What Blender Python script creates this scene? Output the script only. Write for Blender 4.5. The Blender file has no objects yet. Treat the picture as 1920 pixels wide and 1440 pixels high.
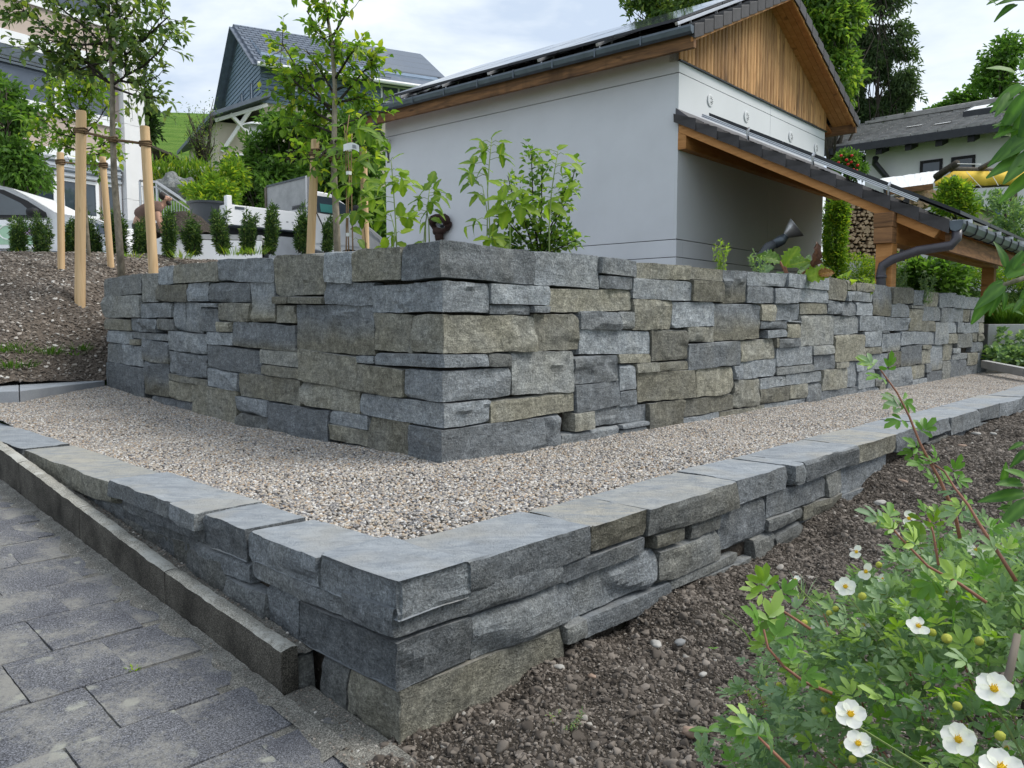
import bpy, math, random
import numpy as np
from mathutils import Vector, Matrix, Quaternion
SC = bpy.context.scene
COL = SC.collection
rad = math.radians
F, TH, CZ = 1450.0, math.atan(110 / 1450.0), 0.78

# ---------------------------------------------------------------- camera, sky, sun, exposure
cam = bpy.data.objects.new('camera', bpy.data.cameras.new('camera'))
COL.objects.link(cam)
cam.location = (0, 0, CZ)
cam.rotation_euler = (math.pi / 2 - TH, 0, 0)
cam.data.sensor_width = 36
cam.data.lens = 36 * F / 1920
cam.data.clip_start, cam.data.clip_end = 0.05, 2000
SC.camera = cam
SUN_EL, SUN_AZ = 50, 88          # azimuth from +Y towards +X
world = bpy.data.worlds.new('World')
SC.world = world
world.use_nodes = True
sun = bpy.data.objects.new('sun', bpy.data.lights.new('sun', 'SUN'))
COL.objects.link(sun)
sun.data.energy = 2.1
sun.data.angle = rad(30)
sun.data.color = (1.0, 0.95, 0.87)
e, z = rad(SUN_EL), rad(SUN_AZ)
sd = Vector((math.sin(z) * math.cos(e), math.cos(z) * math.cos(e), math.sin(e)))
sun.rotation_euler = sd.to_track_quat('Z', 'Y').to_euler()
sun.location = sd * 60
SC.view_settings.view_transform = 'Standard'
SC.view_settings.look = 'None'
SC.view_settings.exposure = 0.68
SC.view_settings.gamma = 1.0
SC.view_settings.use_curve_mapping = False
SC.cycles.max_bounces = 6
SC.cycles.use_denoising = True

class G:
    """small node-graph helper"""
    def __init__(s, tree): s.t = tree
    def n(s, typ, out=0, **kw):
        nd = s.t.nodes.new('ShaderNode' + typ)
        ins = kw.pop('i', {})
        for k, v in kw.items(): setattr(nd, k, v)
        for k, v in ins.items(): s.set(nd.inputs[k], v)
        return nd.outputs[out] if out is not None else nd
    def set(s, sock, v):
        if hasattr(v, 'is_output'): s.t.links.new(v, sock)
        else:
            if isinstance(v, (tuple, list)) and len(v) == 3 and sock.type == 'RGBA': v = (*v, 1)
            sock.default_value = v
    def mix(s, f, a, b, typ='MIX'):
        nd = s.t.nodes.new('ShaderNodeMix'); nd.data_type = 'RGBA'; nd.blend_type = typ
        s.set(nd.inputs[0], f); s.set(nd.inputs[6], a); s.set(nd.inputs[7], b)
        return nd.outputs[2]
    def math(s, op, a, b=0.0, c=0.0, clamp=False):
        nd = s.t.nodes.new('ShaderNodeMath'); nd.operation = op; nd.use_clamp = clamp
        s.set(nd.inputs[0], a); s.set(nd.inputs[1], b); s.set(nd.inputs[2], c)
        return nd.outputs[0]
    def noise(s, co, scale, detail=4, rough=0.55, out=0, dist=0.0):
        return s.n('TexNoise', out, i={'Vector': co, 'Scale': scale, 'Detail': detail, 'Roughness': rough, 'Distortion': dist})
    def ramp(s, f, *stops):
        nd = s.t.nodes.new('ShaderNodeValToRGB'); s.set(nd.inputs[0], f)
        els = nd.color_ramp.elements
        while len(els) > 1: els.remove(els[-1])
        for j, (p, c) in enumerate(stops):
            el = els[0] if j == 0 else els.new(p)
            el.position = p
            el.color = (c, c, c, 1) if isinstance(c, (int, float)) else (*c, 1)
        return nd.outputs[0]
    def remap(s, f, a, b, c=0.0, d=1.0):
        return s.n('MapRange', i={0: f, 1: a, 2: b, 3: c, 4: d})
    def vmul(s, v, m):
        return s.n('Mapping', i={'Vector': v, 'Scale': m})

def build_world():
    t = world.node_tree; t.nodes.clear(); g = G(t)
    sky = g.n('TexSky', sky_type='NISHITA', sun_disc=False, sun_elevation=rad(SUN_EL), sun_rotation=rad(SUN_AZ), altitude=700)
    d = g.n('TexCoord', 'Generated')
    sky_s = g.mix(1.0, sky, (0.12, 0.12, 0.12), 'MULTIPLY')
    n1 = g.noise(g.vmul(d, (1.2, 1.2, 2.6)), 1.9, 6, 0.52, dist=0.4)
    n2 = g.noise(g.vmul(d, (1.0, 1.0, 2.2)), 3.1, 6, 0.55, dist=0.3)
    cloud = g.mix(g.ramp(n2, (0.40, 0.0), (0.58, 1.0)), (0.40, 0.475, 0.585), (0.645, 0.69, 0.72))
    cover = g.ramp(n1, (0.26, 0.70), (0.48, 1.0))
    final = g.mix(cover, sky_s, cloud)
    bg = g.n('Background', i={'Color': final, 'Strength': 1.0})
    o = t.nodes.new('ShaderNodeOutputWorld'); t.links.new(bg, o.inputs[0])
build_world()

# ---------------------------------------------------------------- geometry helpers
W = {}
def ray(px, py):
    xc, yc = (px - 960) / F, -(py - 720) / F
    return np.array([xc, math.cos(TH) + yc * math.sin(TH), -math.sin(TH) + yc * math.cos(TH)])
CAM0 = np.array([0, 0, CZ])
def atz(px, py, z):
    d = ray(px, py); return d * ((z - CZ) / d[2]) + CAM0
def aty(px, py, Y):
    d = ray(px, py); return d * (Y / d[1]) + CAM0
def onplane(px, py, n, p0):
    d = ray(px, py); return CAM0 + d * (np.dot(n, p0 - CAM0) / np.dot(n, d))
def vnoise(p, seed=0):
    """3-D value noise in [-1,1], vectorised"""
    p = np.asarray(p, dtype=np.float64) + seed * 17.31
    i = np.floor(p).astype(np.int64); f = p - i; u = f * f * (3 - 2 * f)
    def h(ix, iy, iz):
        v = (ix * 374761393 + iy * 668265263 + iz * 2147483647) & 0xffffffff
        v = ((v ^ (v >> 13)) * 1274126177) & 0xffffffff
        v = ((v ^ (v >> 16)) * 2246822519) & 0xffffffff
        return ((v ^ (v >> 15)) & 0xffff) / 32767.5 - 1
    r = 0
    for a in (0, 1):
        for b in (0, 1):
            for c in (0, 1):
                w = (u[:, 0] if a else 1 - u[:, 0]) * (u[:, 1] if b else 1 - u[:, 1]) * (u[:, 2] if c else 1 - u[:, 2])
                r = r + w * h(i[:, 0] + a, i[:, 1] + b, i[:, 2] + c)
    return r
def fbm(p, seed=0, o=3):
    r, a, s = 0, 1.0, 1.0
    for k in range(o):
        r = r + a * vnoise(np.asarray(p) * s, seed + k); a *= .5; s *= 2.03
    return r

def base_of(parent):
    return W.get(parent.name, np.zeros(3)) if parent is not None else np.zeros(3)
def mesh_of(name, v, f, mats, smooth=False, attrs=None, fmat=None, sharp=None):
    me = bpy.data.meshes.new(name)
    v = np.asarray(v, dtype=np.float64)
    if isinstance(f, np.ndarray):
        k = f.shape[1]; n = f.shape[0]
        me.vertices.add(len(v)); me.vertices.foreach_set('co', v.astype(np.float32).ravel())
        me.loops.add(n * k); me.loops.foreach_set('vertex_index', f.astype(np.int32).ravel())
        me.polygons.add(n); me.polygons.foreach_set('loop_start', np.arange(0, n * k, k, dtype=np.int32))
        me.update(calc_edges=True)
    else:
        me.from_pydata(v.tolist(), [], [tuple(int(q) for q in x) for x in f])
    for m in (mats if isinstance(mats, (list, tuple)) else [mats]): me.materials.append(m)
    if fmat is not None: me.polygons.foreach_set('material_index', np.asarray(fmat, dtype=np.int32))
    me.polygons.foreach_set('use_smooth', np.full(len(me.polygons), bool(smooth)))
    if attrs:
        for k, a in attrs.items():
            at = me.attributes.new(k, 'FLOAT', 'POINT'); at.data.foreach_set('value', np.asarray(a, dtype=np.float32))
    if sharp is not None and smooth: me.set_sharp_from_angle(angle=rad(sharp))
    me.update()
    return me
def obj(name, v, f, mats, parent=None, smooth=False, org=None, bev=0, **kw):
    """link ONE mesh object; v are world coordinates (unless the parent is a prototype at the origin)"""
    pb = base_of(parent)
    v = np.asarray(v, dtype=np.float64)
    o0 = np.asarray(org, dtype=np.float64) if org is not None else (pb if parent is not None else v.mean(0) * np.array([1, 1, 0]) + np.array([0, 0, v[:, 2].min()]))
    me = mesh_of(name, v - o0, f, mats, smooth, **kw)
    o = bpy.data.objects.new(name, me); COL.objects.link(o)
    if parent is not None: o.parent = parent
    o.location = o0 - pb
    W[o.name] = o0
    if bev:
        b = o.modifiers.new('bevel', 'BEVEL'); b.width = bev; b.segments = 2; b.limit_method = 'ANGLE'
    return o
def tag(o, label=None, cat=None, group=None, kind=None):
    if label: o['label'] = label
    if cat: o['category'] = cat
    if group: o['group'] = group
    if kind: o['kind'] = kind
    return o
def thing(name, loc, label, cat, group=None):
    o = bpy.data.objects.new(name, None); COL.objects.link(o)
    o.empty_display_size = .2
    o.location = loc; W[o.name] = np.asarray(loc, dtype=np.float64)
    return tag(o, label, cat, group)
KIDS = {}
def copy_tree(o, loc, rz=0.0, s=1.0, label=None):
    kids = list(o.children)
    c = o.copy(); COL.objects.link(c)
    c.location = loc; c.rotation_euler = (0, 0, rz); c.scale = (s, s, s) if isinstance(s, (int, float)) else s
    W[c.name] = np.asarray(loc, dtype=np.float64)
    if label: c['label'] = label
    for k in kids:
        d = k.copy(); COL.objects.link(d); d.parent = c
        for q in k.children:
            e2 = q.copy(); COL.objects.link(e2); e2.parent = d
    return c

class MB:
    """collects shapes into one mesh"""
    def __init__(s): s.v = []; s.f = []
    def add(s, v, f):
        o = len(s.v); s.v += [tuple(map(float, q)) for q in v]; s.f += [tuple(int(i) + o for i in q) for q in f]; return s
    def hexa(s, p):      # 8 points: bottom ring then top ring
        return s.add(p, [(3, 2, 1, 0), (4, 5, 6, 7), (0, 1, 5, 4), (1, 2, 6, 5), (2, 3, 7, 6), (3, 0, 4, 7)])
    def box(s, lo, hi, fr=None):
        (a, b, c), (d, e, f) = lo, hi
        p = [(a, b, c), (d, b, c), (d, e, c), (a, e, c), (a, b, f), (d, b, f), (d, e, f), (a, e, f)]
        return s.hexa([fr(*q) for q in p] if fr else p)
    def beam(s, p, q, w, h, up=(0, 0, 1)):
        p, q, up = np.array(p, float), np.array(q, float), np.array(up, float)
        d = q - p; d /= np.linalg.norm(d); x = np.cross(d, up); x /= np.linalg.norm(x); u = np.cross(x, d)
        c = [(-w / 2, -h / 2), (w / 2, -h / 2), (w / 2, h / 2), (-w / 2, h / 2)]
        return s.hexa([p + x * a + u * b for a, b in c] + [q + x * a + u * b for a, b in c])
    def tube(s, pts, r, n=8, cap=True):
        pts = [np.array(q, float) for q in pts]; m = len(pts)
        r = r if isinstance(r, (list, tuple, np.ndarray)) else [r] * m
        o = len(s.v); ref = None
        for i in range(m):
            d = pts[min(i + 1, m - 1)] - pts[max(i - 1, 0)]; d /= (np.linalg.norm(d) + 1e-9)
            if ref is None:
                ref = np.cross(d, (0, 0, 1) if abs(d[2]) < .9 else (1, 0, 0))
            x = ref - d * np.dot(ref, d); x /= (np.linalg.norm(x) + 1e-9); ref = x; y = np.cross(d, x)
            for k in range(n):
                a = 2 * math.pi * k / n
                s.v.append(tuple(pts[i] + (x * math.cos(a) + y * math.sin(a)) * r[i]))
        for i in range(m - 1):
            for k in range(n):
                k2 = (k + 1) % n
                s.f.append((o + i * n + k, o + i * n + k2, o + (i + 1) * n + k2, o + (i + 1) * n + k))
        if cap:
            s.f.append(tuple(o + k for k in range(n))[::-1]); s.f.append(tuple(o + (m - 1) * n + k for k in range(n)))
        return s
    def lathe(s, prof, c=(0, 0, 0), n=16, axis=None):
        c = np.array(c, float); ax = np.array(axis if axis is not None else (0, 0, 1), float); ax /= np.linalg.norm(ax)
        x = np.cross(ax, (0, 1, 0) if abs(ax[1]) < .9 else (1, 0, 0)); x /= np.linalg.norm(x); y = np.cross(ax, x)
        o = len(s.v)
        for r, h in prof:
            for k in range(n):
                a = 2 * math.pi * k / n
                s.v.append(tuple(c + ax * h + (x * math.cos(a) + y * math.sin(a)) * r))
        for i in range(len(prof) - 1):
            for k in range(n):
                k2 = (k + 1) % n
                s.f.append((o + i * n + k, o + i * n + k2, o + (i + 1) * n + k2, o + (i + 1) * n + k))
        return s
    def prism(s, poly, ext):   # polygon (3-D points, in order) extruded by vector
        n = len(poly); e = np.array(ext, float); p = [np.array(q, float) for q in poly]
        return s.add(p + [q + e for q in p], [tuple(range(n))[::-1], tuple(range(n, 2 * n))] + [(i, (i + 1) % n, n + (i + 1) % n, n + i) for i in range(n)])
    def out(s, name, m, parent=None, **kw): return obj(name, s.v, s.f, m, parent, **kw)

# ---------------------------------------------------------------- leaves
def leaf_mesh(P, D, N, L, Wd, full=True, droop=.15, fold=.18, rnd=None, rounded=False):
    """many leaves as one mesh; P base, D direction, N normal hint (n,3); returns verts, faces, rnd"""
    n = len(P)
    P, D, N = (np.asarray(a, float) for a in (P, D, N))
    L = np.broadcast_to(np.asarray(L, float), (n,))[:, None]; Wd = np.broadcast_to(np.asarray(Wd, float), (n,))[:, None]
    D = D / (np.linalg.norm(D, axis=1, keepdims=True) + 1e-9)
    S = np.cross(D, N); S /= (np.linalg.norm(S, axis=1, keepdims=True) + 1e-9); U = np.cross(S, D)
    if full:
        prof = [(0, 0, 0), (.3, .5, 1), (.62, .42, 1), (1, 0, 0), (.62, -.42, 1), (.3, -.5, 1), (.3, 0, 0), (.64, 0, 0)]
        if rounded: prof = [(0, 0, 0), (.38, .42, 1), (.80, .46, 1), (1, 0, 0), (.80, -.46, 1), (.38, -.42, 1), (.38, 0, 0), (.80, 0, 0)]
        F6 = np.array([[0, 6, 1, 1], [0, 5, 6, 6], [1, 6, 7, 2], [6, 5, 4, 7], [2, 7, 3, 3], [7, 4, 3, 3]])
        vs = []
        for a, b, c in prof:
            vs.append(P + D * L * a + S * Wd * b + U * (Wd * fold * abs(b) * 2 * c - L * droop * a * a))
        V = np.stack(vs, 1).reshape(-1, 3)
        tris = [(0, 6, 1), (0, 5, 6), (1, 6, 7), (1, 7, 2), (6, 5, 4), (6, 4, 7), (2, 7, 3), (7, 4, 3)]
        k = 8
    else:
        vs = [P, P + D * L * .5 + S * Wd * .5 + U * Wd * fold, P + D * L - U * L * droop, P + D * L * .5 - S * Wd * .5 + U * Wd * fold]
        V = np.stack(vs, 1).reshape(-1, 3)
        tris = [(0, 2, 1), (0, 3, 2)]; k = 4
    T = (np.arange(n)[:, None, None] * k + np.array(tris)[None]).reshape(-1, 3)
    rnd = np.random.rand(n) if rnd is None else rnd
    return V, T, np.repeat(rnd, k)
def unit(n, rng=np.random):
    v = rng.normal(size=(n, 3)); return v / np.linalg.norm(v, axis=1, keepdims=True)
np.random.seed(5); random.seed(5)
# ---------------------------------------------------------------- materials
MATS = {}
def newmat(name):
    m = bpy.data.materials.new(name); m.use_nodes = True; t = m.node_tree; t.nodes.clear(); g = G(t)
    o = t.nodes.new('ShaderNodeOutputMaterial'); MATS[name] = m
    return m, g, o
def finish(g, o, col, rough=.8, bump=None, bdist=.01, bstr=.6, metal=0.0, spec=.3, extra=None):
    ins = {'Base Color': col, 'Roughness': rough, 'Metallic': metal, 'Specular IOR Level': spec}
    if bump is not None:
        ins['Normal'] = g.n('Bump', i={'Strength': bstr, 'Distance': bdist, 'Height': bump})
    if extra: ins.update(extra)
    b = g.n('BsdfPrincipled', i=ins)
    g.t.links.new(b, o.inputs[0])
def plain(name, col, rough=.6, var=.12, scale=8, metal=0.0, bump=.002, spec=.35, bscale=60, streak=None):
    m, g, o = newmat(name)
    co = g.n('TexCoord', 'Object')
    n = g.noise(co, scale, 5)
    c = g.mix(g.ramp(n, (.3, 0.), (.7, 1.)), tuple(x * (1 - var) for x in col), tuple(min(1, x * (1 + var)) for x in col))
    rv = g.remap(g.n('ObjectInfo', 'Random'), 0, 1, 1 - var * .6, 1 + var * .6)
    c = g.mix(1.0, c, g.n('CombineColor', i={0: rv, 1: rv, 2: rv}), 'MULTIPLY')
    finish(g, o, c, rough, g.noise(co, bscale, 4), bump, .5, metal, spec)
    return m
def wood(name, c1, c2, along=(1, 1, .06), scale=28, rough=.65, stain=0.0, var=.25):
    m, g, o = newmat(name)
    co = g.n('TexCoord', 'Object')
    r = g.n('ObjectInfo', 'Random')
    off = g.n('VectorMath', operation='ADD', i={0: co, 1: g.n('CombineXYZ', i={0: g.math('MULTIPLY', r, 31.), 1: g.math('MULTIPLY', r, 17.), 2: g.math('MULTIPLY', r, 9.)})})
    n = g.noise(g.vmul(off, along), scale, 5, .6, dist=.6)
    c = g.mix(g.ramp(n, (.32, 0.), (.68, 1.)), c1, c2)
    knots = g.ramp(g.noise(g.vmul(off, tuple(max(a, .35) for a in along)), 9, 1), (.70, 0.), (.76, 1.))
    c = g.mix(g.math('MULTIPLY', knots, .6), c, tuple(x * .35 for x in c1))
    rv = g.remap(r, 0, 1, 1 - var, 1 + var)
    c = g.mix(1.0, c, g.n('CombineColor', i={0: rv, 1: rv, 2: rv}), 'MULTIPLY')
    if stain:
        s = g.ramp(g.noise(g.vmul(g.n('NewGeometry', 'Position'), (1, 1, .25)), 3.0, 5), (.55, 0.), (.70, stain))
        c = g.mix(s, c, (.06, .035, .02))
    finish(g, o, c, rough, n, .003, .4, spec=.25)
    return m
def leafmat(name, c1, c2, tr=.45, rough=.5, c3=None):
    m, g, o = newmat(name)
    a = g.n('Attribute', 'Fac', attribute_name='rnd')
    stops = [(0., c1), (.75, c2)] + ([(.97, c3)] if c3 else [])
    c = g.ramp(a, *stops)
    co = g.n('TexCoord', 'Object')
    c = g.mix(g.math('MULTIPLY', g.noise(co, 3.0, 3), .35), c, tuple(x * .55 for x in c1))
    b = g.n('BsdfPrincipled', i={'Base Color': c, 'Roughness': rough, 'Specular IOR Level': .35})
    t = g.n('BsdfTranslucent', i={'Color': g.mix(1.0, c, (1.5, 1.6, .75), 'MULTIPLY')})
    mx = g.n('MixShader', i={0: tr, 1: b, 2: t})
    g.t.links.new(mx, o.inputs[0])
    return m

def stone_material(name, cap=False, tone=1.0):
    m, g, o = newmat(name)
    co0 = g.n('TexCoord', 'Object')
    r = g.n('ObjectInfo', 'Random')
    co = g.n('VectorMath', operation='ADD', i={0: co0, 1: g.n('CombineXYZ', i={0: g.math('MULTIPLY', r, 57.), 1: g.math('MULTIPLY', r, 23.), 2: g.math('MULTIPLY', r, 11.)})})
    ol = g.n('Attribute', 'Fac', attribute_name='olive')
    n1 = g.noise(co, 5, 5, .6); n2 = g.noise(co, 26, 6, .65); n3 = g.noise(co, 120, 4, .7)
    f = g.math('ADD', ol, g.math('MULTIPLY', g.math('SUBTRACT', n1, .5), .7), clamp=True)
    n4 = g.noise(co, 60, 8, .75)
    blue = g.mix(g.ramp(n2, (.3, 0.), (.7, 1.)), (.165, .184, .202), (.265, .285, .302))
    olive = g.mix(g.ramp(n2, (.3, 0.), (.7, 1.)), (.148, .143, .114), (.272, .262, .212))
    c = g.mix(f, blue, olive)
    rv = g.remap(r, 0, 1, .70 * tone, 1.44 * tone)
    c = g.mix(1.0, c, g.n('CombineColor', i={0: rv, 1: rv, 2: rv}), 'MULTIPLY')
    c = g.mix(1.0, c, g.ramp(n4, (.34, .64), (.5, 1.0), (.66, 1.38)), 'MULTIPLY')
    n5 = g.noise(co, 13, 5, .62, dist=.5)
    c = g.mix(1.0, c, g.ramp(n5, (.36, .86), (.5, 1.0), (.64, 1.15)), 'MULTIPLY')
    stk = g.noise(g.n('Mapping', i={'Vector': co, 'Rotation': (.5, .9, .7), 'Scale': (9., 9., 60.)}), 1.0, 4, .6)
    c = g.mix(1.0, c, g.ramp(stk, (.35, .88), (.5, 1.0), (.66, 1.14)), 'MULTIPLY')
    c = g.mix(1.0, c, g.ramp(n3, (.3, .72), (.5, 1.0), (.75, 1.4)), 'MULTIPLY')
    # pale bruises and scratches left by the mason's hammer
    sc = g.ramp(g.noise(g.vmul(co, (1, 1, 2.2)), 16, 7, .78, dist=1.8), (.60, 0.), (.67, .5))
    c = g.mix(sc, c, (.40, .41, .41))
    # upward faces: sky light painted into the colour, with a dusty tone
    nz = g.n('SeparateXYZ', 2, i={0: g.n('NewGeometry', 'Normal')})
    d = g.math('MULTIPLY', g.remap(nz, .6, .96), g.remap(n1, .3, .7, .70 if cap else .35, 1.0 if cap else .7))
    top_light = g.mix(f, (.345, .375, .41), (.40, .385, .34))
    top_light = g.mix(g.ramp(g.noise(g.vmul(co, (1, 2.5, 1)), 5, 8, .72, dist=1.2), (.38, 0.), (.62, 1.)), top_light, (.24, .265, .295))
    top_light = g.mix(g.ramp(g.noise(co, 2.2, 3), (.5, 0.), (.68, .55)), top_light, (.40, .375, .32))
    top_light = g.mix(g.ramp(g.noise(g.vmul(co, (1.5, 7, 1)), 6, 6, .75, dist=1.5), (.63, 0.), (.67, .8)), top_light, (.12, .135, .15))
    c = g.mix(d, c, top_light)
    # split face relief: stepped ledges plus grain
    wv = g.noise(g.vmul(co, (1, 1, 1.8)), 9, 9, .72, dist=.8)
    ridge = g.math('ABSOLUTE', g.math('SUBTRACT', g.noise(co, 15, 6, .7), .5))
    h = g.math('ADD', g.math('ADD', g.math('MULTIPLY', wv, 1.0), g.math('MULTIPLY', ridge, .9)), g.math('ADD', g.math('MULTIPLY', n4, .55), g.math('MULTIPLY', n3, .22)))
    if cap:
        k = g.remap(nz, .6, .95, 1.0, .45); h = g.math('MULTIPLY', h, k)
    h = g.math('ADD', h, g.math('MULTIPLY', stk, .25))
    finish(g, o, c, .85, h, .030, .8, spec=.2)
    return m
def concrete(name, c1, c2, rough=.85, scale=5, speck=.0, spot=None, spot2=None):
    m, g, o = newmat(name)
    co0 = g.n('TexCoord', 'Object'); r = g.n('ObjectInfo', 'Random')
    co = g.n('VectorMath', operation='ADD', i={0: co0, 1: g.n('CombineXYZ', i={0: g.math('MULTIPLY', r, 41.), 1: g.math('MULTIPLY', r, 13.), 2: 0.})})
    n = g.noise(co, scale, 6, .6)
    c = g.mix(g.ramp(n, (.3, 0.), (.7, 1.)), c1, c2)
    gr = g.noise(co, 190, 3, .75)
    c = g.mix(1.0, c, g.ramp(gr, (.28, 1 - speck * 1.2), (.5, 1.0), (.72, 1 + speck * 2.2)), 'MULTIPLY')
    if spot:
        # lichen: roundish pale patches of different sizes
        vo = g.n('TexVoronoi', 'Distance', i={'Vector': co, 'Scale': 8.5, 'Randomness': 1.})
        nz = g.math('MULTIPLY', g.noise(co, 26, 6, .7), .55)
        k = g.ramp(g.math('ADD', vo, nz), (.44, .8), (.56, 0.))
        k = g.math('MULTIPLY', k, g.ramp(g.noise(co, 5.2, 2), (.46, 0.), (.56, 1.)))
        c = g.mix(k, c, spot)
        k2 = g.ramp(g.math('ADD', g.noise(co, 3.6, 5, .6), g.math('MULTIPLY', g.math('SUBTRACT', g.noise(co, 55, 5, .75), .5), .55)), (.47, 0.), (.66, .85))
        c = g.mix(k2, c, spot2 or spot)
    finish(g, o, c, rough, g.math('ADD', g.math('MULTIPLY', gr, .7), n), .006, .6)
    return m

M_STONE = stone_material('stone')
M_PAVER = concrete('paver_concrete', (.072, .075, .088), (.120, .123, .134), speck=1.0, spot=(.33, .335, .29), spot2=(.235, .23, .212))
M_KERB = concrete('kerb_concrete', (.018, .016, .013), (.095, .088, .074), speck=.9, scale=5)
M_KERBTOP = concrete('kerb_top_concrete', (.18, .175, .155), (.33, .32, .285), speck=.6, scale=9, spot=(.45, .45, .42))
M_CONC = concrete('light_concrete', (.34, .345, .35), (.45, .455, .46), speck=.12)
M_SLAB = concrete('slab_stone', (.26, .28, .31), (.34, .36, .39), speck=.1)
M_JOINT = concrete('joint_dirt', (.10, .097, .088), (.18, .175, .158), speck=.8, scale=14)
M_RENDER = plain('grey_render', (.68, .695, .735), .9, .05, 1.2, bump=.004, bscale=220)
M_PANEL = plain('pale_concrete_panel', (.64, .66, .69), .8, .03, 1.0, bump=.001)
M_WHITE = plain('white_plaster', (.74, .74, .75), .9, .04, 1.5, bump=.003)
M_CREAM = plain('cream_plaster', (.50, .45, .37), .9, .06, 1.5)
M_BEIGE = plain('beige_plaster', (.47, .39, .34), .9, .05, 1.5)
M_WPAINT = plain('white_paint', (.80, .81, .83), .35, .02, 2, spec=.5)
M_GREYMET = plain('zinc_grey', (.10, .12, .14), .35, .15, 6, metal=.55)
M_DARKMET = plain('dark_metal', (.03, .032, .036), .4, .15, 6, metal=.3)
M_ALU = plain('aluminium', (.62, .63, .65), .32, .06, 6, metal=.9)
M_TILE = plain('brown_black_tile', (.050, .046, .048), .55, .30, 7, bump=.003, bscale=90)
M_PIPE = plain('dark_pipe', (.055, .05, .06), .38, .15, 6, spec=.5)
M_BLACK = plain('black', (.012, .012, .014), .6, .2, 5)
M_RUBBER = plain('rubber', (.02, .02, .02), .85, .2, 8)
M_SLATE = plain('blue_grey_shingle', (.13, .155, .20), .7, .18, 3)
M_BOARDBLUE = plain('blue_grey_boarding', (.16, .215, .29), .7, .15, 3)
M_ROOFGREY = plain('grey_roof_tile', (.25, .245, .24), .85, .28, 4, bump=.01, bscale=30)
M_YELLOW = plain('yellow_cloth', (.68, .47, .06), .85, .08, 3)
M_SHUTTER = plain('blue_shutter', (.09, .15, .20), .6, .1, 4)
M_ROPE = plain('brown_rope', (.16, .105, .06), .95, .25, 30, bump=.006, bscale=120)
M_CLOTH = plain('brown_cloth', (.040, .022, .018), .95, .25, 14, bump=.006)
M_SHIRT = plain('brown_shirt', (.15, .095, .078), .95, .15, 14)
M_TROUSER = plain('dark_trousers', (.06, .055, .05), .95, .15, 14)
M_SKIN = plain('skin', (.48, .28, .20), .6, .06, 10)
M_HAIR = plain('dark_hair', (.035, .028, .024), .8, .2, 40)
M_TUB = plain('dark_grey_plastic', (.075, .083, .095), .5, .1, 5)
M_PLASTW = plain('white_label', (.78, .79, .80), .5, .03, 5)
M_TEAL = plain('teal_plastic', (.02, .16, .15), .5, .1, 5)
M_GREEN = plain('printed_green', (.36, .55, .40), .4, .1, 5)
M_VIOLET = plain('printed_violet', (.50, .32, .56), .4, .1, 5)
M_PRINT = plain('printed_grey', (.35, .36, .38), .5, .05, 5)
M_BLUEPRINT = plain('printed_blue', (.10, .17, .30), .6, .05, 5)
M_BARK = wood('bark', (.15, .13, .10), (.33, .29, .23), (1, 1, .5), 30, .9)
M_DBARK = wood('dark_bark', (.025, .022, .018), (.07, .06, .048), (1, 1, .4), 24, .9)
M_STAKE = wood('stake_wood', (.52, .35, .19), (.68, .49, .29), (1, 1, .05), 30, .75, var=.08)
M_PLANK = wood('gable_plank', (.33, .165, .065), (.60, .35, .155), (1, 1, .07), 34, .65, stain=.7)
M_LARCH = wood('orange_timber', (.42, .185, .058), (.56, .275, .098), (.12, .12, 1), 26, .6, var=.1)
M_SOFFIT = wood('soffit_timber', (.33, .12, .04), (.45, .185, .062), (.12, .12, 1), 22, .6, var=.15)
M_OLDWOOD = wood('weathered_timber', (.12, .065, .035), (.30, .155, .07), (.1, .1, 1), 22, .8, stain=.6)
M_GREYWOOD = wood('grey_timber', (.10, .085, .07), (.22, .19, .155), (.3, .3, .3), 20, .9)
M_LOGEND = plain('split_log', (.42, .31, .20), .9, .30, 20, bump=.004)
M_CANE = plain('dry_cane', (.30, .19, .11), .85, .25, 20)
M_STEM = plain('green_stem', (.20, .27, .09), .7, .2, 20)
M_REDSTEM = plain('red_stem', (.24, .105, .065), .6, .25, 20)
M_PETAL = leafmat('white_petal', (.82, .82, .80), (.86, .86, .84), .25)
M_POLLEN = plain('yellow_centre', (.72, .47, .02), .8, .2, 60)
M_BUD = plain('yellow_green_bud', (.40, .42, .06), .6, .2, 40)
M_ROSE = plain('red_rose', (.55, .015, .02), .6, .2, 30)
LF_MID = leafmat('leaf_mid_green', (0.054, 0.132, 0.028), (0.147, 0.271, 0.054))
LF_TREE = leafmat('leaf_grey_green', (0.072, 0.136, 0.045), (0.176, 0.264, 0.088), .35, c3=(0.352, 0.432, 0.080))
LF_YOUNG = leafmat('leaf_young_green', (0.094, 0.196, 0.029), (0.232, 0.370, 0.051), .5, c3=(0.478, 0.522, 0.043))
LF_BRIGHT = leafmat('leaf_yellow_green', (0.184, 0.322, 0.034), (0.391, 0.517, 0.063), .5)
LF_DARK = leafmat('leaf_dark_green', (0.014, 0.036, 0.013), (0.042, 0.087, 0.022), .2)
LF_YEW = leafmat('leaf_yew_green', (0.030, 0.073, 0.025), (0.131, 0.231, 0.062), .28, c3=(0.300, 0.400, 0.100))
LF_CONIF = leafmat('leaf_conifer', (0.039, 0.081, 0.034), (0.124, 0.189, 0.075), .3)
LF_BLUE = leafmat('leaf_blue_green', (0.113, 0.209, 0.113), (0.299, 0.434, 0.232), .35, c3=(0.448, 0.628, 0.135))
LF_CURR = leafmat('leaf_currant', (0.065, 0.145, 0.029), (0.203, 0.334, 0.065), .45, c3=(0.377, 0.478, 0.072))
LF_GRASS = leafmat('blade_green', (.040, .115, .016), (.12, .23, .035), .4)
LF_RUST = leafmat('leaf_rust', (.20, .09, .02), (.45, .24, .03), .4)
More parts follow.
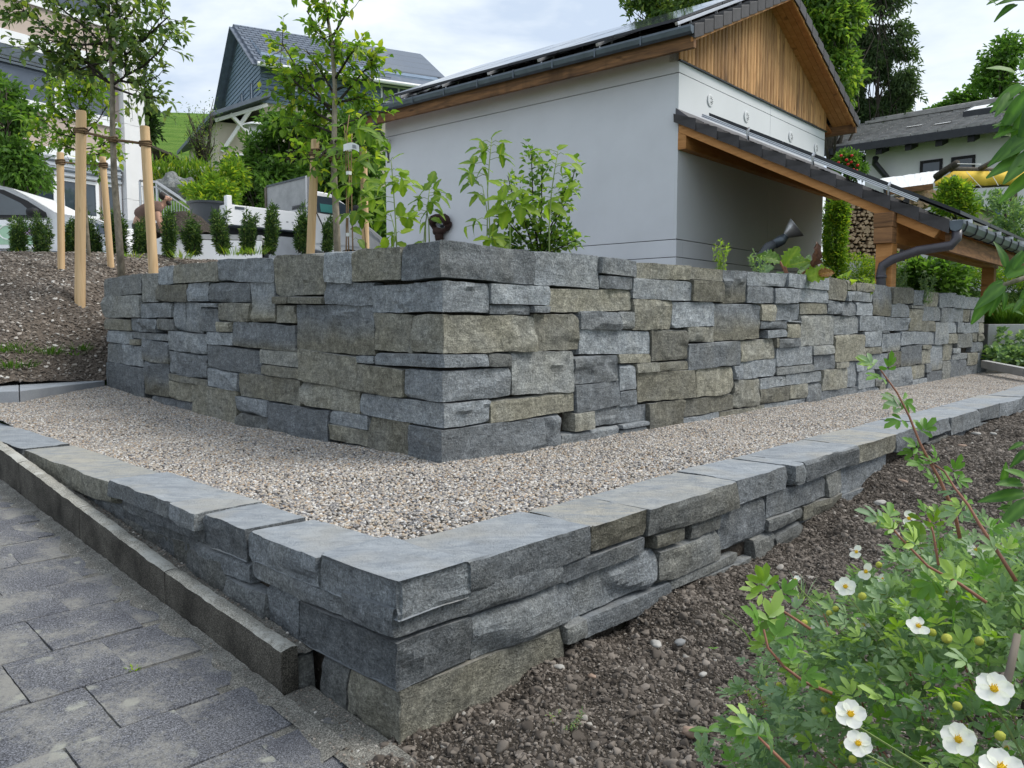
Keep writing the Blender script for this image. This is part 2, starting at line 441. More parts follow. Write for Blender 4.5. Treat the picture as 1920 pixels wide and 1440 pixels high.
LF_DEAD = leafmat('leaf_dark_red', (.05, .02, .015), (.14, .06, .03), .3)
LF_BLADE = leafmat('leaf_fresh_blade', (.045, .13, .022), (.15, .32, .050), .38)
def glass_mat(name, col=(.02, .03, .04), ior=1.5):
    m, g, o = newmat(name)
    co = g.n('TexCoord', 'Object')
    c = g.mix(g.noise(co, 2.5, 3), col, tuple(x * 2.2 + .01 for x in col))
    finish(g, o, c, .05, spec=.8, extra={'IOR': ior})
    return m
M_GLASS = glass_mat('window_glass'); M_GLASSBLUE = glass_mat('blue_window_glass', (.045, .056, .075))
M_SOLAR = glass_mat('solar_glass', (.025, .03, .04), 2.4)
def soil_mat(name, c1, c2, lite=.06):
    m, g, o = newmat(name)
    co = g.n('NewGeometry', 'Position')
    n = g.noise(co, 3, 6, .6); n2 = g.noise(co, 60, 5, .7)
    c = g.mix(g.ramp(n2, (.32, 0.), (.68, 1.)), c1, c2)
    c = g.mix(g.math('MULTIPLY', n, .5), c, tuple(x * .6 for x in c1))
    vo = g.n('TexVoronoi', 'Distance', i={'Vector': co, 'Scale': 26.})
    c = g.mix(g.ramp(g.math('ADD', vo, g.math('MULTIPLY', n, .12)), (.16, .75), (.21, 0.)), c, (.30, .28, .25))
    finish(g, o, c, .95, g.math('ADD', n2, g.math('MULTIPLY', g.noise(co, 18, 4), 1.5)), .03, .9, spec=.15)
    return m
M_SOIL = soil_mat('dark_soil', (.040, .034, .028), (.12, .102, .085))
M_BANK = soil_mat('brown_bank_soil', (.12, .098, .082), (.27, .23, .195))
def rndmat(name, stops, rough=.7, spec=.3, nsc=40, bump=.003):
    m, g, o = newmat(name)
    r = g.n('ObjectInfo', 'Random')
    c = g.ramp(r, *stops)
    co = g.n('TexCoord', 'Object')
    n = g.noise(co, 3.0, 4)
    c = g.mix(1.0, c, g.ramp(n, (.3, .7), (.7, 1.25)), 'MULTIPLY')
    finish(g, o, c, rough, n, bump, .5, spec=spec)
    return m
M_PEBBLE = rndmat('pebble', [(0., (.14, .14, .15)), (.16, (.24, .23, .23)), (.32, (.36, .33, .30)), (.5, (.44, .39, .32)), (.62, (.36, .255, .165)), (.72, (.29, .265, .235)), (.84, (.55, .51, .47)), (.93, (.66, .65, .63)), (1., (.09, .09, .10))], .65)
M_CLOD = rndmat('clod', [(0., (.055, .046, .039)), (.5, (.125, .107, .092)), (.88, (.195, .17, .148)), (.98, (.25, .22, .195)), (1., (.38, .36, .33))], .9, .2)
M_GRAVELBASE = soil_mat('gravel_base', (.05, .045, .04), (.13, .118, .105))
M_BANKSTONE = rndmat('bank_stone', [(0., (.11, .09, .075)), (.55, (.25, .215, .185)), (.85, (.34, .305, .27)), (1., (.58, .56, .53))], .85)
# ---------------------------------------------------------------- the two dry-stone walls
DIR_R, DIR_L, DIR_L2 = rad(44.0), rad(45.5), rad(47.0)
Rv = np.array([math.sin(DIR_R), math.cos(DIR_R), 0.])
Lt = np.array([-math.sin(DIR_L), math.cos(DIR_L), 0.])
Ll = np.array([-math.sin(DIR_L2), math.cos(DIR_L2), 0.])
UP = np.array([0, 0, 1.])
TC = np.array([-.392, 4.35, 0.]); LC = np.array([-.345, 2.256, 0.])
SHEAR = .021
CROP = {'1': (180, 440, .3056), '2': (600, 430, .3195), '3': (1080, 470, .2638), '4': (1440, 480, .25),
        '5': (0, 780, .4583), '6': (400, 900, .3751), '7': (840, 840, .3195), '8': (1320, 720, .5)}
def px_of(c, x, y): a, b, s = CROP[c]; return a + s * x, b + s * y
def face_t(px, corner, dv):
    q = onplane(px, 700, np.cross(dv, UP), corner); return float(np.dot(q - corner, dv))
def face_z(px, py, corner, dv): return float(onplane(px, py, np.cross(dv, UP), corner)[2])
OLV = {'b': .03, 'l': .06, 'g': .45, 'o': .88, 'm': -1, 'v': -2}

TALL_L = """1:48,250,272,375,g 1:272,232,378,410,g 1:378,185,480,305,b 1:470,168,750,292,o 1:752,138,1090,285,l 1:1088,110,1400,375,o 1:1400,92,1565,288,b 2:180,105,470,300,o
1:40,378,150,512,g 1:152,370,282,510,g 1:375,305,562,410,o 1:567,295,685,408,b 1:687,290,942,432,b 1:942,280,1088,533,m 1:1097,375,1180,418,o 1:1182,382,1392,430,o 1:1395,290,1683,427,b
1:283,420,472,510,b 1:475,415,548,587,b 1:548,412,640,592,b 1:640,395,745,447,b 1:640,450,748,592,b 1:748,440,942,533,o 1:745,537,832,597,o 1:1090,422,1212,535,o 1:1213,432,1697,735,m 2:312,497,520,716,o
1:50,515,217,590,o 1:215,512,370,592,b 1:370,515,472,597,g 1:50,594,208,668,b 1:210,597,425,645,b 1:212,648,275,675,o 1:432,588,667,722,b 1:672,600,830,685,b 1:828,540,1205,705,v
1:52,677,148,785,b 1:150,678,275,800,b 1:277,650,432,782,v 1:440,724,483,862,b 1:483,727,663,862,b 1:445,865,663,918,o 1:668,685,990,848,b 1:668,832,850,948,b 1:992,705,1228,803,g 1:997,806,1228,873,o 1:1230,718,1588,935,o 1:1590,740,1690,795,b 2:205,797,475,980,o
1:48,800,280,1010,v 1:282,785,430,990,m 1:430,905,565,1025,o 1:567,935,845,1140,o 1:848,860,1230,1040,o 1:850,1005,1030,1105,b 1:1230,912,1590,1080,o 1:312,995,563,1110,b 1:830,1105,1030,1190,g 1:1035,1045,1405,1260,v 1:1405,1088,1640,1165,b 2:30,1168,250,1270,o 2:252,1128,498,1290,o 2:90,1275,495,1340,l"""
TALL_R = """2:998,740,1102,816,g 2:1275,135,1650,330,b 3:178,55,437,182,l 3:437,85,813,197,o 3:815,117,1055,212,o 3:1057,133,1222,372,m 3:1222,147,1500,252,b 4:150,140,448,243,b
2:1012,325,1345,442,b 2:1012,446,1248,497,b 2:1250,446,1352,492,b 3:-182,268,412,430,o 3:200,182,405,268,b 3:412,197,823,345,b 3:825,212,1057,357,o 3:1222,252,1410,372,b 4:48,237,228,352,b
2:1272,495,1535,707,o 3:45,435,323,563,b 3:325,432,413,560,g 3:415,350,690,560,o 3:690,360,992,545,b 3:992,375,1317,640,m 3:1320,375,1420,497,o 4:60,355,243,482,b 3:1325,500,1505,617,b 4:148,505,250,612,o
3:45,567,547,740,b 3:547,560,810,785,o 3:812,540,992,648,o 3:808,650,1183,832,b 3:1185,622,1428,780,o 3:1425,620,1448,680,o 4:82,617,252,680,b 2:1105,712,1498,975,g 3:5,747,313,940,b 3:318,738,535,803,o 3:315,808,437,990,b 3:440,797,597,860,o 3:600,790,798,850,o
3:442,858,870,1075,o 3:870,825,1135,1025,o 3:1125,832,1183,922,b 3:1182,770,1435,905,b 4:75,683,342,830,b 2:1015,945,1508,1128,o 3:5,937,337,1133,b 3:340,990,455,1098,b
3:1137,912,1330,1110,o 3:1325,893,1508,968,b 4:150,870,412,965,b 4:78,812,362,890,g 3:1332,968,1535,1085,o 4:180,960,300,1070,o
2:1330,1105,1425,1290,b 3:-10,1130,137,1285,o 3:137,1098,515,1252,b 3:-94,1255,325,1385,b 3:333,1210,535,1255,b 3:330,1257,525,1350,b 3:20,1388,335,1440,l 3:517,1070,785,1290,o 3:785,1035,1137,1172,o 3:797,1172,1040,1255,b 3:1040,1122,1200,1205,o 3:1203,1105,1370,1168,o 4:0,1085,315,1160,b 3:1090,1200,1370,1250,l
4:450,167,590,330,o 4:592,175,652,262,o 4:655,197,780,266,o 4:783,216,932,448,m 4:932,228,1085,352,o 4:1085,250,1170,368,b 4:1170,262,1272,375,o 4:1272,272,1390,383,l 4:1390,290,1450,388,b 4:1450,303,1565,397,l 4:1565,308,1612,397,g
4:233,248,447,342,b 4:590,290,632,335,b 4:632,267,778,343,b 4:555,342,660,443,b 4:663,344,778,443,b 4:450,337,552,435,b 4:245,352,450,432,o 4:920,355,1052,458,b 4:1055,372,1145,392,g 4:1150,378,1290,485,b 4:1290,390,1458,492,l 4:1460,397,1507,495,o 4:1510,402,1610,495,g
4:245,437,505,668,g 4:510,449,687,585,b 4:690,450,878,562,b 4:880,460,1050,560,b 4:1055,395,1158,557,o 4:1160,487,1250,567,o 4:1252,497,1345,658,l 4:1345,500,1410,575,b 4:1410,497,1462,575,b 4:1465,497,1573,578,b 4:1575,497,1612,575,o
4:148,484,243,503,b 4:0,490,145,612,b 4:512,590,720,798,o 4:727,565,857,680,b 4:860,582,995,715,v 4:862,563,910,580,l 4:1000,567,1107,668,b 4:1107,570,1250,660,b 4:1350,580,1420,655,o 4:1420,582,1530,720,g 4:1533,578,1572,640,o 4:1574,576,1618,640,o
4:345,670,505,738,g 4:355,740,510,858,b 4:727,683,857,735,o 4:732,737,912,833,b 4:914,720,1005,833,o 4:1008,672,1160,822,v 4:1163,668,1222,697,o 4:1165,700,1230,808,o 4:1232,670,1322,863,v 4:1324,660,1390,783,o 4:1390,658,1440,728,b 4:1535,645,1618,720,b 4:1388,735,1500,776,b 4:1502,727,1580,818,o 4:1582,722,1640,870,v
4:512,805,597,835,o 4:415,843,607,1012,o 4:609,797,672,980,b 4:672,780,730,858,b 4:690,860,812,985,b 4:915,838,1083,980,b 4:1085,815,1195,920,o 4:1195,812,1232,863,b 4:1322,790,1380,935,g 4:1382,777,1497,898,l 4:1499,820,1578,890,b 4:1214,865,1320,960,b 4:1090,922,1210,990,b 4:815,920,862,980,g 4:865,935,915,1020,o 4:862,850,912,930,b 4:305,950,422,1090,b 4:424,985,690,1090,b 4:692,987,862,1050,b 4:925,982,1085,1005,o"""
TALL_C = [('2', 470, 1272, 70, 297, 'b'), ('2', 298, 1008, 303, 491, 'b'), ('2', 522, 1270, 497, 737, 'o'), ('2', 312, 995, 741, 828, 'b'),
          ('2', 478, 1133, 831, 1020, 'b'), ('2', 212, 1010, 1023, 1175, 'b'), ('2', 500, 1330, 1179, 1400, 'v')]
LOW_L = """6:130,475,597,612,b 5:752,562,978,628,b 5:560,402,800,468,b 5:455,326,558,398,b 5:240,270,452,340,b
6:200,597,375,740,b 5:752,655,1035,725,b 5:455,440,752,520,b 6:475,905,612,1120,g"""
LOW_R = """7:712,580,1200,668,b 7:1250,500,1415,552,o 7:1460,412,1640,462,g 7:185,948,765,1125,b 7:768,690,1272,875,b 7:1275,555,1645,685,g 8:90,455,268,600,b
7:710,1030,830,1130,g 7:837,905,1365,1005,b 7:1350,705,1753,735,g 7:720,1120,1365,1260,g 8:0,690,215,760,g
8:270,378,487,458,b 8:489,328,545,398,g 8:547,308,712,378,b 8:405,432,545,490,o 8:268,482,404,530,g 8:715,290,850,325,b 8:215,560,300,620,g 8:302,532,410,582,g 8:412,520,530,570,l 8:715,327,800,372,g 8:545,382,712,430,l 8:852,180,930,225,g 8:800,230,860,290,b 8:932,165,1130,215,b"""
LOW_C = [(624.3, 1062, 1152, 1212, 'b'), (541.8, 894, 1214, 1308, 'b'), (632.6, 1067, 1311, 1440, 'o')]
CAP_L = [(449, .12), (367, .14), (312, .075), (196, .08), (35, .13), (-90, .12)]
CAP_R = [(1115, .125, 'b'), (1222, .11, 'o'), (1394, .135, 'g'), (1492, .13, 'b'), (1514, .12, 'b'), (1615, .12, 'b'), (1687, .12, 'o'), (1750, .14, 'b'), (1788, .10, 'b'), (1843, .15, 'b'), (1880, .14, 'b'), (1921, .15, 'b'), (1968, .15, 'l'), (2010, .15, 'b')]

def trace(txt, corner, dv, shear=0.0):
    out = []
    for tk in txt.split():
        c, r = tk.split(':'); x0, y0, x1, y1, k = r.split(',')
        x0, y0, x1, y1 = map(float, (x0, y0, x1, y1))
        xm = (x0 + x1) / 2
        a, _ = px_of(c, x0, 0); b, _ = px_of(c, x1, 0)
        t = sorted((face_t(a, corner, dv), face_t(b, corner, dv))); tm = (t[0] + t[1]) / 2
        z1 = face_z(*px_of(c, xm, y0), corner, dv) - shear * tm; z0 = face_z(*px_of(c, xm, y1), corner, dv) - shear * tm
        out.append([t[0], t[1], z0, z1, k])
    return out
def relax(rs, fixed=(), gap=.0085, reach=.06):
    """nudge traced rectangles so that neighbours neither overlap nor leave wide gaps"""
    nf = len(fixed); A = [list(r) for r in fixed] + rs
    for it in range(6):
        for i in range(len(A)):
            for j in range(i + 1, len(A)):
                p, q = A[i], A[j]
                ox = min(p[1], q[1]) - max(p[0], q[0]); oz = min(p[3], q[3]) - max(p[2], q[2])
                if ox <= 1e-4 or oz <= 1e-4: continue
                k = 0 if ox < oz else 2; o = min(ox, oz)
                lo, hi = (p, q) if p[k] + p[k + 1] < q[k] + q[k + 1] else (q, p)
                m = (max(lo[k], hi[k]) + min(lo[k + 1], hi[k + 1])) / 2
                li, hf = A.index(lo) < nf, A.index(hi) < nf
                if li and hf: continue
                if not li: lo[k + 1] = hi[k] if hf else m
                if not hf: hi[k] = lo[k + 1] if li else m
    for it in range(2):
        for i in range(nf, len(A)):
            p = A[i]
            for k, s in ((0, -1), (1, 1), (2, -1), (3, 1)):
                ax, ot = (0, 2) if k < 2 else (2, 0)
                best = None
                for q in A:
                    if q is p: continue
                    if min(p[ot + 1], q[ot + 1]) - max(p[ot], q[ot]) < .012: continue
                    d = (p[ax] - q[ax + 1]) if s < 0 else (q[ax] - p[ax + 1])
                    if -1e-3 <= d and (best is None or d < best): best = d
                if best is not None and 0 < best < reach: p[k] += s * best * (.5 if it == 0 else 1.0)
    out = []
    for p in A[nf:]:
        g = gap / 2 * random.uniform(.5, 1.6)
        q = [p[0] + g, p[1] - g, p[2] + g * .7, p[3] - g * .7, p[4]]
        if q[1] - q[0] > .02 and q[3] - q[2] > .012: out.append(q)
    return out

def lattice_box(n):
    nx, ny, nz = n
    idx = {}
    I = np.stack(np.meshgrid(np.arange(nx + 1), np.arange(ny + 1), np.arange(nz + 1), indexing='ij'), -1)
    key = lambda a, b, c: (a * (ny + 1) + b) * (nz + 1) + c
    fs = []
    def sheet(ax, at, flip):
        o = [k for k in (0, 1, 2) if k != ax]; m = (nx, ny, nz)
        a, b = np.meshgrid(np.arange(m[o[0]]), np.arange(m[o[1]]), indexing='ij'); a, b = a.ravel(), b.ravel()
        q = []
        for da, db in ((0, 0), (1, 0), (1, 1), (0, 1)):
            c = [None] * 3; c[ax] = np.full_like(a, at); c[o[0]] = a + da; c[o[1]] = b + db
            q.append(key(*c))
        q = np.stack(q, 1); fs.append(q[:, ::-1] if flip else q)
    sheet(0, 0, True); sheet(0, nx, False); sheet(1, 0, False); sheet(1, ny, True); sheet(2, 0, True); sheet(2, nz, False)
    Fq = np.concatenate(fs); u, inv = np.unique(Fq, return_inverse=True)
    P = I.reshape(-1, 3)[u] / np.array(n)
    return P, inv.reshape(Fq.shape)
STONE_N = [0]
def stone(parent, corner, Lv, r0, r1, l0, l1, z0, z1, k, outs, res=.03, shear=0.0, name='stone', mtl=None, rough=1.0, rr=.0045, flat_top=False):
    """one split-faced stone; box in (r,l,z) of the wall's own frame; outs = visible side directions"""
    STONE_N[0] += 1; sd_ = STONE_N[0]; rng = np.random.RandomState(sd_)
    lo = np.array([r0, l0, z0]); hi = np.array([r1, l1, z1]); sz = hi - lo; h = sz / 2
    nd = [max(2, min(26, int(round(s / res)))) for s in sz]
    for ax in (0, 1):
        if not any(abs(o[ax]) > .5 for o in outs) and sz[ax] > 0: pass
    if len(outs) == 1:
        dax = 0 if abs(outs[0][0]) > .5 else 1
        if not flat_top: nd[dax] = min(nd[dax], 5)
    P, Fq = lattice_box(nd)
    p = (P - .5) * sz
    r = min(rr * rng.uniform(.6, 1.5), h.min() * .6)
    inner = np.clip(p, -(h - r), h - r); d = p - inner; dl = np.linalg.norm(d, axis=1, keepdims=True)
    dn = d / (dl + 1e-9); p = inner + dn * np.minimum(dl, r)
    ws = p + rng.uniform(-50, 50, 3)
    vis = np.zeros(len(p))
    for o in outs: vis = np.maximum(vis, dn @ np.array(o))
    vis = np.clip(vis, 0, 1)
    # outline wobble, face relief, bulge
    amp = min(.014, h[2] * .13)
    wob = np.stack([vnoise(ws * 7, 1), vnoise(ws * 7, 2), vnoise(ws * 7, 3)], 1) * amp * .42
    rel = (vnoise(ws * 6, 4) * .45 + np.abs(vnoise(ws * 14, 5)) * .55 + vnoise(ws * 34, 6) * .38)
    p = p + wob + dn * (rel * amp * rough * (.35 + .65 * vis))[:, None]
    # tilt of top and bottom beds
    if not flat_top and rng.rand() < .7:
        p[:, 2] += (p[:, 0] + p[:, 1]) * rng.uniform(-.03, .03)
    rug = rng.choice([.6, 1.0, 1.5, 2.1])
    # split face: intersecting facets (continuous ridges and hollows)
    for o in outs:
        o = np.array(o, float); along = np.array([1, 0, 0]) if abs(o[1]) > .5 else np.array([0, 1, 0])
        on = np.clip(dn @ o, 0, 1) ** .5
        if not on.any(): continue
        a_, z_ = p @ along, p[:, 2]; ha = abs(along @ h)
        K = int(np.clip(4 * ha * h[2] / .004, 3, 9)); grp = []
        st = .16 if rng.rand() < .6 else .34
        for gq in range(3):
            pl = [rng.uniform(-.001, .006) + (a_ - rng.uniform(-ha, ha)) * rng.normal() * st * .6 + (z_ - rng.uniform(-h[2], h[2])) * rng.normal() * st for _ in range(K)]
            grp.append(np.min(pl, 0))
        f_ = np.clip(np.max(grp, 0) * rug, -.030, .010) * min(1, h[2] / .06) * rough
        p += o * (on * f_)[:, None]
    # chips: planes that knock off arrises and corners of the face
    for o in outs:
        o = np.array(o, float); along = np.array([1, 0, 0]) if abs(o[1]) > .5 else np.array([0, 1, 0])
        hb = abs(along @ h)
        bulge = rng.uniform(-.002, .008) * rough
        on = np.clip(dn @ o, 0, 1)
        p += o * (on * bulge * (1 - np.clip(np.abs(p @ along) / hb, 0, 1) ** 2))[:, None]
        for c in range(rng.randint(2, 5)):
            nrm = o * rng.uniform(.5, 1.) + along * (rng.uniform(-.9, .9) if len(outs) == 1 else rng.uniform(.1, .9)) * (1 if rng.rand() < .6 else .15) + UP * (1 if rng.rand() < .66 else -1) * rng.uniform(.1, 1.2)
            nrm /= np.linalg.norm(nrm)
            s = (p @ nrm); mx = s.max(); cut = mx - rng.uniform(.004, .021) * min(1, h[2] / .07) * rough * (1 if len(outs) == 1 else .55)
            over = np.clip(s - cut - vnoise(ws * 24, 7 + c) * .004, 0, None)
            p -= nrm * (over * .93)[:, None]
    if flat_top:
        t = p[:, 2] > h[2] - r * 1.2
        tl = rng.uniform(-.02, .02, 2)
        p[t, 2] = np.minimum(p[t, 2], h[2] + .003 * vnoise(ws[t] * 5, 9) + .004 * np.floor(1.5 * vnoise(ws[t] * 3.1, 10)) + p[t, 0] * tl[0] + p[t, 1] * tl[1])
    # colour: 0 blue-grey .. 1 olive
    base = OLV[k]
    if base == -1: ol = np.clip(.45 - p[:, 2] / h[2] * .9 + vnoise(ws * 6, 8) * .25, 0, 1)
    elif base == -2: ol = np.clip(-.15 - p[:, 2] / h[2] * .9 + vnoise(ws * 6, 8) * .25, 0, 1)
    else: ol = np.clip(base + vnoise(ws * 4, 8) * .16 + rng.uniform(-.08, .1), 0, 1)
    c3 = (lo + hi) / 2
    def world_(q): return corner + q[:, :1] * Rv + q[:, 1:2] * Lv + UP * (q[:, 2:3] + shear * np.clip(q[:, 1:2], 0, None))
    cw = world_(c3[None])[0]; V = world_(p + c3)
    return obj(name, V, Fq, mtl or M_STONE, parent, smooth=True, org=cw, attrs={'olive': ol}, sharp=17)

def build_tall():
    wall = thing('retaining_wall', TC, 'tall dry stone garden wall of mixed blue grey and olive blocks above the gravel strip', 'stone wall')
    wall['kind'] = 'thing'
    cl, cr = [], []
    for c, xl, xr, yt, yb, k in TALL_C:
        pxl, _ = px_of(c, xl, 0); pxr, _ = px_of(c, xr, 0)
        za = float(aty(828, px_of(c, 0, yt)[1], TC[1])[2]); zb = float(aty(828, px_of(c, 0, yb)[1], TC[1])[2])
        tl, tr = face_t(pxl, TC, Lt), face_t(pxr, TC, Rv)
        cl.append([-.5, tl, zb, za, k]); cr.append([-.5, tr, zb, za, k])
        bot = zb < .03
        stone(wall, TC, Lt, -.008 + random.uniform(-.006, .006), tr - .005, -.008, tl - .005, -.14 if bot else zb + .005, za - .004, k, [(0, -1, 0), (-1, 0, 0)], shear=SHEAR * .4, res=.025)
    for txt, fx, dv, sh, left in ((TALL_L, cl, Lt, SHEAR, True), (TALL_R, cr, Rv, 0.0, False)):
        rs = relax(trace(txt, TC, dv, sh), fx)
        for x0, x1, z0, z1, k in rs:
            if not any(q[2] < z0 - .02 and min(q[1], x1) - max(q[0], x0) > .03 for q in rs): z0 = -.14
            top = z1 > 1.17
            dep = .36 if top else random.uniform(.2, .26)
            pr = random.uniform(-.012, .012)
            res = .023 if x0 < 4 else .035 if x0 < 7 else .05
            a = (pr, dep, x0, x1) if left else (x0, x1, pr, dep)
            stone(wall, TC, Lt, *a, z0, z1, k, [(-1, 0, 0)] if left else [(0, -1, 0)], res=res, shear=sh)
    # end faces and dark packing behind the joints
    b = MB()
    fr = lambda r, l, z: TC + r * Rv + l * Lt + UP * (z + SHEAR * max(0, l))
    b.box((.11, .11, -.15), (.36, 5.36, 1.14), fr); b.box((.362, .11, -.15), (11.62, .36, 1.14), fr)
    b.out('packing', M_SOIL, wall)
    return wall
tall_wall = build_tall()

LOW_BASE = [(-.5, -.55), (0, -.515), (.8, -.465), (1.9, -.44), (3.6, -.32), (4.9, -.19), (8.2, -.145), (14, -.12)]
def soil_z(t): return float(np.interp(t, [a for a, b in LOW_BASE], [b for a, b in LOW_BASE]))
DRV0, DRVK = -.51, .083
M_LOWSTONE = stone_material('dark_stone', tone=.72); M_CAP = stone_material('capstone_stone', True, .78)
def build_low():
    wall = thing('low_stone_wall', LC + UP * -.52, 'low dry stone edging wall with pale flat capstones round the gravel strip', 'stone wall')
    wall['kind'] = 'thing'
    fl, fr_ = [], []
    # capstones
    tl0, tr0 = face_t(572, LC, Ll), face_t(879, LC, Rv)
    zc0 = -.105
    stone(wall, LC, Ll, -.012, tr0, -.02, tl0 * .9, zc0, .018, 'b', [(0, -1, 0), (-1, 0, 0)], res=.017, name='capstone', mtl=M_CAP, rr=.004, flat_top=True)
    fl.append([-.5, tl0 * .9, zc0, .02, 'b']); fr_.append([-.5, tr0, zc0, .02, 'b'])
    a = tl0 * .9
    for px, th in CAP_L:
        b_ = face_t(px, LC, Ll)
        olive = 'o' if px == 35 else 'b'
        stone(wall, LC, Ll, random.uniform(-.025, -.005), random.uniform(.27, .31), a + random.uniform(.004, .013), b_ - random.uniform(.004, .012), .012 - th + random.uniform(-.004, .004), .010 + random.uniform(-.007, .008), olive, [(-1, 0, 0)], res=.02, name='capstone', mtl=M_CAP, rr=.004, flat_top=True)
        fl.append([a, b_, .012 - th, .03, 'b']); a = b_
    a = tr0
    for px, th, k in CAP_R:
        b_ = face_t(px, LC, Rv)
        far = a > 4
        stone(wall, LC, Ll, a + random.uniform(.004, .012), b_ - random.uniform(.004, .011), random.uniform(-.025, .0), random.uniform(.33, .39), .012 - th + random.uniform(-.004, .004), .010 + random.uniform(-.007, .008), k, [(0, -1, 0)], res=.05 if far else .024, name='capstone', mtl=M_CAP, rr=.004, flat_top=True)
        fr_.append([a, b_, .012 - th, .03, 'b']); a = b_
    # corner stones below
    for xl, xr, yt, yb, k in LOW_C:
        tl, tr = face_t(xl, LC, Ll), face_t(xr, LC, Rv)
        za = float(aty(746, yt, LC[1])[2]); zb = float(aty(746, yb, LC[1])[2])
        if yt > 1300: zb = -.62
        stone(wall, LC, Ll, .0 + random.uniform(-.008, .004), tr - .004, 0, tl - .004, zb + .004, za - .003, k, [(0, -1, 0), (-1, 0, 0)], res=.02, mtl=M_LOWSTONE)
        fl.append([-.5, tl, zb, za, k]); fr_.append([-.5, tr, zb, za, k])
    for txt, fx, dv, left in ((LOW_L, fl, Ll, True), (LOW_R, fr_, Rv, False)):
        rs = relax(trace(txt, LC, dv), fx, gap=.008, reach=.06)
        for x0, x1, z0, z1, k in rs:
            g_ = (DRV0 + DRVK * x0) if left else soil_z((x0 + x1) / 2)
            if not any(q[2] < z0 - .02 and min(q[1], x1) - max(q[0], x0) > .04 for q in rs) and z0 < g_ + .22: z0 = min(z0, g_ - .12)
            pr = random.uniform(.0, .016); dep = random.uniform(.18, .24)
            a_ = (pr, dep, x0, x1) if left else (x0, x1, pr, dep)
            stone(wall, LC, Ll, *a_, z0, z1, k, [(-1, 0, 0)] if left else [(0, -1, 0)], res=.021 if x1 < 3 else .035, mtl=M_LOWSTONE)
    b = MB(); fr = lambda r, l, z: LC + r * Rv + l * Ll + UP * z
    b.box((.07, .07, -.6), (.2, 7.5, -.10), fr); b.box((.202, .07, -.6), (14, .2, -.12), fr)
    b.out('packing', M_SOIL, wall)
    for row, (za, zb) in enumerate(((-.17, -.06), (-.30, -.175))):
        t = 1.28 + row * .17 if row == 0 else 1.1
        while t < 5:
            w = random.uniform(.28, .5); sl_ = DRVK * t * .0
            if not (row == 0 and t < 2.45) and not (row == 1 and t < 1.05):
                stone(wall, LC, Ll, .012, .2, t + .004, t + w - .004, za, zb, random.choice('bbg'), [(-1, 0, 0)], res=.035, mtl=M_LOWSTONE)
            t += w
    stone(wall, LC, Ll, -.037, .03, .50, .66, -.62, -.36, 'g', [(0, -1, 0)], res=.02, mtl=M_LOWSTONE, rough=.35)
    # far run of the base, traced stones give way to plain ones
    t = face_t(1885, LC, Rv)
    while t < 12.5:
        w = random.uniform(.3, .6)
        stone(wall, LC, Ll, t + .005, t + w - .005, random.uniform(0, .015), .2, -.30, -.145, random.choice('bbg'), [(0, -1, 0)], res=.06, mtl=M_LOWSTONE)
        t += w
    t = face_t(2010, LC, Rv)
    while t < 13:
        w = random.uniform(.45, .8)
        stone(wall, LC, Ll, t + .005, t + w - .005, -.01, .36, -.13, .012 + random.uniform(-.006, .006), 'b', [(0, -1, 0)], res=.07, name='capstone', mtl=M_CAP, flat_top=True)
        t += w
    return wall
low_wall = build_low()
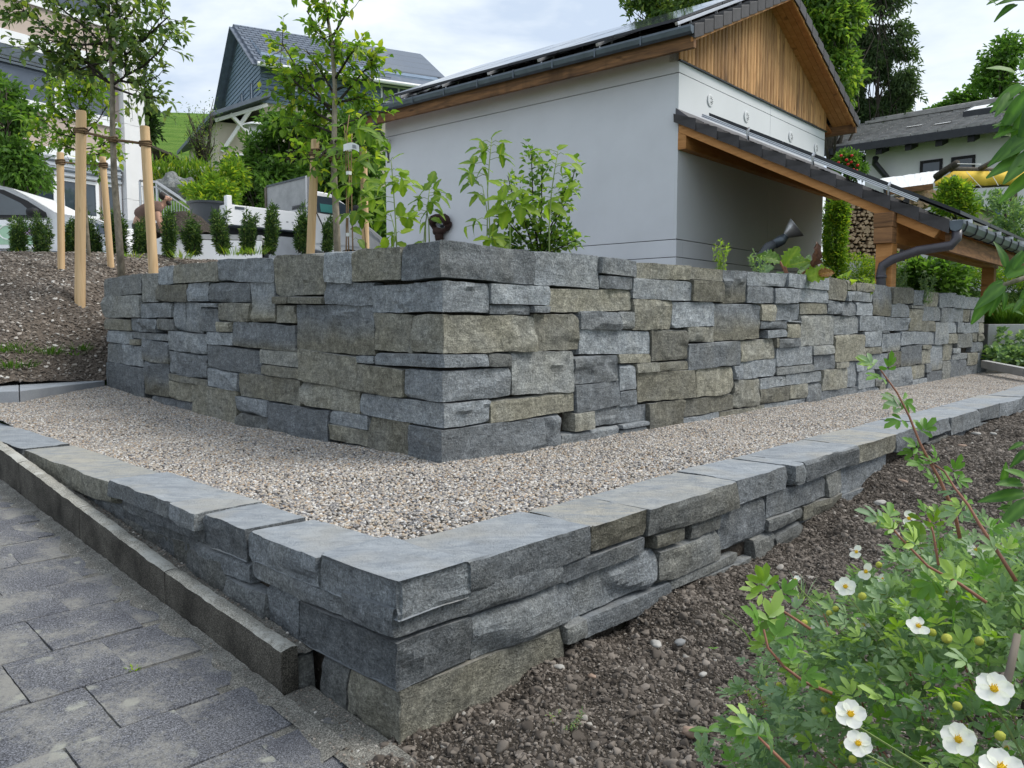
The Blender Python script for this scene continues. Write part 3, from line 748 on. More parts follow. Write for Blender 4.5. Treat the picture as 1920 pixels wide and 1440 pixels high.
# ---------------------------------------------------------------- ground, gravel, driveway, soil
def lowfr(r, l, z=0.0): return LC + r * Rv + l * Ll + UP * z
def tallfr(r, l, z=0.0): return TC + r * Rv + l * Lt + UP * z
def grid_sheet(name, fn, nu, nv, m, kind='structure', smooth=True):
    """fn(u,v arrays in [0,1]) -> xyz"""
    u, v = np.meshgrid(np.linspace(0, 1, nu), np.linspace(0, 1, nv), indexing='ij')
    P = fn(u.ravel(), v.ravel())
    i = np.arange(nu * nv).reshape(nu, nv)
    f = np.stack([i[:-1, :-1], i[1:, :-1], i[1:, 1:], i[:-1, 1:]], -1).reshape(-1, 4)
    o = obj(name, P, f, m, smooth=smooth)
    return tag(o, kind=kind)
def scatter(o, name, m, density, size, squash, seed, sub=2, spread_=.5, lift=0.0, rough_=.25):
    """geometry-nodes stones lying on a copy of the sheet o; one 'stuff' object"""
    d = bpy.data.objects.new(name, o.data); COL.objects.link(d); d.location = o.location
    ng = bpy.data.node_groups.new(name, 'GeometryNodeTree')
    ng.interface.new_socket('Geometry', in_out='INPUT', socket_type='NodeSocketGeometry')
    ng.interface.new_socket('Geometry', in_out='OUTPUT', socket_type='NodeSocketGeometry')
    N = ng.nodes.new; Lk = ng.links.new
    gi, go = N('NodeGroupInput'), N('NodeGroupOutput')
    dp = N('GeometryNodeDistributePointsOnFaces'); dp.inputs['Density'].default_value = density; dp.inputs['Seed'].default_value = seed
    Lk(gi.outputs[0], dp.inputs['Mesh'])
    ico = N('GeometryNodeMeshIcoSphere'); ico.inputs['Radius'].default_value = size / 2; ico.inputs['Subdivisions'].default_value = sub
    sp = N('GeometryNodeSetPosition'); nz = N('ShaderNodeTexNoise'); nz.inputs['Scale'].default_value = 1.1 / size
    sub_ = N('ShaderNodeVectorMath'); sub_.operation = 'SUBTRACT'; sub_.inputs[1].default_value = (.5, .5, .5)
    sc_ = N('ShaderNodeVectorMath'); sc_.operation = 'SCALE'; sc_.inputs['Scale'].default_value = size * rough_ * 2.4
    Lk(nz.outputs['Color'], sub_.inputs[0]); Lk(sub_.outputs[0], sc_.inputs[0]); Lk(sc_.outputs[0], sp.inputs['Offset'])
    Lk(ico.outputs['Mesh'], sp.inputs['Geometry'])
    sm = N('GeometryNodeSetShadeSmooth'); Lk(sp.outputs[0], sm.inputs[0])
    mt = N('GeometryNodeSetMaterial'); mt.inputs['Material'].default_value = m; Lk(sm.outputs[0], mt.inputs[0])
    ip = N('GeometryNodeInstanceOnPoints')
    Lk(dp.outputs['Points'], ip.inputs['Points']); Lk(mt.outputs[0], ip.inputs['Instance'])
    rr = N('FunctionNodeRandomValue'); rr.data_type = 'FLOAT_VECTOR'; rr.inputs[0].default_value = (-.6, -.6, 0); rr.inputs[1].default_value = (.6, .6, 6.28); rr.inputs['Seed'].default_value = 3
    Lk(rr.outputs[0], ip.inputs['Rotation'])
    rs = N('FunctionNodeRandomValue'); rs.data_type = 'FLOAT_VECTOR'; rs.inputs[0].default_value = (1 - spread_, 1 - spread_, squash * (1 - spread_)); rs.inputs[1].default_value = (1 + spread_, 1 + spread_, squash * (1 + spread_)); rs.inputs['Seed'].default_value = 8
    Lk(rs.outputs[0], ip.inputs['Scale'])
    tr = N('GeometryNodeTransform'); tr.inputs['Translation'].default_value = (0, 0, lift); Lk(ip.outputs[0], tr.inputs[0])
    Lk(tr.outputs[0], go.inputs[0])
    md = d.modifiers.new('scatter', 'NODES'); md.node_group = ng
    return tag(d, kind='stuff')

# gravel strip: two arms between the low wall and the tall wall
def arm(p0, p1, q0, q1, nz=.012, left=False):
    p0, p1, q0, q1 = map(np.array, (p0, p1, q0, q1))
    def fn(u, v):
        u, v = u[:, None], v[:, None]
        P = (p0 * (1 - u) + p1 * u) * (1 - v) + (q0 * (1 - u) + q1 * u) * v
        l = P @ Lt - TC @ Lt
        P[:, 2] += nz * vnoise(P * 2.2, 3) + .006 * vnoise(P * 7, 4)
        if left: P[:, 2] += np.interp(P @ Lt - TC @ Lt, [2.5, 4.1, 5.5, 7], [0, .055, .145, .2])
        return P
    return fn
zg = -.012
in_c = lowfr(.26, .30, zg)          # inner corner of the capstones
tc_ = tallfr(.05, .05, zg)
gr_r = grid_sheet('gravel_bed', arm(in_c, lowfr(14, .30, zg - .012), tc_, tallfr(12.6, .05, zg)), 120, 24, M_GRAVELBASE)
gr_l = grid_sheet('gravel_bed', arm(lowfr(.26, .302, zg), lowfr(.26, 9, zg), tallfr(.052, .05, zg), tallfr(.05, 6.6, zg), left=True), 80, 24, M_GRAVELBASE)
scatter(gr_r, 'gravel', M_PEBBLE, 6500, .0138, .72, 11)
scatter(gr_l, 'gravel', M_PEBBLE, 6500, .0138, .72, 12)

# driveway of square concrete pavers, half-bond, rising along the kerb
def drv(r, l, dz=0.0): return lowfr(r, l, DRV0 + DRVK * l + dz)
dw = MB(); dw.add([drv(-.101, -4, -.009), drv(-.101, 9, -.009), drv(-6, 9, -.009), drv(-6, -4, -.009)], [(0, 1, 2, 3)])
driveway = dw.out('driveway', M_JOINT); tag(driveway, kind='structure')
def paver_mesh():
    v, f = [], []
    n = 4; s = .1585
    b = MB()
    ed = .008
    lo, hi = -.05, 0.0
    P, Fq = lattice_box((8, 8, 2)); p = (P - .5) * np.array([2 * s, 2 * s, .05])
    h = np.array([s, s, .025]); r = .004
    inner = np.clip(p, -(h - r), h - r); d = p - inner; dl = np.linalg.norm(d, axis=1, keepdims=True)
    p = inner + d / (dl + 1e-9) * np.minimum(dl, r)
    return p, Fq
pv, pf = paver_mesh()
ax_ = np.stack([Rv, Ll + UP * DRVK, UP], 1)
PM = [mesh_of('paver', (pv + np.stack([vnoise(pv * 30 + 9 * q, 1), vnoise(pv * 30 + 9 * q, 2), vnoise(pv * 22 + 9 * q, 3)], 1) * .0022) @ ax_.T, pf, M_PAVER, True, sharp=32) for q in range(4)]
npv = 0
rows = sorted(range(-5, 20), key=lambda a: abs(a - 2))
cand = []
for row in range(-5, 16):
    off = -.395 if row % 2 else -.555
    for k in range(-16, 3):
        r_ = off + .32 * k - .16; l_ = .32 * row + .17
        if r_ - .155 > -.135 or r_ < -4.5: continue
        q = drv(r_, l_)
        if q[1] < .9: continue
        cand.append((abs(q[0] - (-1.2)) * .6 + abs(q[1] - 2.6), r_, l_))
for _, r_, l_ in sorted(cand)[:260]:
    w = 0
    o = bpy.data.objects.new('paver', random.choice(PM)); COL.objects.link(o); o.parent = driveway
    edge = r_ + .155 > -.1
    if edge: # cut paver beside the kerb
        sc = max(.1, (-.104 - (r_ - .155)) / .31)
        q = drv(r_ - .155 + .155 * sc, l_, -.025 + random.uniform(-.003, .001))
        o.matrix_basis = Matrix.Translation(q - W[driveway.name]) @ Matrix(np.block([[np.outer(Rv, Rv) * (sc - 1) + np.eye(3), np.zeros((3, 1))], [np.zeros((1, 3)), np.ones((1, 1))]]).tolist())
    else:
        q = drv(r_, l_, -.025 + random.uniform(-.003, .002))
        o.location = q - W[driveway.name]
        o.rotation_euler = (random.uniform(-.006, .006), random.uniform(-.006, .006), random.uniform(-.008, .008))
# dirt that has washed against the kerb
def dirt(u, v):
    l = .1 + u * 4.6; r = -.103 - v * (.085 + .07 * fbm(np.stack([l * 6, l * 0, l * 0], 1), 2, 3))
    P = np.stack([drv(a, b) for a, b in zip(r, l)])
    P[:, 2] += .016 * (1 - v) ** 1.6 + .001 + .006 * vnoise(P * 26, 3) * (1 - v) - (v > .8) * .006 - (v > .97) * .02
    return P
dirt_strip = grid_sheet('driveway_dirt', dirt, 260, 12, M_JOINT)
scatter(dirt_strip, 'driveway_grit', M_BANKSTONE, 500, .006, .7, 5)
# joint strip between the kerb's end and the wall corner
js = grid_sheet('wall_footing', lambda u, v: np.stack([drv(a, b, .004) for a, b in zip(-.16 + u * .17, -1.2 + v * 1.69)]) + np.outer(.008 * vnoise(np.stack([u * 9, v * 30, u], 1), 2), UP), 8, 70, M_JOINT)
scatter(js, 'footing_grit', M_BANKSTONE, 1200, .008, .7, 6)

# kerb of concrete edging
bk = grid_sheet('kerb_backfill', lambda u, v: np.stack([LC + a * Rv + b * Ll + UP * (float(np.interp(b, [.36, .42, .5, 1.5, 3.9, 6.6], [-.50, -.42, -.345, -.262, -.02, .1]))) for a, b in zip(-.04 + u * .07, .5 + v * 5.2)]) + np.outer(.012 * vnoise(np.stack([u * 5, v * 90, u], 1), 2), UP), 5, 120, M_JOINT)
scatter(bk, 'backfill_grit', M_BANKSTONE, 1500, .011, .7, 7)
kerb = thing('kerb', drv(-.07, .49), 'weathered dark concrete kerb edging between the driveway and the low wall', 'kerb')
kerb['kind'] = 'thing'
l0 = .49
for ln in (.92, 1.0, 1.0, 1.0, 1.0, 1.0):
    a, b_ = l0 + .003, l0 + ln - .003
    P, Fq = lattice_box((3, 40, 8)); P = P.copy()
    r = -.1 + P[:, 0] * .062; l = a + P[:, 1] * (b_ - a)
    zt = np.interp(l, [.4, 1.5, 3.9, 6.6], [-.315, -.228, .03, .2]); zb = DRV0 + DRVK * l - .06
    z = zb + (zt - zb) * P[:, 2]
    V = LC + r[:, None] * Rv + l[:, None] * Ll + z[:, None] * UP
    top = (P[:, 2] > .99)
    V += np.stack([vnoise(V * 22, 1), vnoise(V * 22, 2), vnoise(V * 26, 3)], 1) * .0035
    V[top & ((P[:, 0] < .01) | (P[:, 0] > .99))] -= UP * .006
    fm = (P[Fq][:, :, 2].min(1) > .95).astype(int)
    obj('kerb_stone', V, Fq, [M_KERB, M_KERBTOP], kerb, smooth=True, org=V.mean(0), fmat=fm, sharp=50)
    l0 += ln

# planting bed in front of the low wall
def bed(u, v):
    t = -1.6 + u * 13.6; s = v * 3.4 - .06      # s: distance out from the wall
    P = LC + t[:, None] * Rv - s[:, None] * (Ll)
    z = np.interp(t, [a for a, b in LOW_BASE], [b for a, b in LOW_BASE]) + s * .02
    z = np.where(t < 0, np.interp(t, [-1.6, 0], [-.62, -.515]), z)
    P[:, 2] = z + .042 * fbm(P * 3.1, 3, 4) + .020 * vnoise(P * 14, 5) + .005 * vnoise(P * 45, 6)
    return P
soil = grid_sheet('soil', bed, 300, 110, M_SOIL)
scatter(soil, 'soil_clods', M_CLOD, 700, .021, .75, 21, spread_=.65, rough_=.5)
scatter(soil, 'soil_lumps', M_CLOD, 90, .034, .75, 24, spread_=.45, rough_=.26, sub=3)
scatter(soil, 'small_clods', M_CLOD, 3200, .012, .8, 23, spread_=.5, rough_=.45)
scatter(soil, 'soil_crumbs', M_CLOD, 7500, .0075, .8, 22, spread_=.5, sub=1, rough_=.4)
def soil_at(px, py):
    z = -.46
    for _ in range(12):
        p = atz(px, py, z); t = (p - LC) @ Rv; s = -((p - LC) @ Ll)
        z = soil_z(t) + s * .02
    return atz(px, py, z)

# garden level behind the tall wall, the parking place and the hill
def sheet_poly(name, pts, m):
    b = MB(); b.add(pts, [tuple(range(len(pts)))]); return tag(b.out(name, m), kind='structure')
gz = 1.12
sheet_poly('bounce_ground', [np.array([1.2, 7.5, gz + .006]), tallfr(11, .6, gz + .006), np.array([13., 22, gz + .006]), np.array([-4, 19, gz + .006]), np.array([-3., 10, gz + .006])], M_CONC)  # unseen pale sheet, added to bounce light up at the garage walls
sheet_poly('garden_bed', [tallfr(.3, .3, gz), tallfr(12.2, .3, gz), np.array([14., 26, gz]), np.array([-6., 26, gz]), tallfr(.3, 5.6, gz + .1)], M_SOIL)
# bank left of the wall
def bank(u, v):
    y0 = 7.3 + 0 * u; X = -16 + u * 12.6
    # front edge runs from the slab line
    yf = np.interp(X, [-16, -5.1, -4.5, -3.4], [3.2, 7.0, 8.1, 9.4]); yb = 12.2
    Y = yf + v * (yb - yf)
    P = np.stack([X, Y, 0 * X], 1)
    s = v * (yb - yf)
    z = .20 + np.interp(s, [0, .5, 1.0, 2.0, 3.2, 4.2, 9], [0, .30, .58, 1.02, 1.40, 1.58, 1.60])
    P[:, 2] = z + .03 * fbm(P * 2.3, 3, 4) + .014 * vnoise(P * 11, 5)
    return P
bank_o = grid_sheet('soil_bank', bank, 150, 90, M_BANK)
scatter(bank_o, 'bank_clods', M_BANKSTONE, 420, .034, .5, 31, spread_=.7, rough_=.4)
scatter(bank_o, 'bank_crumbs', M_CLOD, 900, .026, .6, 32, sub=1, rough_=.4)
def bank_at(px, py):
    best = None
    dg_ = None
    for Y in np.arange(6, 14, .02):
        p = aty(px, py, Y)
        yf = np.interp(p[0], [-16, -5.1, -4.5, -3.4], [3.2, 7.0, 8.1, 9.4]); s = p[1] - yf
        if s < 0: continue
        z = .20 + np.interp(s, [0, .5, 1.0, 2.0, 3.2, 4.2, 9], [0, .30, .58, 1.02, 1.40, 1.58, 1.60])
        if p[2] <= z: return p
    return aty(px, py, 11.5)
def bank_z(X, Y):
    s = Y - np.interp(X, [-16, -5.1, -4.5, -3.4], [3.2, 7.0, 8.1, 9.4])
    return .20 + float(np.interp(s, [0, .5, 1.0, 2.0, 3.2, 4.2, 9], [0, .30, .58, 1.02, 1.40, 1.58, 1.60]))
sheet_poly('parking_lot', [np.array([-30., 12.1, 1.72]), np.array([-3., 12.1, 1.72]), np.array([-3., 26, 1.72]), np.array([-30., 26, 1.72])], M_CONC)
# stone slabs bordering the gravel at the foot of the bank
slabs = thing('edging_slab', atz(100, 710, .2), 'grey flat stone slab edging at the foot of the soil bank left of the wall', 'slab')
slabs['kind'] = 'thing'
for xa, xb in ((-90, 36), (36, 197)):
    q = [atz(xa + 1, np.interp(xa, [0, 195], [737, 714]), .19), atz(xb - 1, np.interp(xb, [0, 195], [737, 714]), .19), atz(xb - 1, np.interp(xb, [0, 195], [706, 688]), .22), atz(xa + 1, np.interp(xa, [0, 195], [706, 688]), .22)]
    MB().hexa([p - UP * .16 for p in q] + q).out('slab', M_SLAB, slabs, bev=.006)
# far terrain
def terr(u, v):
    X = -160 + u * 320; Y = -40 + v * 300
    z = np.full_like(X, -.95)
    far = np.clip((Y - 24) / 40, 0, 1)
    hill = np.clip((Y - 22), 0, None)
    left = 1 / (1 + np.exp((X + 2) / 9.))
    z = z + np.clip((Y - 14) / 6, 0, 1) * 2.4
    z += left * np.interp(hill, [0, 14, 24, 40, 75, 120, 240], [0, 2.6, 6.0, 13.5, 25.5, 25.5, 15]) + (1 - left) * np.interp(hill, [0, 40, 240], [0, 4, 14])
    P = np.stack([X, Y, z + .4 * fbm(np.stack([X, Y, 0 * X], 1) * .06, 2) * far], 1)
    return P
m, g, o = newmat('meadow')
co = g.n('NewGeometry', 'Position')
c = g.mix(g.ramp(g.noise(co, 1.2, 8, .7), (.3, 0.), (.7, 1.)), (.07, .155, .022), (.13, .235, .038))
c = g.mix(g.ramp(g.noise(g.vmul(co, (.3, .3, 3.0)), 1.1, 4), (.45, 0.), (.62, .5)), c, (.20, .30, .06))
finish(g, o, c, .95, g.noise(co, 9, 6, .8), .25, .8, spec=.1)
tag(grid_sheet('hillside', terr, 130, 130, m), kind='structure')
# ---------------------------------------------------------------- the garage with its lean-to
class Frame:
    def __init__(s, o, a, b): s.o, s.a, s.b = np.array([o[0], o[1], 0.]), np.array([math.sin(rad(a)), math.cos(rad(a)), 0.]), np.array([math.sin(rad(b)), math.cos(rad(b)), 0.])
    def __call__(s, u, v, z): return s.o + u * s.a + v * s.b + UP * z
    def uv(s, p):
        M = np.array([[s.a[0], s.b[0]], [s.a[1], s.b[1]]]); return np.linalg.solve(M, (np.asarray(p) - s.o)[:2])
def build_garage():
    fr = Frame((2.52, 12.0), -51.4, 42.4)
    t = thing('garage', fr(0, 0, 1.1), 'pale grey garage with timber plank gable, solar roof and tiled lean-to', 'building')
    # long wall (v=0) and gable wall (u=0) as stacked wall panels with recessed joints
    zs = [1.0, 1.83, 2.10, 4.59, 4.94]
    MB().box((.03, .03, 1.0), (6.5, 5.8, 4.9), fr).out('wall_core', M_DARKMET, t)
    for i in range(4):
        g_ = .006
        b = MB().box((0, 0, zs[i] + g_), (6.52, .2, zs[i + 1] - g_), fr); b.out('wall_panel', M_RENDER, t)
        for v0, v1 in ((.202, 3.215), (3.225, 5.83)):
            up = i >= 2
            z1 = 4.76 if i == 3 else zs[i + 1]
            MB().box((0 if not up else -.004, v0 if not up or v0 > 1 else 0 + (.0 if up else .2), zs[i] + g_), (.199, v1, z1 - g_), fr).out('wall_panel', M_PANEL if up else M_RENDER, t) if not (up and v0 < 1) else \
                MB().box((-.004, -.002, zs[i] + g_), (-.001 + .05, v1, z1 - g_), fr).out('wall_panel', M_PANEL, t)
    # gable planks
    ap, ez, sl = 2.92, 5.21, .47
    n = 50; w = 5.86 / n
    MB().box((.02, 0, 4.74), (.04, 5.83, 4.95), fr).out('flashing', M_DARKMET, t)
    back = [fr(.01, 0, 4.77), fr(.01, 5.83, 4.77), fr(.01, 5.83, 5.2), fr(.01, ap, 5.2 + ap * sl), fr(.01, 0, 5.2)]
    MB().prism(back, fr.a * .15).out('gable_backing', M_BLACK, t)
    MB().box((-.045, -.03, 4.752), (.0, 5.86, 4.768), fr).out('flashing', M_DARKMET, t)
    for i in range(n):
        v0, v1 = -.02 + i * w + .006, -.02 + (i + 1) * w - .006
        vm = (v0 + v1) / 2
        zt = lambda v: ez - .1 + (ap - abs(v - ap)) * sl
        z0 = 4.775 + random.uniform(0, .012)
        b = MB()
        pr = random.uniform(.028, .036)
        # rounded plank: five-sided section
        sec = [(0, v0), (-pr * .6, v0), (-pr, v0 + .022), (-pr, v1 - .022), (-pr * .6, v1), (0, v1)]
        lo = [fr(a, v, z0) for a, v in sec]; hi = [fr(a, v, zt(v)) for a, v in sec]
        k = len(sec)
        b.add(lo + hi, [tuple(range(k)), tuple(range(2 * k - 1, k - 1, -1))] + [(j, k + j, k + (j + 1) % k, (j + 1) % k) for j in range(k)])
        b.out('plank', M_PLANK, t, org=fr(0, vm, z0))
    # round vents
    for v, z in ((.972, 4.375), (2.26, 4.37), (4.13, 4.36), (5.38, 4.35)):
        b = MB().lathe([(.0, .014), (.082, .014), (.098, .010), (.102, 0)], fr(-.005, v, z), 20, -fr.a)
        vt = b.out('vent', M_PANEL, t, smooth=False)
        sb = MB()
        for k in range(12):
            a = 2 * math.pi * k / 12
            for rr in (.035, .06):
                c = fr(-.0195, v + rr * math.cos(a), z + rr * math.sin(a))
                sb.beam(c - fr.b * .008 * math.cos(a) - UP * .008 * math.sin(a), c + fr.b * .008 * math.cos(a) + UP * .008 * math.sin(a), .007, .004, -fr.a)
        sb.out('slot', M_DARKMET, vt)
    # roof: two slopes with overhang
    uo, ue = -.475, 6.75
    def rz(v): return ez + (ap - abs(v - ap)) * sl
    for s in (0, 1):
        f = (lambda v: v) if s == 0 else (lambda v: 2 * ap - v)
        q = lambda u, v, dz: fr(u, f(v), rz(v) + dz)
        b = MB().hexa([q(uo, -.45, -.06), q(ue, -.45, -.06), q(ue, ap, -.06), q(uo, ap, -.06), q(uo, -.45, -.02), q(ue, -.45, -.02), q(ue, ap, -.02), q(uo, ap, -.02)])
        deck = b.out('roof', M_DARKMET, t)
        # tile rows across the slope: stepped courses
        L_ = math.hypot(ap + .45, (ap + .45) * sl); m = 11
        tb = MB()
        for k in range(m):
            va, vb = -.47 + (ap + .47) * k / m, -.47 + (ap + .47) * (k + 1) / m + .03
            ncol = 24
            for c in range(ncol):
                ua, ub = .05 + uo + (ue - uo - .05) * c / ncol, .05 + uo + (ue - uo - .05) * (c + 1) / ncol - .012
                um = (ua + ub) / 2
                tb.add([q(ua, va, .03), q(um, va, .055), q(ub, va, .03), q(ub, vb, .0), q(um, vb, .02), q(ua, vb, .0), q(ua, va, -.01), q(um, va, -.0), q(ub, va, -.01)],
                       [(0, 1, 4, 5), (1, 2, 3, 4), (6, 7, 1, 0), (7, 8, 2, 1)])
        o = tb.out('roof_tiles', M_TILE, t); o['kind'] = 'stuff'
        # verge tiles along the gable edge
        for k in range(m + 1):
            va, vb = -.47 + (ap + .5) * k / (m + 1), -.47 + (ap + .5) * (k + 1) / (m + 1) - .012
            b = MB().hexa([q(uo - .03, va, -.135), q(uo + .2, va, .0), q(uo + .2, vb, -.02), q(uo - .03, vb, -.155), q(uo - .03, va, .075), q(uo + .2, va, .075), q(uo + .2, vb, .03), q(uo - .03, vb, .03)])
            b.out('verge_tile', M_TILE, t, bev=.008, org=q(uo, va, 0))
        # soffit boards under the overhang and the barge board
        for k in range(4):
            ua, ub = uo + .045 + k * .106, uo + .045 + (k + 1) * .106 - .006
            b = MB().hexa([q(ua, -.42, -.115), q(ub, -.42, -.115), q(ub, ap, -.115), q(ua, ap, -.115), q(ua, -.42, -.065), q(ub, -.42, -.065), q(ub, ap, -.065), q(ua, ap, -.065)])
            b.out('soffit_board', M_LARCH, t, org=q(ua, 1.2, -.1))
        b = MB().hexa([q(uo + .005, -.45, -.175), q(uo + .04, -.45, -.175), q(uo + .04, ap, -.175), q(uo + .005, ap, -.175), q(uo + .005, -.45, -.065), q(uo + .04, -.45, -.065), q(uo + .04, ap, -.065), q(uo + .005, ap, -.065)])
        b.out('barge_board', M_LARCH, t)
        # eaves: fascia, soffit strip, gutter
        q0 = lambda u, v, z: fr(u, f(v), z)
        MB().hexa([q0(uo, -.44, 4.745), q0(ue, -.44, 4.745), q0(ue, -.37, 4.745), q0(uo, -.37, 4.745), q0(uo, -.44, 4.955), q0(ue, -.44, 4.955), q0(ue, -.37, 4.975), q0(uo, -.37, 4.975)]).out('fascia', M_OLDWOOD, t)
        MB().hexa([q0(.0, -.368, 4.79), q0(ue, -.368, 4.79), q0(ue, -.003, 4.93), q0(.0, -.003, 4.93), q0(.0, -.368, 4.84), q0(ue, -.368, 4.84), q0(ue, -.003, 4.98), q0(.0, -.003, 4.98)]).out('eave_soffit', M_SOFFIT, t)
        gb = MB(); prof = [(-.055, .06), (-.06, .03), (-.045, -.03), (0, -.055), (.045, -.03), (.06, .03), (.06, .055)]
        vv = [q0(u, -.515 + a, 4.965 + z) for u in (uo - .02, ue) for a, z in prof]
        k = len(prof)
        gb.add(vv, [(j, j + 1, k + j + 1, k + j) for j in range(k - 1)] + [tuple(range(k))])
        gu = gb.out('gutter', M_GREYMET, t)
        sd = gu.modifiers.new('thick', 'SOLIDIFY'); sd.thickness = .006
        bb = MB()
        for u in np.arange(.3, 6.6, .8): bb.box((u - .012, -.585, 4.90), (u + .012, -.575, 5.03), lambda a, b_, c: q0(a, b_, c))
        bb.out('gutter_brackets', M_GREYMET, gu)
    MB().tube([fr(uo, ap, rz(ap) + .04), fr(ue, ap, rz(ap) + .04)], .11, 8).out('ridge_cap', M_TILE, t)
    # solar panels on the near slope, on rails with hooks
    for r_ in range(2):
        for c in range(6):
            va, vb = -.12 + r_ * 1.36, -.12 + (r_ + 1) * 1.36 - .02
            ua, ub = .03 + c * 1.06, .03 + (c + 1) * 1.06 - .02
            if c == 0: ua = -.05
            q = lambda u, v, dz: fr(u, v, rz(v) + dz)
            b = MB().hexa([q(ua, va, .15), q(ub, va, .15), q(ub, vb, .15), q(ua, vb, .15), q(ua, va, .19), q(ub, va, .19), q(ub, vb, .19), q(ua, vb, .19)])
            p = b.out('solar_panel', M_DARKMET, t, org=q(ua, va, .15))
            b = MB(); b.add([q(ua + .015, va + .015, .1925), q(ub - .015, va + .015, .1925), q(ub - .015, vb - .015, .1925), q(ua + .015, vb - .015, .1925)], [(0, 1, 2, 3)])
            b.out('panel_glass', M_SOLAR, p)
    for u in (-.12, 1.25, 2.4, 3.5, 4.6, 5.7):
        q = lambda v, dz: fr(u, v, rz(v) + dz)
        rl_ = MB().beam(q(-.3, .12), q(2.7, .12), .045, .045, fr.b).out('panel_rail', M_ALU, t)
        hb = MB()
        for v in (-.22, .1, .9, 1.7, 2.4): hb.beam(q(v, .02), q(v, .10), .03, .008, fr.b)
        hb.out('roof_hooks', M_ALU, rl_)
    # downpipe at the far eave end
    dpp = [aty(703, 222, 15.6), aty(704, 240, 15.65), aty(726, 272, 16.0), aty(731, 290, 16.05), aty(731, 306, 16.05)]
    MB().tube(dpp, .055, 10).out('downpipe', M_PIPE, t, smooth=True)
    MB().tube([aty(733, 306, 16.05), aty(733, 520, 16.05)], .035, 8).out('drain_pipe', M_ALU, t, smooth=True)

    # lean-to against the gable wall
    z0, ls, U = 3.93, .52, 3.72
    l = lambda w_, v, dz: fr(-w_, v, z0 - w_ * ls + dz)
    V0, V1 = -.06, 6.6
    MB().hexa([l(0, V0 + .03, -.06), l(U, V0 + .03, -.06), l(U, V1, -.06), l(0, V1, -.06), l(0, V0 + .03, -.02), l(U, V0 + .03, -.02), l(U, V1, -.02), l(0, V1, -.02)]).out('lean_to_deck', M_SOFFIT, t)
    nt = 11
    for k in range(nt):
        a, b_ = k * U / nt, (k + 1) * U / nt
        tb = MB().hexa([l(a - .03, V0 - .03 + .012, -.10), l(b_, V0 - .03 - .012, -.09), l(b_, V0 + .22, .01), l(a - .03, V0 + .22, .01), l(a - .03, V0 - .03, .022), l(b_, V0 - .03, .085), l(b_, V0 + .22, .075), l(a - .03, V0 + .22, .012)])
        tb.out('verge_tile', M_TILE, t, bev=.012, org=l(a, V0, 0))
    tb = MB()
    for k in range(nt):
        a, b_ = k * U / nt - .03, (k + 1) * U / nt
        for c in range(21):
            va, vb = V0 + .2 + c * .31, V0 + .2 + (c + 1) * .31 - .012; vm = (va + vb) / 2
            tb.add([l(b_, va, .05), l(b_, vm, .075), l(b_, vb, .05), l(a, vb, .01), l(a, vm, .03), l(a, va, .01), l(b_, va, .0), l(b_, vm, .02), l(b_, vb, .0)], [(0, 1, 4, 5), (1, 2, 3, 4), (6, 7, 1, 0), (7, 8, 2, 1)])
    tb.out('lean_to_tiles', M_TILE, t)['kind'] = 'stuff'
    MB().hexa([l(0, V0 - .02, .03), l(.28, V0 - .02, .03), l(.28, V1, .03), l(0, V1, .03), l(.003, V0 - .02, .12), l(.28, V0 - .02, .05), l(.28, V1, .05), l(.003, V1, .12)]).out('lead_flashing', M_PIPE, t)
    # rafters: the outer one shows along the whole verge
    for i, v in enumerate((V0 + .04, .9, 1.8, 2.7, 3.6, 4.5, 5.4, 6.4)):
        MB().hexa([l(.02, v, -.22), l(U - .18, v, -.22), l(U - .18, v + .12, -.22), l(.02, v + .12, -.22), l(.02, v, -.062), l(U - .1, v, -.062), l(U - .1, v + .12, -.062), l(.02, v + .12, -.062)]).out('rafter', M_LARCH, t, bev=.006)
    MB().box((-.14, -.01, 3.44), (-.005, 6.5, 3.70), fr).out('wall_plate', M_LARCH, t, bev=.005)
    w1 = 2.99
    bm = MB().box((-w1 - .1, -.16, 1.84), (-w1 + .1, 6.3, 2.20), fr).out('beam', M_LARCH, t, bev=.006)
    MB().box((-w1 - .115, -.18, 2.03), (-w1 + .115, .02, 2.215), fr).out('beam_end', M_OLDWOOD, t, bev=.006)
    MB().box((-w1 - .11, -.175, 1.83), (-w1 + .11, .02, 2.025), fr).out('beam_end', M_OLDWOOD, t, bev=.006)
    for v, zb in ((-.10, 1.05), (5.94, .90)):
        MB().box((-w1 - .1, v, zb), (-w1 + .1, v + .2, 1.838), fr).out('post', M_LARCH, t, bev=.008)
    MB().hexa([fr(-U + .02, V0 + .1, 1.70), fr(-U + .02, V1, 1.70), fr(-U + .07, V1, 1.70), fr(-U + .07, V0 + .1, 1.70), fr(-U + .02, V0 + .1, 1.93), fr(-U + .02, V1, 1.93), fr(-U + .07, V1, 1.93), fr(-U + .07, V0 + .1, 1.93)]).out('fascia', M_OLDWOOD, t)
    prof = [(-.075, .06), (-.08, .02), (-.055, -.05), (0, -.075), (.055, -.05), (.08, .02), (.08, .06)]
    vv = [fr(-U - .07 + a, v, 2.0 + z) for v in (V0 - .02, V1) for a, z in prof]; k = len(prof)
    gb = MB(); gb.add(vv, [(j, j + 1, k + j + 1, k + j) for j in range(k - 1)] + [tuple(range(k))])
    gu = gb.out('gutter', M_GREYMET, t); gu.modifiers.new('thick', 'SOLIDIFY').thickness = .006
    for v in np.arange(.1, V1, .55):
        ring = [fr(-U - .07 + a * 1.06, v, 2.0 + z * 1.06) for a, z in prof]
        MB().tube(ring, .012, 5).out('gutter_bracket', M_DARKMET, gu)
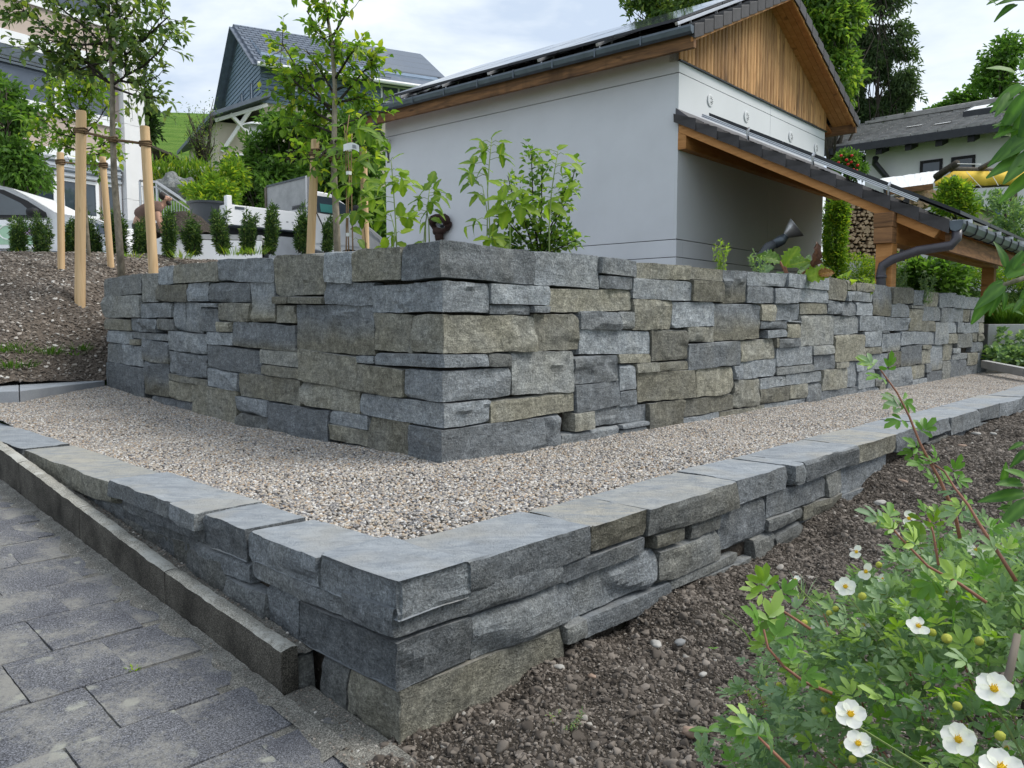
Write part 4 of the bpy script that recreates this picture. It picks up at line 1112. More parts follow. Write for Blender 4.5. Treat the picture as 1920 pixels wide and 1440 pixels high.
    # solar panels and rail on the lean-to
    for c in range(3):
        for r_ in range(3):
            a, b_ = .30 + c * 1.15, .30 + (c + 1) * 1.15 - .02; va, vb = .38 + r_ * 1.75, .38 + (r_ + 1) * 1.75 - .02
            MB().hexa([l(a, va, .20), l(b_, va, .20), l(b_, vb, .20), l(a, vb, .20), l(a, va, .245), l(b_, va, .245), l(b_, vb, .245), l(a, vb, .245)]).out('solar_panel', M_DARKMET, t, org=l(a, va, .2))
    rl_ = MB().beam(l(.22, .34, .165), l(3.25, .34, .165), .05, .06, fr.b).out('panel_rail', M_ALU, t)
    rb = MB(); rb.beam(l(.22, .312, .178), l(3.25, .312, .178), .006, .012, fr.b); rb.beam(l(.22, .312, .155), l(3.25, .312, .155), .006, .012, fr.b)
    rb.out('rail_slot', M_DARKMET, rl_)
    for a in (.95, 1.9, 2.9):
        b = MB(); b.beam(l(a, .33, .04), l(a, .30, .2), .05, .02, fr.a); b.beam(l(a, .30, .19), l(a, .36, .24), .05, .02, fr.a)
        b.out('rail_bracket', M_ALU, rl_)
    for v in np.arange(.8, 6, .9):
        MB().beam(l(3.55, v, .06), l(3.78, v, .17), .05, .05).out('rail_end', M_ALU, t)
    # big bent downpipe in front of the first post
    q = [fr(-U - .07, -.02, 1.95), fr(-U - .07, -.02, 1.84), fr(-U - .02, -.05, 1.76), aty(1720, 470, 9.85), aty(1672, 487, 9.95), aty(1655, 498, 10.0), aty(1652, 512, 10.0), aty(1652, 600, 10.0)]
    dp = MB().tube(q, .058, 12).out('downpipe', M_PIPE, t, smooth=True)
    MB().tube([aty(1652, 516, 10.0), aty(1652, 522, 10.0)], .066, 12).out('pipe_collar', M_PIPE, dp, smooth=True)
    return fr
garage = build_garage()

# ---------------------------------------------------------------- far buildings
def window(fr, t, u0, u1, v, z0, z1, dark=True, fm=None, out=-1, axis='u', mull=1):
    """window in a wall; axis 'u': the wall runs along u at v, 'v': along v at u=v"""
    P = (lambda a, d, z: fr(a, v + out * d, z)) if axis == 'u' else (lambda a, d, z: fr(v + out * d, a, z))
    b = MB()
    w = min(.09, (u1 - u0) * .14)
    for lo, hi in (((u0, 0, z0), (u1, .05, z0 + w)), ((u0, 0, z1 - w), (u1, .05, z1)), ((u0, 0, z0 + w), (u0 + w, .05, z1 - w)), ((u1 - w, 0, z0 + w), (u1, .05, z1 - w))):
        b.box(lo, hi, P)
    for k in range(1, mull + 1):
        c = u0 + (u1 - u0) * k / (mull + 1); b.box((c - w / 2, 0, z0 + w), (c + w / 2, .045, z1 - w), P)
    f = b.out('window', fm or M_WPAINT, t)
    p = MB(); p.box((u0 + w, .005, z0 + w), (u1 - w, .02, z1 - w), P); p.out('pane', M_GLASS if dark else M_GLASSBLUE, f)
    return f

def build_left_block():
    # modern block: beige wall, white bands, blinds, white corner pier
    a = 35.7
    o = aty(57, 300, 21.0)
    fr = Frame((o[0], o[1]), a, a - 90)
    t = thing('office_building', fr(0, 0, 1.7), 'beige modern block with white bands, wide windows and white corner pier', 'building')
    u0, u1 = -3.2, 2.45
    z = lambda y: .78 + (610 - y) / 1450 * 21.0      # heights read at u=0
    zb = lambda *ys: [z(y) for y in ys]
    MB().box((u0, .02, 1.7), (u1, 6, 14), fr).out('wall', M_BEIGE, t)
    # ground floor: white plinth, windows, shutter box
    MB().box((u0, -.06, 1.7), (u1, .0, 3.72), fr).out('plinth', M_WHITE, t)
    MB().box((u0, -.10, z(278) - .35), (u1, .0, z(278)), fr).out('white_band', M_WPAINT, t)
    MB().box((u0, -.10, z(93) - .25), (u1, .0, z(93) + .12), fr).out('white_band', M_WPAINT, t)
    for i, (a0, a1) in enumerate(((-3.0, -.75), (-.65, .62), (.72, 1.75), (1.85, 2.4))):
        window(fr, t, a0, a1, 0, 3.78, z(330), True, mull=0 if i else 1)
        pb = MB(); pb.box((a0 + .02, -.09, z(330) + .02), (a1 - .02, -.02, z(285) - .02), fr)
        bx = pb.out('shutter_box', M_ALU, t)
        for k in range(5):
            zz = z(330) + .04 + k * (z(290) - z(330)) / 5
            MB().box((a0 + .02, -.14, zz), (a1 - .02, -.095, zz + .05), fr).out('blind_slat', M_GREYMET if k % 2 else M_ALU, t)
    # first floor window strip
    MB().box((u0, -.05, z(214) - .04), (u1, .0, z(206)), fr).out('sill', M_WPAINT, t)
    for i, (a0, a1) in enumerate(((-3.0, -.95), (-.85, .75), (.85, 2.3))):
        window(fr, t, a0, a1, 0, z(205), z(128), False, mull=0)
        MB().box((a0, -.09, z(128)), (a1, -.02, z(104)), fr).out('shutter_box', M_GREYMET, t)
        for k in range(3):
            MB().box((a0, -.12, z(128) - .03 - k * .09), (a1, -.095, z(128) + .02 - k * .09), fr).out('blind_slat', M_GREYMET, t)
        MB().box((a0, -.055, z(140)), (a1, -.051, z(137)), fr).out('window_bar', M_WPAINT, t)
    # second floor
    for i, (a0, a1) in enumerate(((-3.0, -.6), (.2, 2.3))):
        window(fr, t, a0, a1, 0, z(20), z(-70), False, mull=0)
    MB().box((u0, -.05, z(26)), (u1, .0, z(20)), fr).out('sill', M_WPAINT, t)
    # corner pier with panel joints
    for z0, z1 in ((1.7, 4.45), (4.46, 6.6), (6.61, 9.4), (9.41, 14)):
        MB().box((u1 + .003, -.25, z0), (u1 + .16, .5, z1), fr).out('pier_panel', M_WHITE, t)
        MB().box((u1 + .165, -.18, z0), (u1 + .66, .5, z1), fr).out('pier_panel', M_WHITE, t)
build_left_block()

def build_grey_house():
    Y = 40
    c = aty(488, 112, Y)
    fr = Frame((c[0], c[1]), 64, -32)      # u along the long side, v back along the gable
    z = lambda y: .78 + (610 - y) / 1450 * Y
    t = thing('shingle_house', fr(0, 0, 5), 'blue grey boarded house with steep shingled roof over a cream lower storey on the hill', 'house')
    W_, D_ = 9.8, 8.0
    ze, zm = z(118), z(203)
    MB().box((.06, .06, 4), (W_ - .06, D_ - .06, zm), fr).out('lower_wall', M_CREAM, t)
    # upper storey boards
    n = 13
    MB().box((.05, .05, zm), (W_ - .05, D_ - .05, ze), fr).out('upper_wall', M_BOARDBLUE, t)
    for k in range(n):
        za, zb_ = zm + (ze - zm) * k / n, zm + (ze - zm) * (k + 1) / n - .02
        MB().hexa([fr(0, -.03, za), fr(W_, -.03, za), fr(W_, .05, za), fr(0, .05, za), fr(0, .0, zb_), fr(W_, .0, zb_), fr(W_, .05, zb_), fr(0, .05, zb_)]).out('board', M_BOARDBLUE, t)
    rise = 2.4
    for k in range(24):
        za, zb_ = zm + .19 * k * 1.25, zm + .19 * (k + 1) * 1.25 - .02
        if za < ze: v0, v1 = 0, D_
        else:
            s = (za - ze) / rise; v0, v1 = D_ / 2 * s, D_ - D_ / 2 * s
        if v1 - v0 < .3: break
        MB().hexa([fr(-.03, v0, za), fr(.05, v0, za), fr(.05, v1, za), fr(-.03, v1, za), fr(0, v0, zb_), fr(.05, v0, zb_), fr(.05, v1, zb_), fr(0, v1, zb_)]).out('board', M_BOARDBLUE, t)
    MB().prism([fr(.02, 0, ze), fr(.02, D_, ze), fr(.02, D_ / 2, ze + rise)], fr.a * 9.7).out('gable_wall', M_BOARDBLUE, t)
    # roof slopes with shingle courses
    for s in (0, 1):
        f = (lambda v: v) if s == 0 else (lambda v: D_ - v)
        m = 15
        q = lambda u, k, dz: fr(u, f(-.75 + (D_ / 2 + .75) * k), ze - .8 + (rise + .9) * k + dz)
        MB().hexa([q(-.35, 0, .0), q(W_ + .6, 0, .0), q(W_ + .6, 1, .0), q(-.35, 1, .0), q(-.35, 0, .18), q(W_ + .6, 0, .18), q(W_ + .6, 1, .18), q(-.35, 1, .18)]).out('roof', M_SLATE, t)
        tb = MB()
        for k in range(m):
            for c_ in range(19):
                a, b_ = -.37 + c_ * .36 + (k % 2) * .18, -.37 + (c_ + 1) * .36 + (k % 2) * .18 - .03
                tb.add([q(a, k / m, .26), q(b_, k / m, .26), q(b_, (k + 1) / m, .2), q(a, (k + 1) / m, .2), q(a, k / m, .18), q(b_, k / m, .18)], [(0, 1, 2, 3), (4, 5, 1, 0)])
        tb.out('shingles', M_SLATE, t)['kind'] = 'stuff'
        if s == 0:
            for r_ in range(4):
                MB().hexa([q(6.2, .28 + r_ * .17, .24), q(W_ + .4, .28 + r_ * .17, .24), q(W_ + .4, .28 + (r_ + 1) * .17 - .01, .24), q(6.2, .28 + (r_ + 1) * .17 - .01, .24), q(6.2, .28 + r_ * .17, .30), q(W_ + .4, .28 + r_ * .17, .30), q(W_ + .4, .28 + (r_ + 1) * .17 - .01, .30), q(6.2, .28 + (r_ + 1) * .17 - .01, .30)]).out('solar_panel', M_ALU if 0 else M_SOLAR, t)
    MB().tube([fr(-.35, -.85, ze - .72), fr(W_ + .6, -.85, ze - .72)], .11, 8).out('gutter', M_WPAINT, t)
    MB().beam(fr(-.37, -.75, ze - .78), fr(-.37, D_ / 2, ze + rise + .1), .07, .4, fr.a).out('barge_board', M_SLATE, t)
    MB().beam(fr(-.37, D_ + .75, ze - .78), fr(-.37, D_ / 2, ze + rise + .1), .07, .4, fr.a).out('barge_board', M_SLATE, t)
    for a, b_ in ((1.5, 3.3), (6.2, 8.2)): window(fr, t, a, b_, -.02, zm + .75, ze - .65, False)
    for v in (1.5, 3.6): window(fr, t, v, v + .55, -.02, zm + .25, zm + 1.45, True, M_BOARDBLUE, -1, 'v', 0)
    # lower side roof with braces over the cream storey
    q = lambda v, z_: fr(-.1, v, z_)
    MB().hexa([fr(.3, -.9, zm + .15), fr(-2.6, -.9, zm - 1.2), fr(-2.6, D_ + 1, zm - 1.2), fr(.3, D_ + 1, zm + .15), fr(.3, -.9, zm + .35), fr(-2.6, -.9, zm - 1.0), fr(-2.6, D_ + 1, zm - 1.0), fr(.3, D_ + 1, zm + .35)]).out('side_roof', M_SLATE, t)
    MB().box((-2.1, .2, 4), (.05, D_, zm - 1.15), fr).out('side_wall', M_CREAM, t)
    for v in (-.4,):
        MB().beam(fr(.0, v + .5, zm - 2.2), fr(-1.6, v, zm - .85), .16, .16).out('brace', M_WHITE, t)
        MB().beam(fr(-1.9, v + .5, zm - 2.6), fr(-.6, v, zm - .5), .16, .16).out('brace', M_WHITE, t)
        MB().beam(fr(-2.3, v, zm - 1.25), fr(.2, v, zm - .2), .14, .16).out('brace', M_WHITE, t)
    window(fr, t, -1.5, -.8, .2, zm - 4.2, zm - 2.6, True)
    window(fr, t, 2.0, 3.2, .06, zm - 2.3, zm - .9, True)
    # antenna
    b = MB().tube([fr(.2, D_ / 2, ze + rise), fr(.2, D_ / 2, ze + rise + .01)], .02, 5)
build_grey_house()

def build_white_house():
    c = aty(1622, 330, 29.0)
    fr = Frame((c[0], c[1]), 131, 41)      # u towards the right and nearer, v away
    t = thing('white_house', fr(0, 0, 2), 'white house with grey tiled roof, dark window frames and black rafters at the right', 'house')
    zE = 7.35
    MB().box((0, 0, 1), (14, 7, zE + .3), fr).out('wall', M_WHITE, t)
    rise, run = 1.7, 4.0
    m = 16
    q = lambda u, k, dz: fr(u, -.95 + (run + .95) * k, zE - .15 + (rise + .15) * k + dz)
    ul = lambda k: -1.6 + .0 * k
    MB().hexa([q(-1.6, 0, -.05), q(14, 0, -.05), q(14, 1, -.05), q(-1.0, 1, -.05), q(-1.6, 0, .08), q(14, 0, .08), q(14, 1, .08), q(-1.0, 1, .08)]).out('roof', M_DARKMET, t)
    MB().hexa([fr(-1.0, 3.05, zE + 1.55), fr(14, 3.05, zE + 1.55), fr(14, 8, zE - .2), fr(-1.6, 8, zE - .2), fr(-1.0, 3.05, zE + 1.65), fr(14, 3.05, zE + 1.65), fr(14, 8, zE - .1), fr(-1.6, 8, zE - .1)]).out('roof', M_ROOFGREY, t)
    rng = random.Random(3)
    cnt = 0
    tb = MB()
    for k in range(m):
        cc = -1.62
        while cc < 12:
            w = .42
            a, b_ = cc, cc + w - .02
            dz = rng.uniform(0, .02)
            tb.add([q(a, k / m, .15 + dz), q(b_, k / m, .15 + dz), q(b_, (k + 1.1) / m, .09), q(a, (k + 1.1) / m, .09), q(a, k / m, .07), q(b_, k / m, .07)], [(0, 1, 2, 3), (4, 5, 1, 0), (0, 3, 4), (1, 5, 2)])
            cc += w
    tb.out('roof_tiles', M_ROOFGREY, t)['kind'] = 'stuff'
    MB().tube([q(-1.0, 1, .12), q(14, 1, .12)], .14, 8).out('ridge_cap', M_ROOFGREY, t)
    MB().beam(q(-1.6, 0, -.1) - fr.b * .06, q(14, 0, -.1) - fr.b * .06, .12, .22).out('gutter', M_DARKMET, t)
    for u in np.arange(.6, 12, .95):
        MB().hexa([fr(u, -.9, zE - .55), fr(u + .2, -.9, zE - .55), fr(u + .2, 0, zE - .28), fr(u, 0, zE - .28), fr(u, -.9, zE - .28), fr(u + .2, -.9, zE - .28), fr(u + .2, 0, zE - .02), fr(u, 0, zE - .02)]).out('rafter', M_BLACK, t)
    # skylight
    sk = MB().hexa([q(2.9, .40, .12), q(4.5, .40, .12), q(4.5, .68, .12), q(2.9, .68, .12), q(2.9, .40, .34), q(4.5, .40, .34), q(4.5, .68, .28), q(2.9, .68, .28)]).out('skylight', M_DARKMET, t)
    MB().add([q(3.0, .42, .342), q(4.4, .42, .342), q(4.4, .66, .286), q(3.0, .66, .286)], [(0, 1, 2, 3)]).out('pane', M_PLASTW, sk)
    for u, k in ((2.2, .22), (6.3, .78), (1.2, .3)): MB().add([q(u, k, .18), q(u + .5, k, .18), q(u + .5, k + .03, .17), q(u, k + .03, .17)], [(0, 1, 2, 3)]).out('light_tile', M_PLASTW, t)
    # windows
    up = fr.uv(aty(1727, 320, 27.6)); 
    def U(px):
        n_ = np.cross(fr.a, UP); p = onplane(px, 320, n_, fr(0, 0, 0)); return fr.uv(p)[0]
    def Z(px, py):
        n_ = np.cross(fr.a, UP); return onplane(px, py, n_, fr(0, 0, 0))[2]
    for a, b_, y0, y1 in ((1725, 1767, 328, 300), (1783, 1828, 322, 293)):
        window(fr, t, U(a), U(b_), 0, Z((a + b_) / 2, y0 + 14), Z((a + b_) / 2, y1), True, M_BLACK, mull=0)
    MB().tube([aty(1642, 296, 28.2), aty(1640, 306, 28.4), aty(1662, 332, 28.3), aty(1664, 420, 28.3)], .11, 8).out('downpipe', M_DARKMET, t)
    # lower annex with thatch-like roof and blue shutter
    MB().box((U(1868), -.06, 2), (U(1880), -.01, Z(1870, 372)), fr).out('shutter', M_SHUTTER, t)
    MB().box((U(1905), -.08, 2), (U(1906.5), -.01, Z(1905, 330)), fr).out('corner_trim', M_DARKMET, t)
    return fr, U, Z
wh, whU, whZ = build_white_house()
# ---------------------------------------------------------------- plants
RNG = np.random.RandomState(11)
def blob_points(c, r, n, shell=.45, rng=RNG, gap=0.0, gs=1.5):
    out = []
    c, r = np.array(c, float), np.array(r, float)
    m = 0
    while m < n:
        d = unit(n * 2, rng); k = (shell + (1 - shell) * rng.rand(n * 2)) [:, None]
        p = d * k
        p *= (1 + .22 * fbm(d * 2.1 + c, 4, 2))[:, None]
        if gap:
            w = c + p * r
            ok = fbm(w * gs, 7, 2) > gap - .5
            p, d = p[ok], d[ok]
            if len(p) == 0: break
        out.append(np.concatenate([c + p * r, d], 1)); m += len(p)
    q = np.concatenate(out)[:n]
    return q[:, :3], q[:, 3:]
def foliage(name, parent, m, blobs, L, Wd, full=False, droop=.2, up=.3, shell=.45, gap=0.0, gs=1.5, rng=RNG, hang=0.0, jit=.9):
    Ps, Ds = [], []
    for c, r, n in blobs:
        p, d = blob_points(c, r, n, shell, rng, gap, gs); Ps.append(p); Ds.append(d)
    P, D = np.concatenate(Ps), np.concatenate(Ds); n = len(P)
    D = D + unit(n, rng) * jit + np.array([0, 0, up - hang])
    N = unit(n, rng) * .7 + np.array([0, 0, 1.0])
    V, T, r_ = leaf_mesh(P, D, N, L * rng.uniform(.7, 1.3, n), Wd * rng.uniform(.7, 1.3, n), full, droop, rnd=rng.rand(n))
    return obj(name, V, T, m, parent, attrs={'rnd': r_}, smooth=full)
def limbs(name, parent, lines, m, n=7):
    b = MB()
    for pts, r0, r1 in lines:
        k = len(pts); b.tube(pts, list(np.linspace(r0, r1, k)), n)
    return b.out(name, m, parent, smooth=True)
def wig(p, q, n=5, a=.05, rng=RNG):
    p, q = np.array(p, float), np.array(q, float)
    t = np.linspace(0, 1, n)[:, None]; d = np.linalg.norm(q - p)
    r = p * (1 - t) + q * t; r[1:-1] += rng.normal(size=(n - 2, 3)) * a * d
    return r
def twig_leaves(lines, per_m, spread, rng=RNG, start=.15):
    """leaf base points along side twigs of limbs"""
    P, D, tw = [], [], []
    for pts, r0, r1 in lines:
        pts = np.array(pts); seg = np.linalg.norm(np.diff(pts, axis=0), axis=1); L = seg.sum()
        for k in range(max(2, int(L * per_m))):
            t = start + (1 - start) * rng.rand(); j = t * (len(pts) - 1); i = min(int(j), len(pts) - 2); p = pts[i] + (pts[i + 1] - pts[i]) * (j - i)
            ax = pts[i + 1] - pts[i]; ax /= np.linalg.norm(ax) + 1e-9
            d = unit(1, rng)[0] + ax * .7 + np.array([0, 0, .15]); d /= np.linalg.norm(d)
            ln = spread * rng.uniform(.5, 1.25); e = p + d * ln + np.array([0, 0, -.12 * ln])
            tw.append(([p, (p + e) / 2 + rng.normal(size=3) * .04 * ln, e], .004, .0015))
            m = rng.randint(7, 13)
            for q in range(m):
                f = .2 + .85 * q / m; side = unit(1, rng)[0]
                P.append(p + (e - p) * f + side * .012); D.append(d * .5 + side * .9 + np.array([0, 0, -.25]))
    return np.array(P), np.array(D), tw
def staked_tree(name, label, Y, trunk, branches, m, L, Wd, per_m, spread, r0=.035, group=None, zspread=.45, extra=None, seed=1, bm=None):
    rng = np.random.RandomState(seed)
    tp = [aty(x, y, Y) for x, y in trunk]
    base = tp[0].copy(); tp[0] = tp[0] - UP * .25
    t = thing(name, base, label, 'tree', group)
    k = len(tp)
    tl = (tp, r0, r0 * .3)
    lines = []
    for br in branches:
        n = len(br); dy = rng.uniform(-zspread, zspread)
        lines.append(([aty(x, y, Y + dy * (i / (n - 1))) for i, (x, y) in enumerate(br)], r0 * .38, .005))
    limbs('trunk', t, [tl], bm or M_BARK, 10)
    P, D, tw = twig_leaves(lines + [(tp[k // 2:], .01, .01)], per_m, spread, rng)
    if extra:
        for c, r, n in extra:
            p, d = blob_points(c, r, n, .3, rng); P = np.concatenate([P, p]); D = np.concatenate([D, d + unit(n, rng)])
    limbs('branches', t, lines + tw, M_DBARK if bm is None else bm, 5)['kind'] = 'stuff'
    n = len(P); N = unit(n, rng) * .6 + np.array([0, 0, 1.])
    V, T, r_ = leaf_mesh(P, D, N, L * rng.uniform(.65, 1.25, n), Wd * rng.uniform(.7, 1.2, n), True, .25, rnd=rng.rand(n))
    obj('crown', V, T, m, t, attrs={'rnd': r_}, smooth=True)
    return t
GT = 'young staked trees beside the wall'
staked_tree('young_tree', 'young tree with greyish green crown roped between two tall round stakes left of the wall', 8.75,
    [(229, 512), (222, 430), (214, 330), (211, 240), (211, 160), (207, 90), (204, 20), (200, -60)],
    [[(211, 160), (236, 142), (234, 85), (224, 30), (214, -30)], [(234, 142), (268, 125), (300, 95), (322, 60)], [(205, 155), (176, 138), (165, 115), (158, 70), (150, 10)], [(200, 150), (150, 105), (100, 60), (50, 22), (22, 10)],
     [(209, 120), (240, 100), (280, 60), (310, 20)], [(207, 100), (170, 60), (120, 20), (90, -20)], [(215, 165), (250, 178), (285, 185)], [(208, 60), (250, 20), (270, -40)], [(206, 80), (140, 85), (90, 75)], [(205, 40), (180, 0), (150, -40)],
     [(220, 150), (262, 160), (300, 140)], [(165, 115), (120, 100), (80, 95), (60, 80)], [(234, 85), (270, 75), (300, 45), (318, 30)], [(207, 110), (150, 130), (110, 120)]],
    LF_TREE, .086, .048, 21, .38, .042, GT, seed=2)
staked_tree('young_tree', 'thin young tree with fresh green crown between two shorter stakes in the soil bank', 10.6,
    [(170, 500), (163, 430), (158, 360), (154, 280), (150, 210), (146, 150)],
    [[(154, 270), (120, 230), (95, 190), (85, 150)], [(153, 260), (185, 225), (205, 190)], [(152, 240), (130, 190), (120, 150)], [(151, 220), (175, 180), (190, 150)], [(155, 280), (190, 275), (212, 262)], [(156, 285), (125, 275), (100, 262)], [(155, 290), (180, 290), (200, 285)], [(150, 210), (165, 170), (160, 135)], [(154, 262), (110, 250), (80, 225)]],
    LF_YOUNG, .092, .052, 20, .38, .028, GT, seed=3)
staked_tree('young_tree', 'slender young tree with bright green crown rising behind the long left wall face', 7.0,
    [(634, 480), (630, 400), (626, 320), (627, 240), (628, 160), (622, 80), (612, 20), (604, -30)],
    [[(627, 220), (590, 170), (555, 125), (528, 80)], [(628, 200), (660, 160), (690, 125), (705, 100)], [(626, 250), (590, 235), (555, 225)], [(627, 240), (665, 225), (700, 205)], [(628, 180), (600, 130), (575, 95)], [(627, 150), (655, 105), (672, 85)], [(625, 270), (595, 275), (565, 270)],
     [(626, 265), (660, 268), (695, 255)], [(622, 90), (600, 60), (575, 20)], [(621, 75), (640, 40), (650, 25)], [(628, 205), (565, 165), (530, 130)], [(627, 260), (600, 295), (580, 300)], [(628, 170), (670, 150), (700, 150)], [(627, 230), (580, 205), (540, 180)], [(626, 280), (650, 300), (670, 295)], [(628, 190), (650, 190), (690, 175)]],
    LF_YOUNG, .080, .045, 22, .29, .033, GT, zspread=.35, seed=4)

# stakes and their rope ties
def stake(px, ytop, foot, wpx, label, group='wooden tree stakes', lean=0):
    p = foot; Y = p[1]
    top = aty(px + lean, ytop, Y); r = wpx / 2 / F * Y
    b = MB(); n = 14
    pts = [p - UP * .3, p, p * .5 + top * .5, top - UP * .012, top]
    b.tube(pts, [r, r, r * .985, r * .97, r * .9], n)
    return tag(b.out('tree_stake', M_STAKE, smooth=True, sharp=50), label, 'stake', group), top, r
f1 = bank_at(150, 572)
s1, t1, r1 = stake(150, 208, f1, 18.5, 'tallest round wooden stake standing alone in the soil left of the wall end', lean=2)
s2, t2, r2 = stake(283, 237, aty(288, 512, 8.75), 17.5, 'tall round wooden stake rising just behind the low left end of the wall', lean=-12)
s3, t3, r3 = stake(115, 286, bank_at(115, 505), 12.5, 'shorter leftmost wooden stake roped to the thin tree', lean=-2)
s4, t4, r4 = stake(207, 294, bank_at(208, 500), 12, 'shorter leaning wooden stake right of the thin tree', lean=-15)
s5, t5, r5 = stake(582, 262, aty(582, 480, 7.0), 15.5, 'wooden stake left of the slender tree behind the wall', lean=9)
s6, t6, r6 = stake(686, 276, aty(686, 475, 7.3), 13.5, 'wooden stake right of the slender tree behind the wall', lean=-5)
def rope(pts, wraps, label, r=.011):
    b = MB().tube(pts, r, 6)
    for c, rr, dz in wraps:
        for k in range(3):
            ring = [c + UP * (dz + .022 * (k - 1) + .006 * math.sin(a * 2 + k)) + np.array([math.cos(a), math.sin(a), 0]) * (rr + .008) for a in np.linspace(0, 2 * math.pi, 13)]
            b.tube(ring, .009, 5)
    return tag(b.out('rope_tie', M_ROPE, smooth=True), label, 'rope', 'rope ties on the tree stakes')
tr1 = aty(212, 262, 8.72)
rope([aty(153, 247, f1[1]), aty(183, 254, 8.75), tr1, aty(245, 266, 8.7), aty(275, 270, 8.75)], [(np.array([*aty(151.5, 245, f1[1])[:2], aty(151, 246, f1[1])[2]]), r1, 0), (aty(273, 270, 8.75), r2, 0), (tr1, .034, 0)], 'brown rope joining the two tall stakes to the greyish green tree', .016)
rope([aty(113, 304, t3[1]), aty(155, 308, 10.6), aty(193, 310, t4[1])], [(aty(113, 304, t3[1]), r3, 0), (aty(193.5, 310, t4[1]), r4, 0), (aty(155, 308, 10.6), .022, 0)], 'brown rope joining the two shorter stakes to the thin tree')
rope([aty(589, 286, 7.0), aty(626, 297, 7.0), aty(684, 299, 7.3)], [(aty(590, 286, 7.0), r5, 0), (aty(627, 298, 7.0), .036, 0), (aty(683, 299, 7.3), r6, 0)], 'brown rope joining the stakes of the slender tree behind the wall')

# a row of young yews along the parking place
def yew_proto(seed, h=.66):
    rng = np.random.RandomState(seed)
    t = bpy.data.objects.new('yew_shrub', None); COL.objects.link(t); W[t.name] = np.zeros(3)
    lines, P, D = [], [], []
    for k in range(rng.randint(15, 20)):
        a = rng.uniform(0, 6.28); sp = rng.uniform(.02, .14); hh = h * rng.uniform(.55, 1.05) * (1 - sp * .9)
        base = np.array([math.cos(a), math.sin(a), 0]) * .05
        tip = np.array([math.cos(a) * sp, math.sin(a) * sp, hh]); pts = wig(base, tip, 5, .05, rng)
        lines.append((pts, .008, .002))
        for q in range(170):
            f = rng.uniform(.05, 1.0) * 4; i = min(int(f), 3); p = pts[i] + (pts[i + 1] - pts[i]) * (f - i)
            d = unit(1, rng)[0] + np.array([0, 0, .55]); P.append(p + d * rng.uniform(0, .04)); D.append(d)
    limbs('stems', t, lines, M_DBARK, 4)['kind'] = 'stuff'
    n = len(P)
    V, T, r_ = leaf_mesh(np.array(P), np.array(D), unit(n, rng) + UP, rng.uniform(.04, .08, n), rng.uniform(.012, .024, n), False, .2, rnd=rng.rand(n) ** 1.3)
    obj('foliage', V, T, LF_YEW, t, attrs={'rnd': r_})
    return t
YEW = [('leftmost young yew in front of the white car door', 32, 92, 490, 1.15), ('young yew between the leftmost yew and the leftmost stake', 78, 80, 488, 1.05), ('young yew half hidden behind the tallest stake', 132, 78, 485, 1.0), ('broad low young yew right of the tallest stake', 180, 76, 487, 1.0),
       ('young yew behind the trunk of the greyish green tree', 222, 82, 482, 1.0), ('young yew in front of the bending person', 262, 76, 485, 1.0), ('young yew with a tall thin leader right of the bending person', 318, 86, 481, .95), ('young yew in front of the soil heap', 364, 80, 478, .95),
       ('young yew below the dark tub', 420, 82, 476, .95), ('young yew at the rear corner of the tipper truck', 462, 84, 476, .95), ('young brownish yew with a tall leader before the truck bed', 508, 92, 476, 1.0), ('narrow young yew left of the stake of the slender tree', 566, 80, 474, .95), ('narrow dark young yew in front of the truck cab', 612, 72, 474, .9)]
yp = [yew_proto(s) for s in (1, 2, 3, 4)]
for i, (lab, px, hpx, yb, s) in enumerate(YEW):
    Y = 11.35 if px < 330 else 11.2
    loc = aty(px, yb, Y); k = hpx / F * Y / .66
    nar = .8 if 'narrow' in lab else 1.0
    s *= (.8 if i < 4 else RNG.uniform(.8, 1.15)); k *= RNG.uniform(.9, 1.12)
    if i < 4: o = yp[i]; o.location = loc; o.scale = (s * nar, s * nar, k)
    else: o = copy_tree(yp[i % 4], loc, RNG.uniform(0, 6), (s * nar, s * nar, k))
    W[o.name] = loc; o.rotation_euler.x += RNG.uniform(-.12, .12); o.rotation_euler.y += RNG.uniform(-.12, .12)
    tag(o, lab, 'shrub', 'young yews along the parking place')

# ---- fruit canes and herbs on top of the wall
def cup_leaf(nm, L, Wd, m, seed, teeth=0.0, cup=.25, droop=.35, crinkle=.01, tip=.75):
    """one broad leaf as a small grid, base at the origin, tip along +x, upper side +z"""
    nu, nv = (7, 5) if crinkle < .02 else (11, 9); v = []
    for i in range(nu):
        u = i / (nu - 1); w = Wd * .5 * (math.sin(math.pi * min(1, u * .92 + .04) ** tip)) ** .8
        for j in range(nv):
            s = (j / (nv - 1) - .5) * 2
            ww = w * (1 + teeth * (((i * 7 + j) % 2) - .5) * (abs(s) > .9))
            v.append((u * L, s * ww, cup * abs(s) * ww - droop * L * u * u + crinkle * L * math.sin(i * 2.1 + j * 1.7 + seed)))
    f = [(i * nv + j, (i + 1) * nv + j, (i + 1) * nv + j + 1, i * nv + j + 1) for i in range(nu - 1) for j in range(nv - 1)]
    me = mesh_of(nm, v, f, m, True, attrs={'rnd': np.clip(np.full(len(v), RNG.rand() * .55) + np.array([.42 * ((q % nv) == nv // 2) + .1 * (((q // nv) + abs((q % nv) - nv // 2)) % 2) for q in range(len(v))]), 0, .95)})
    return me
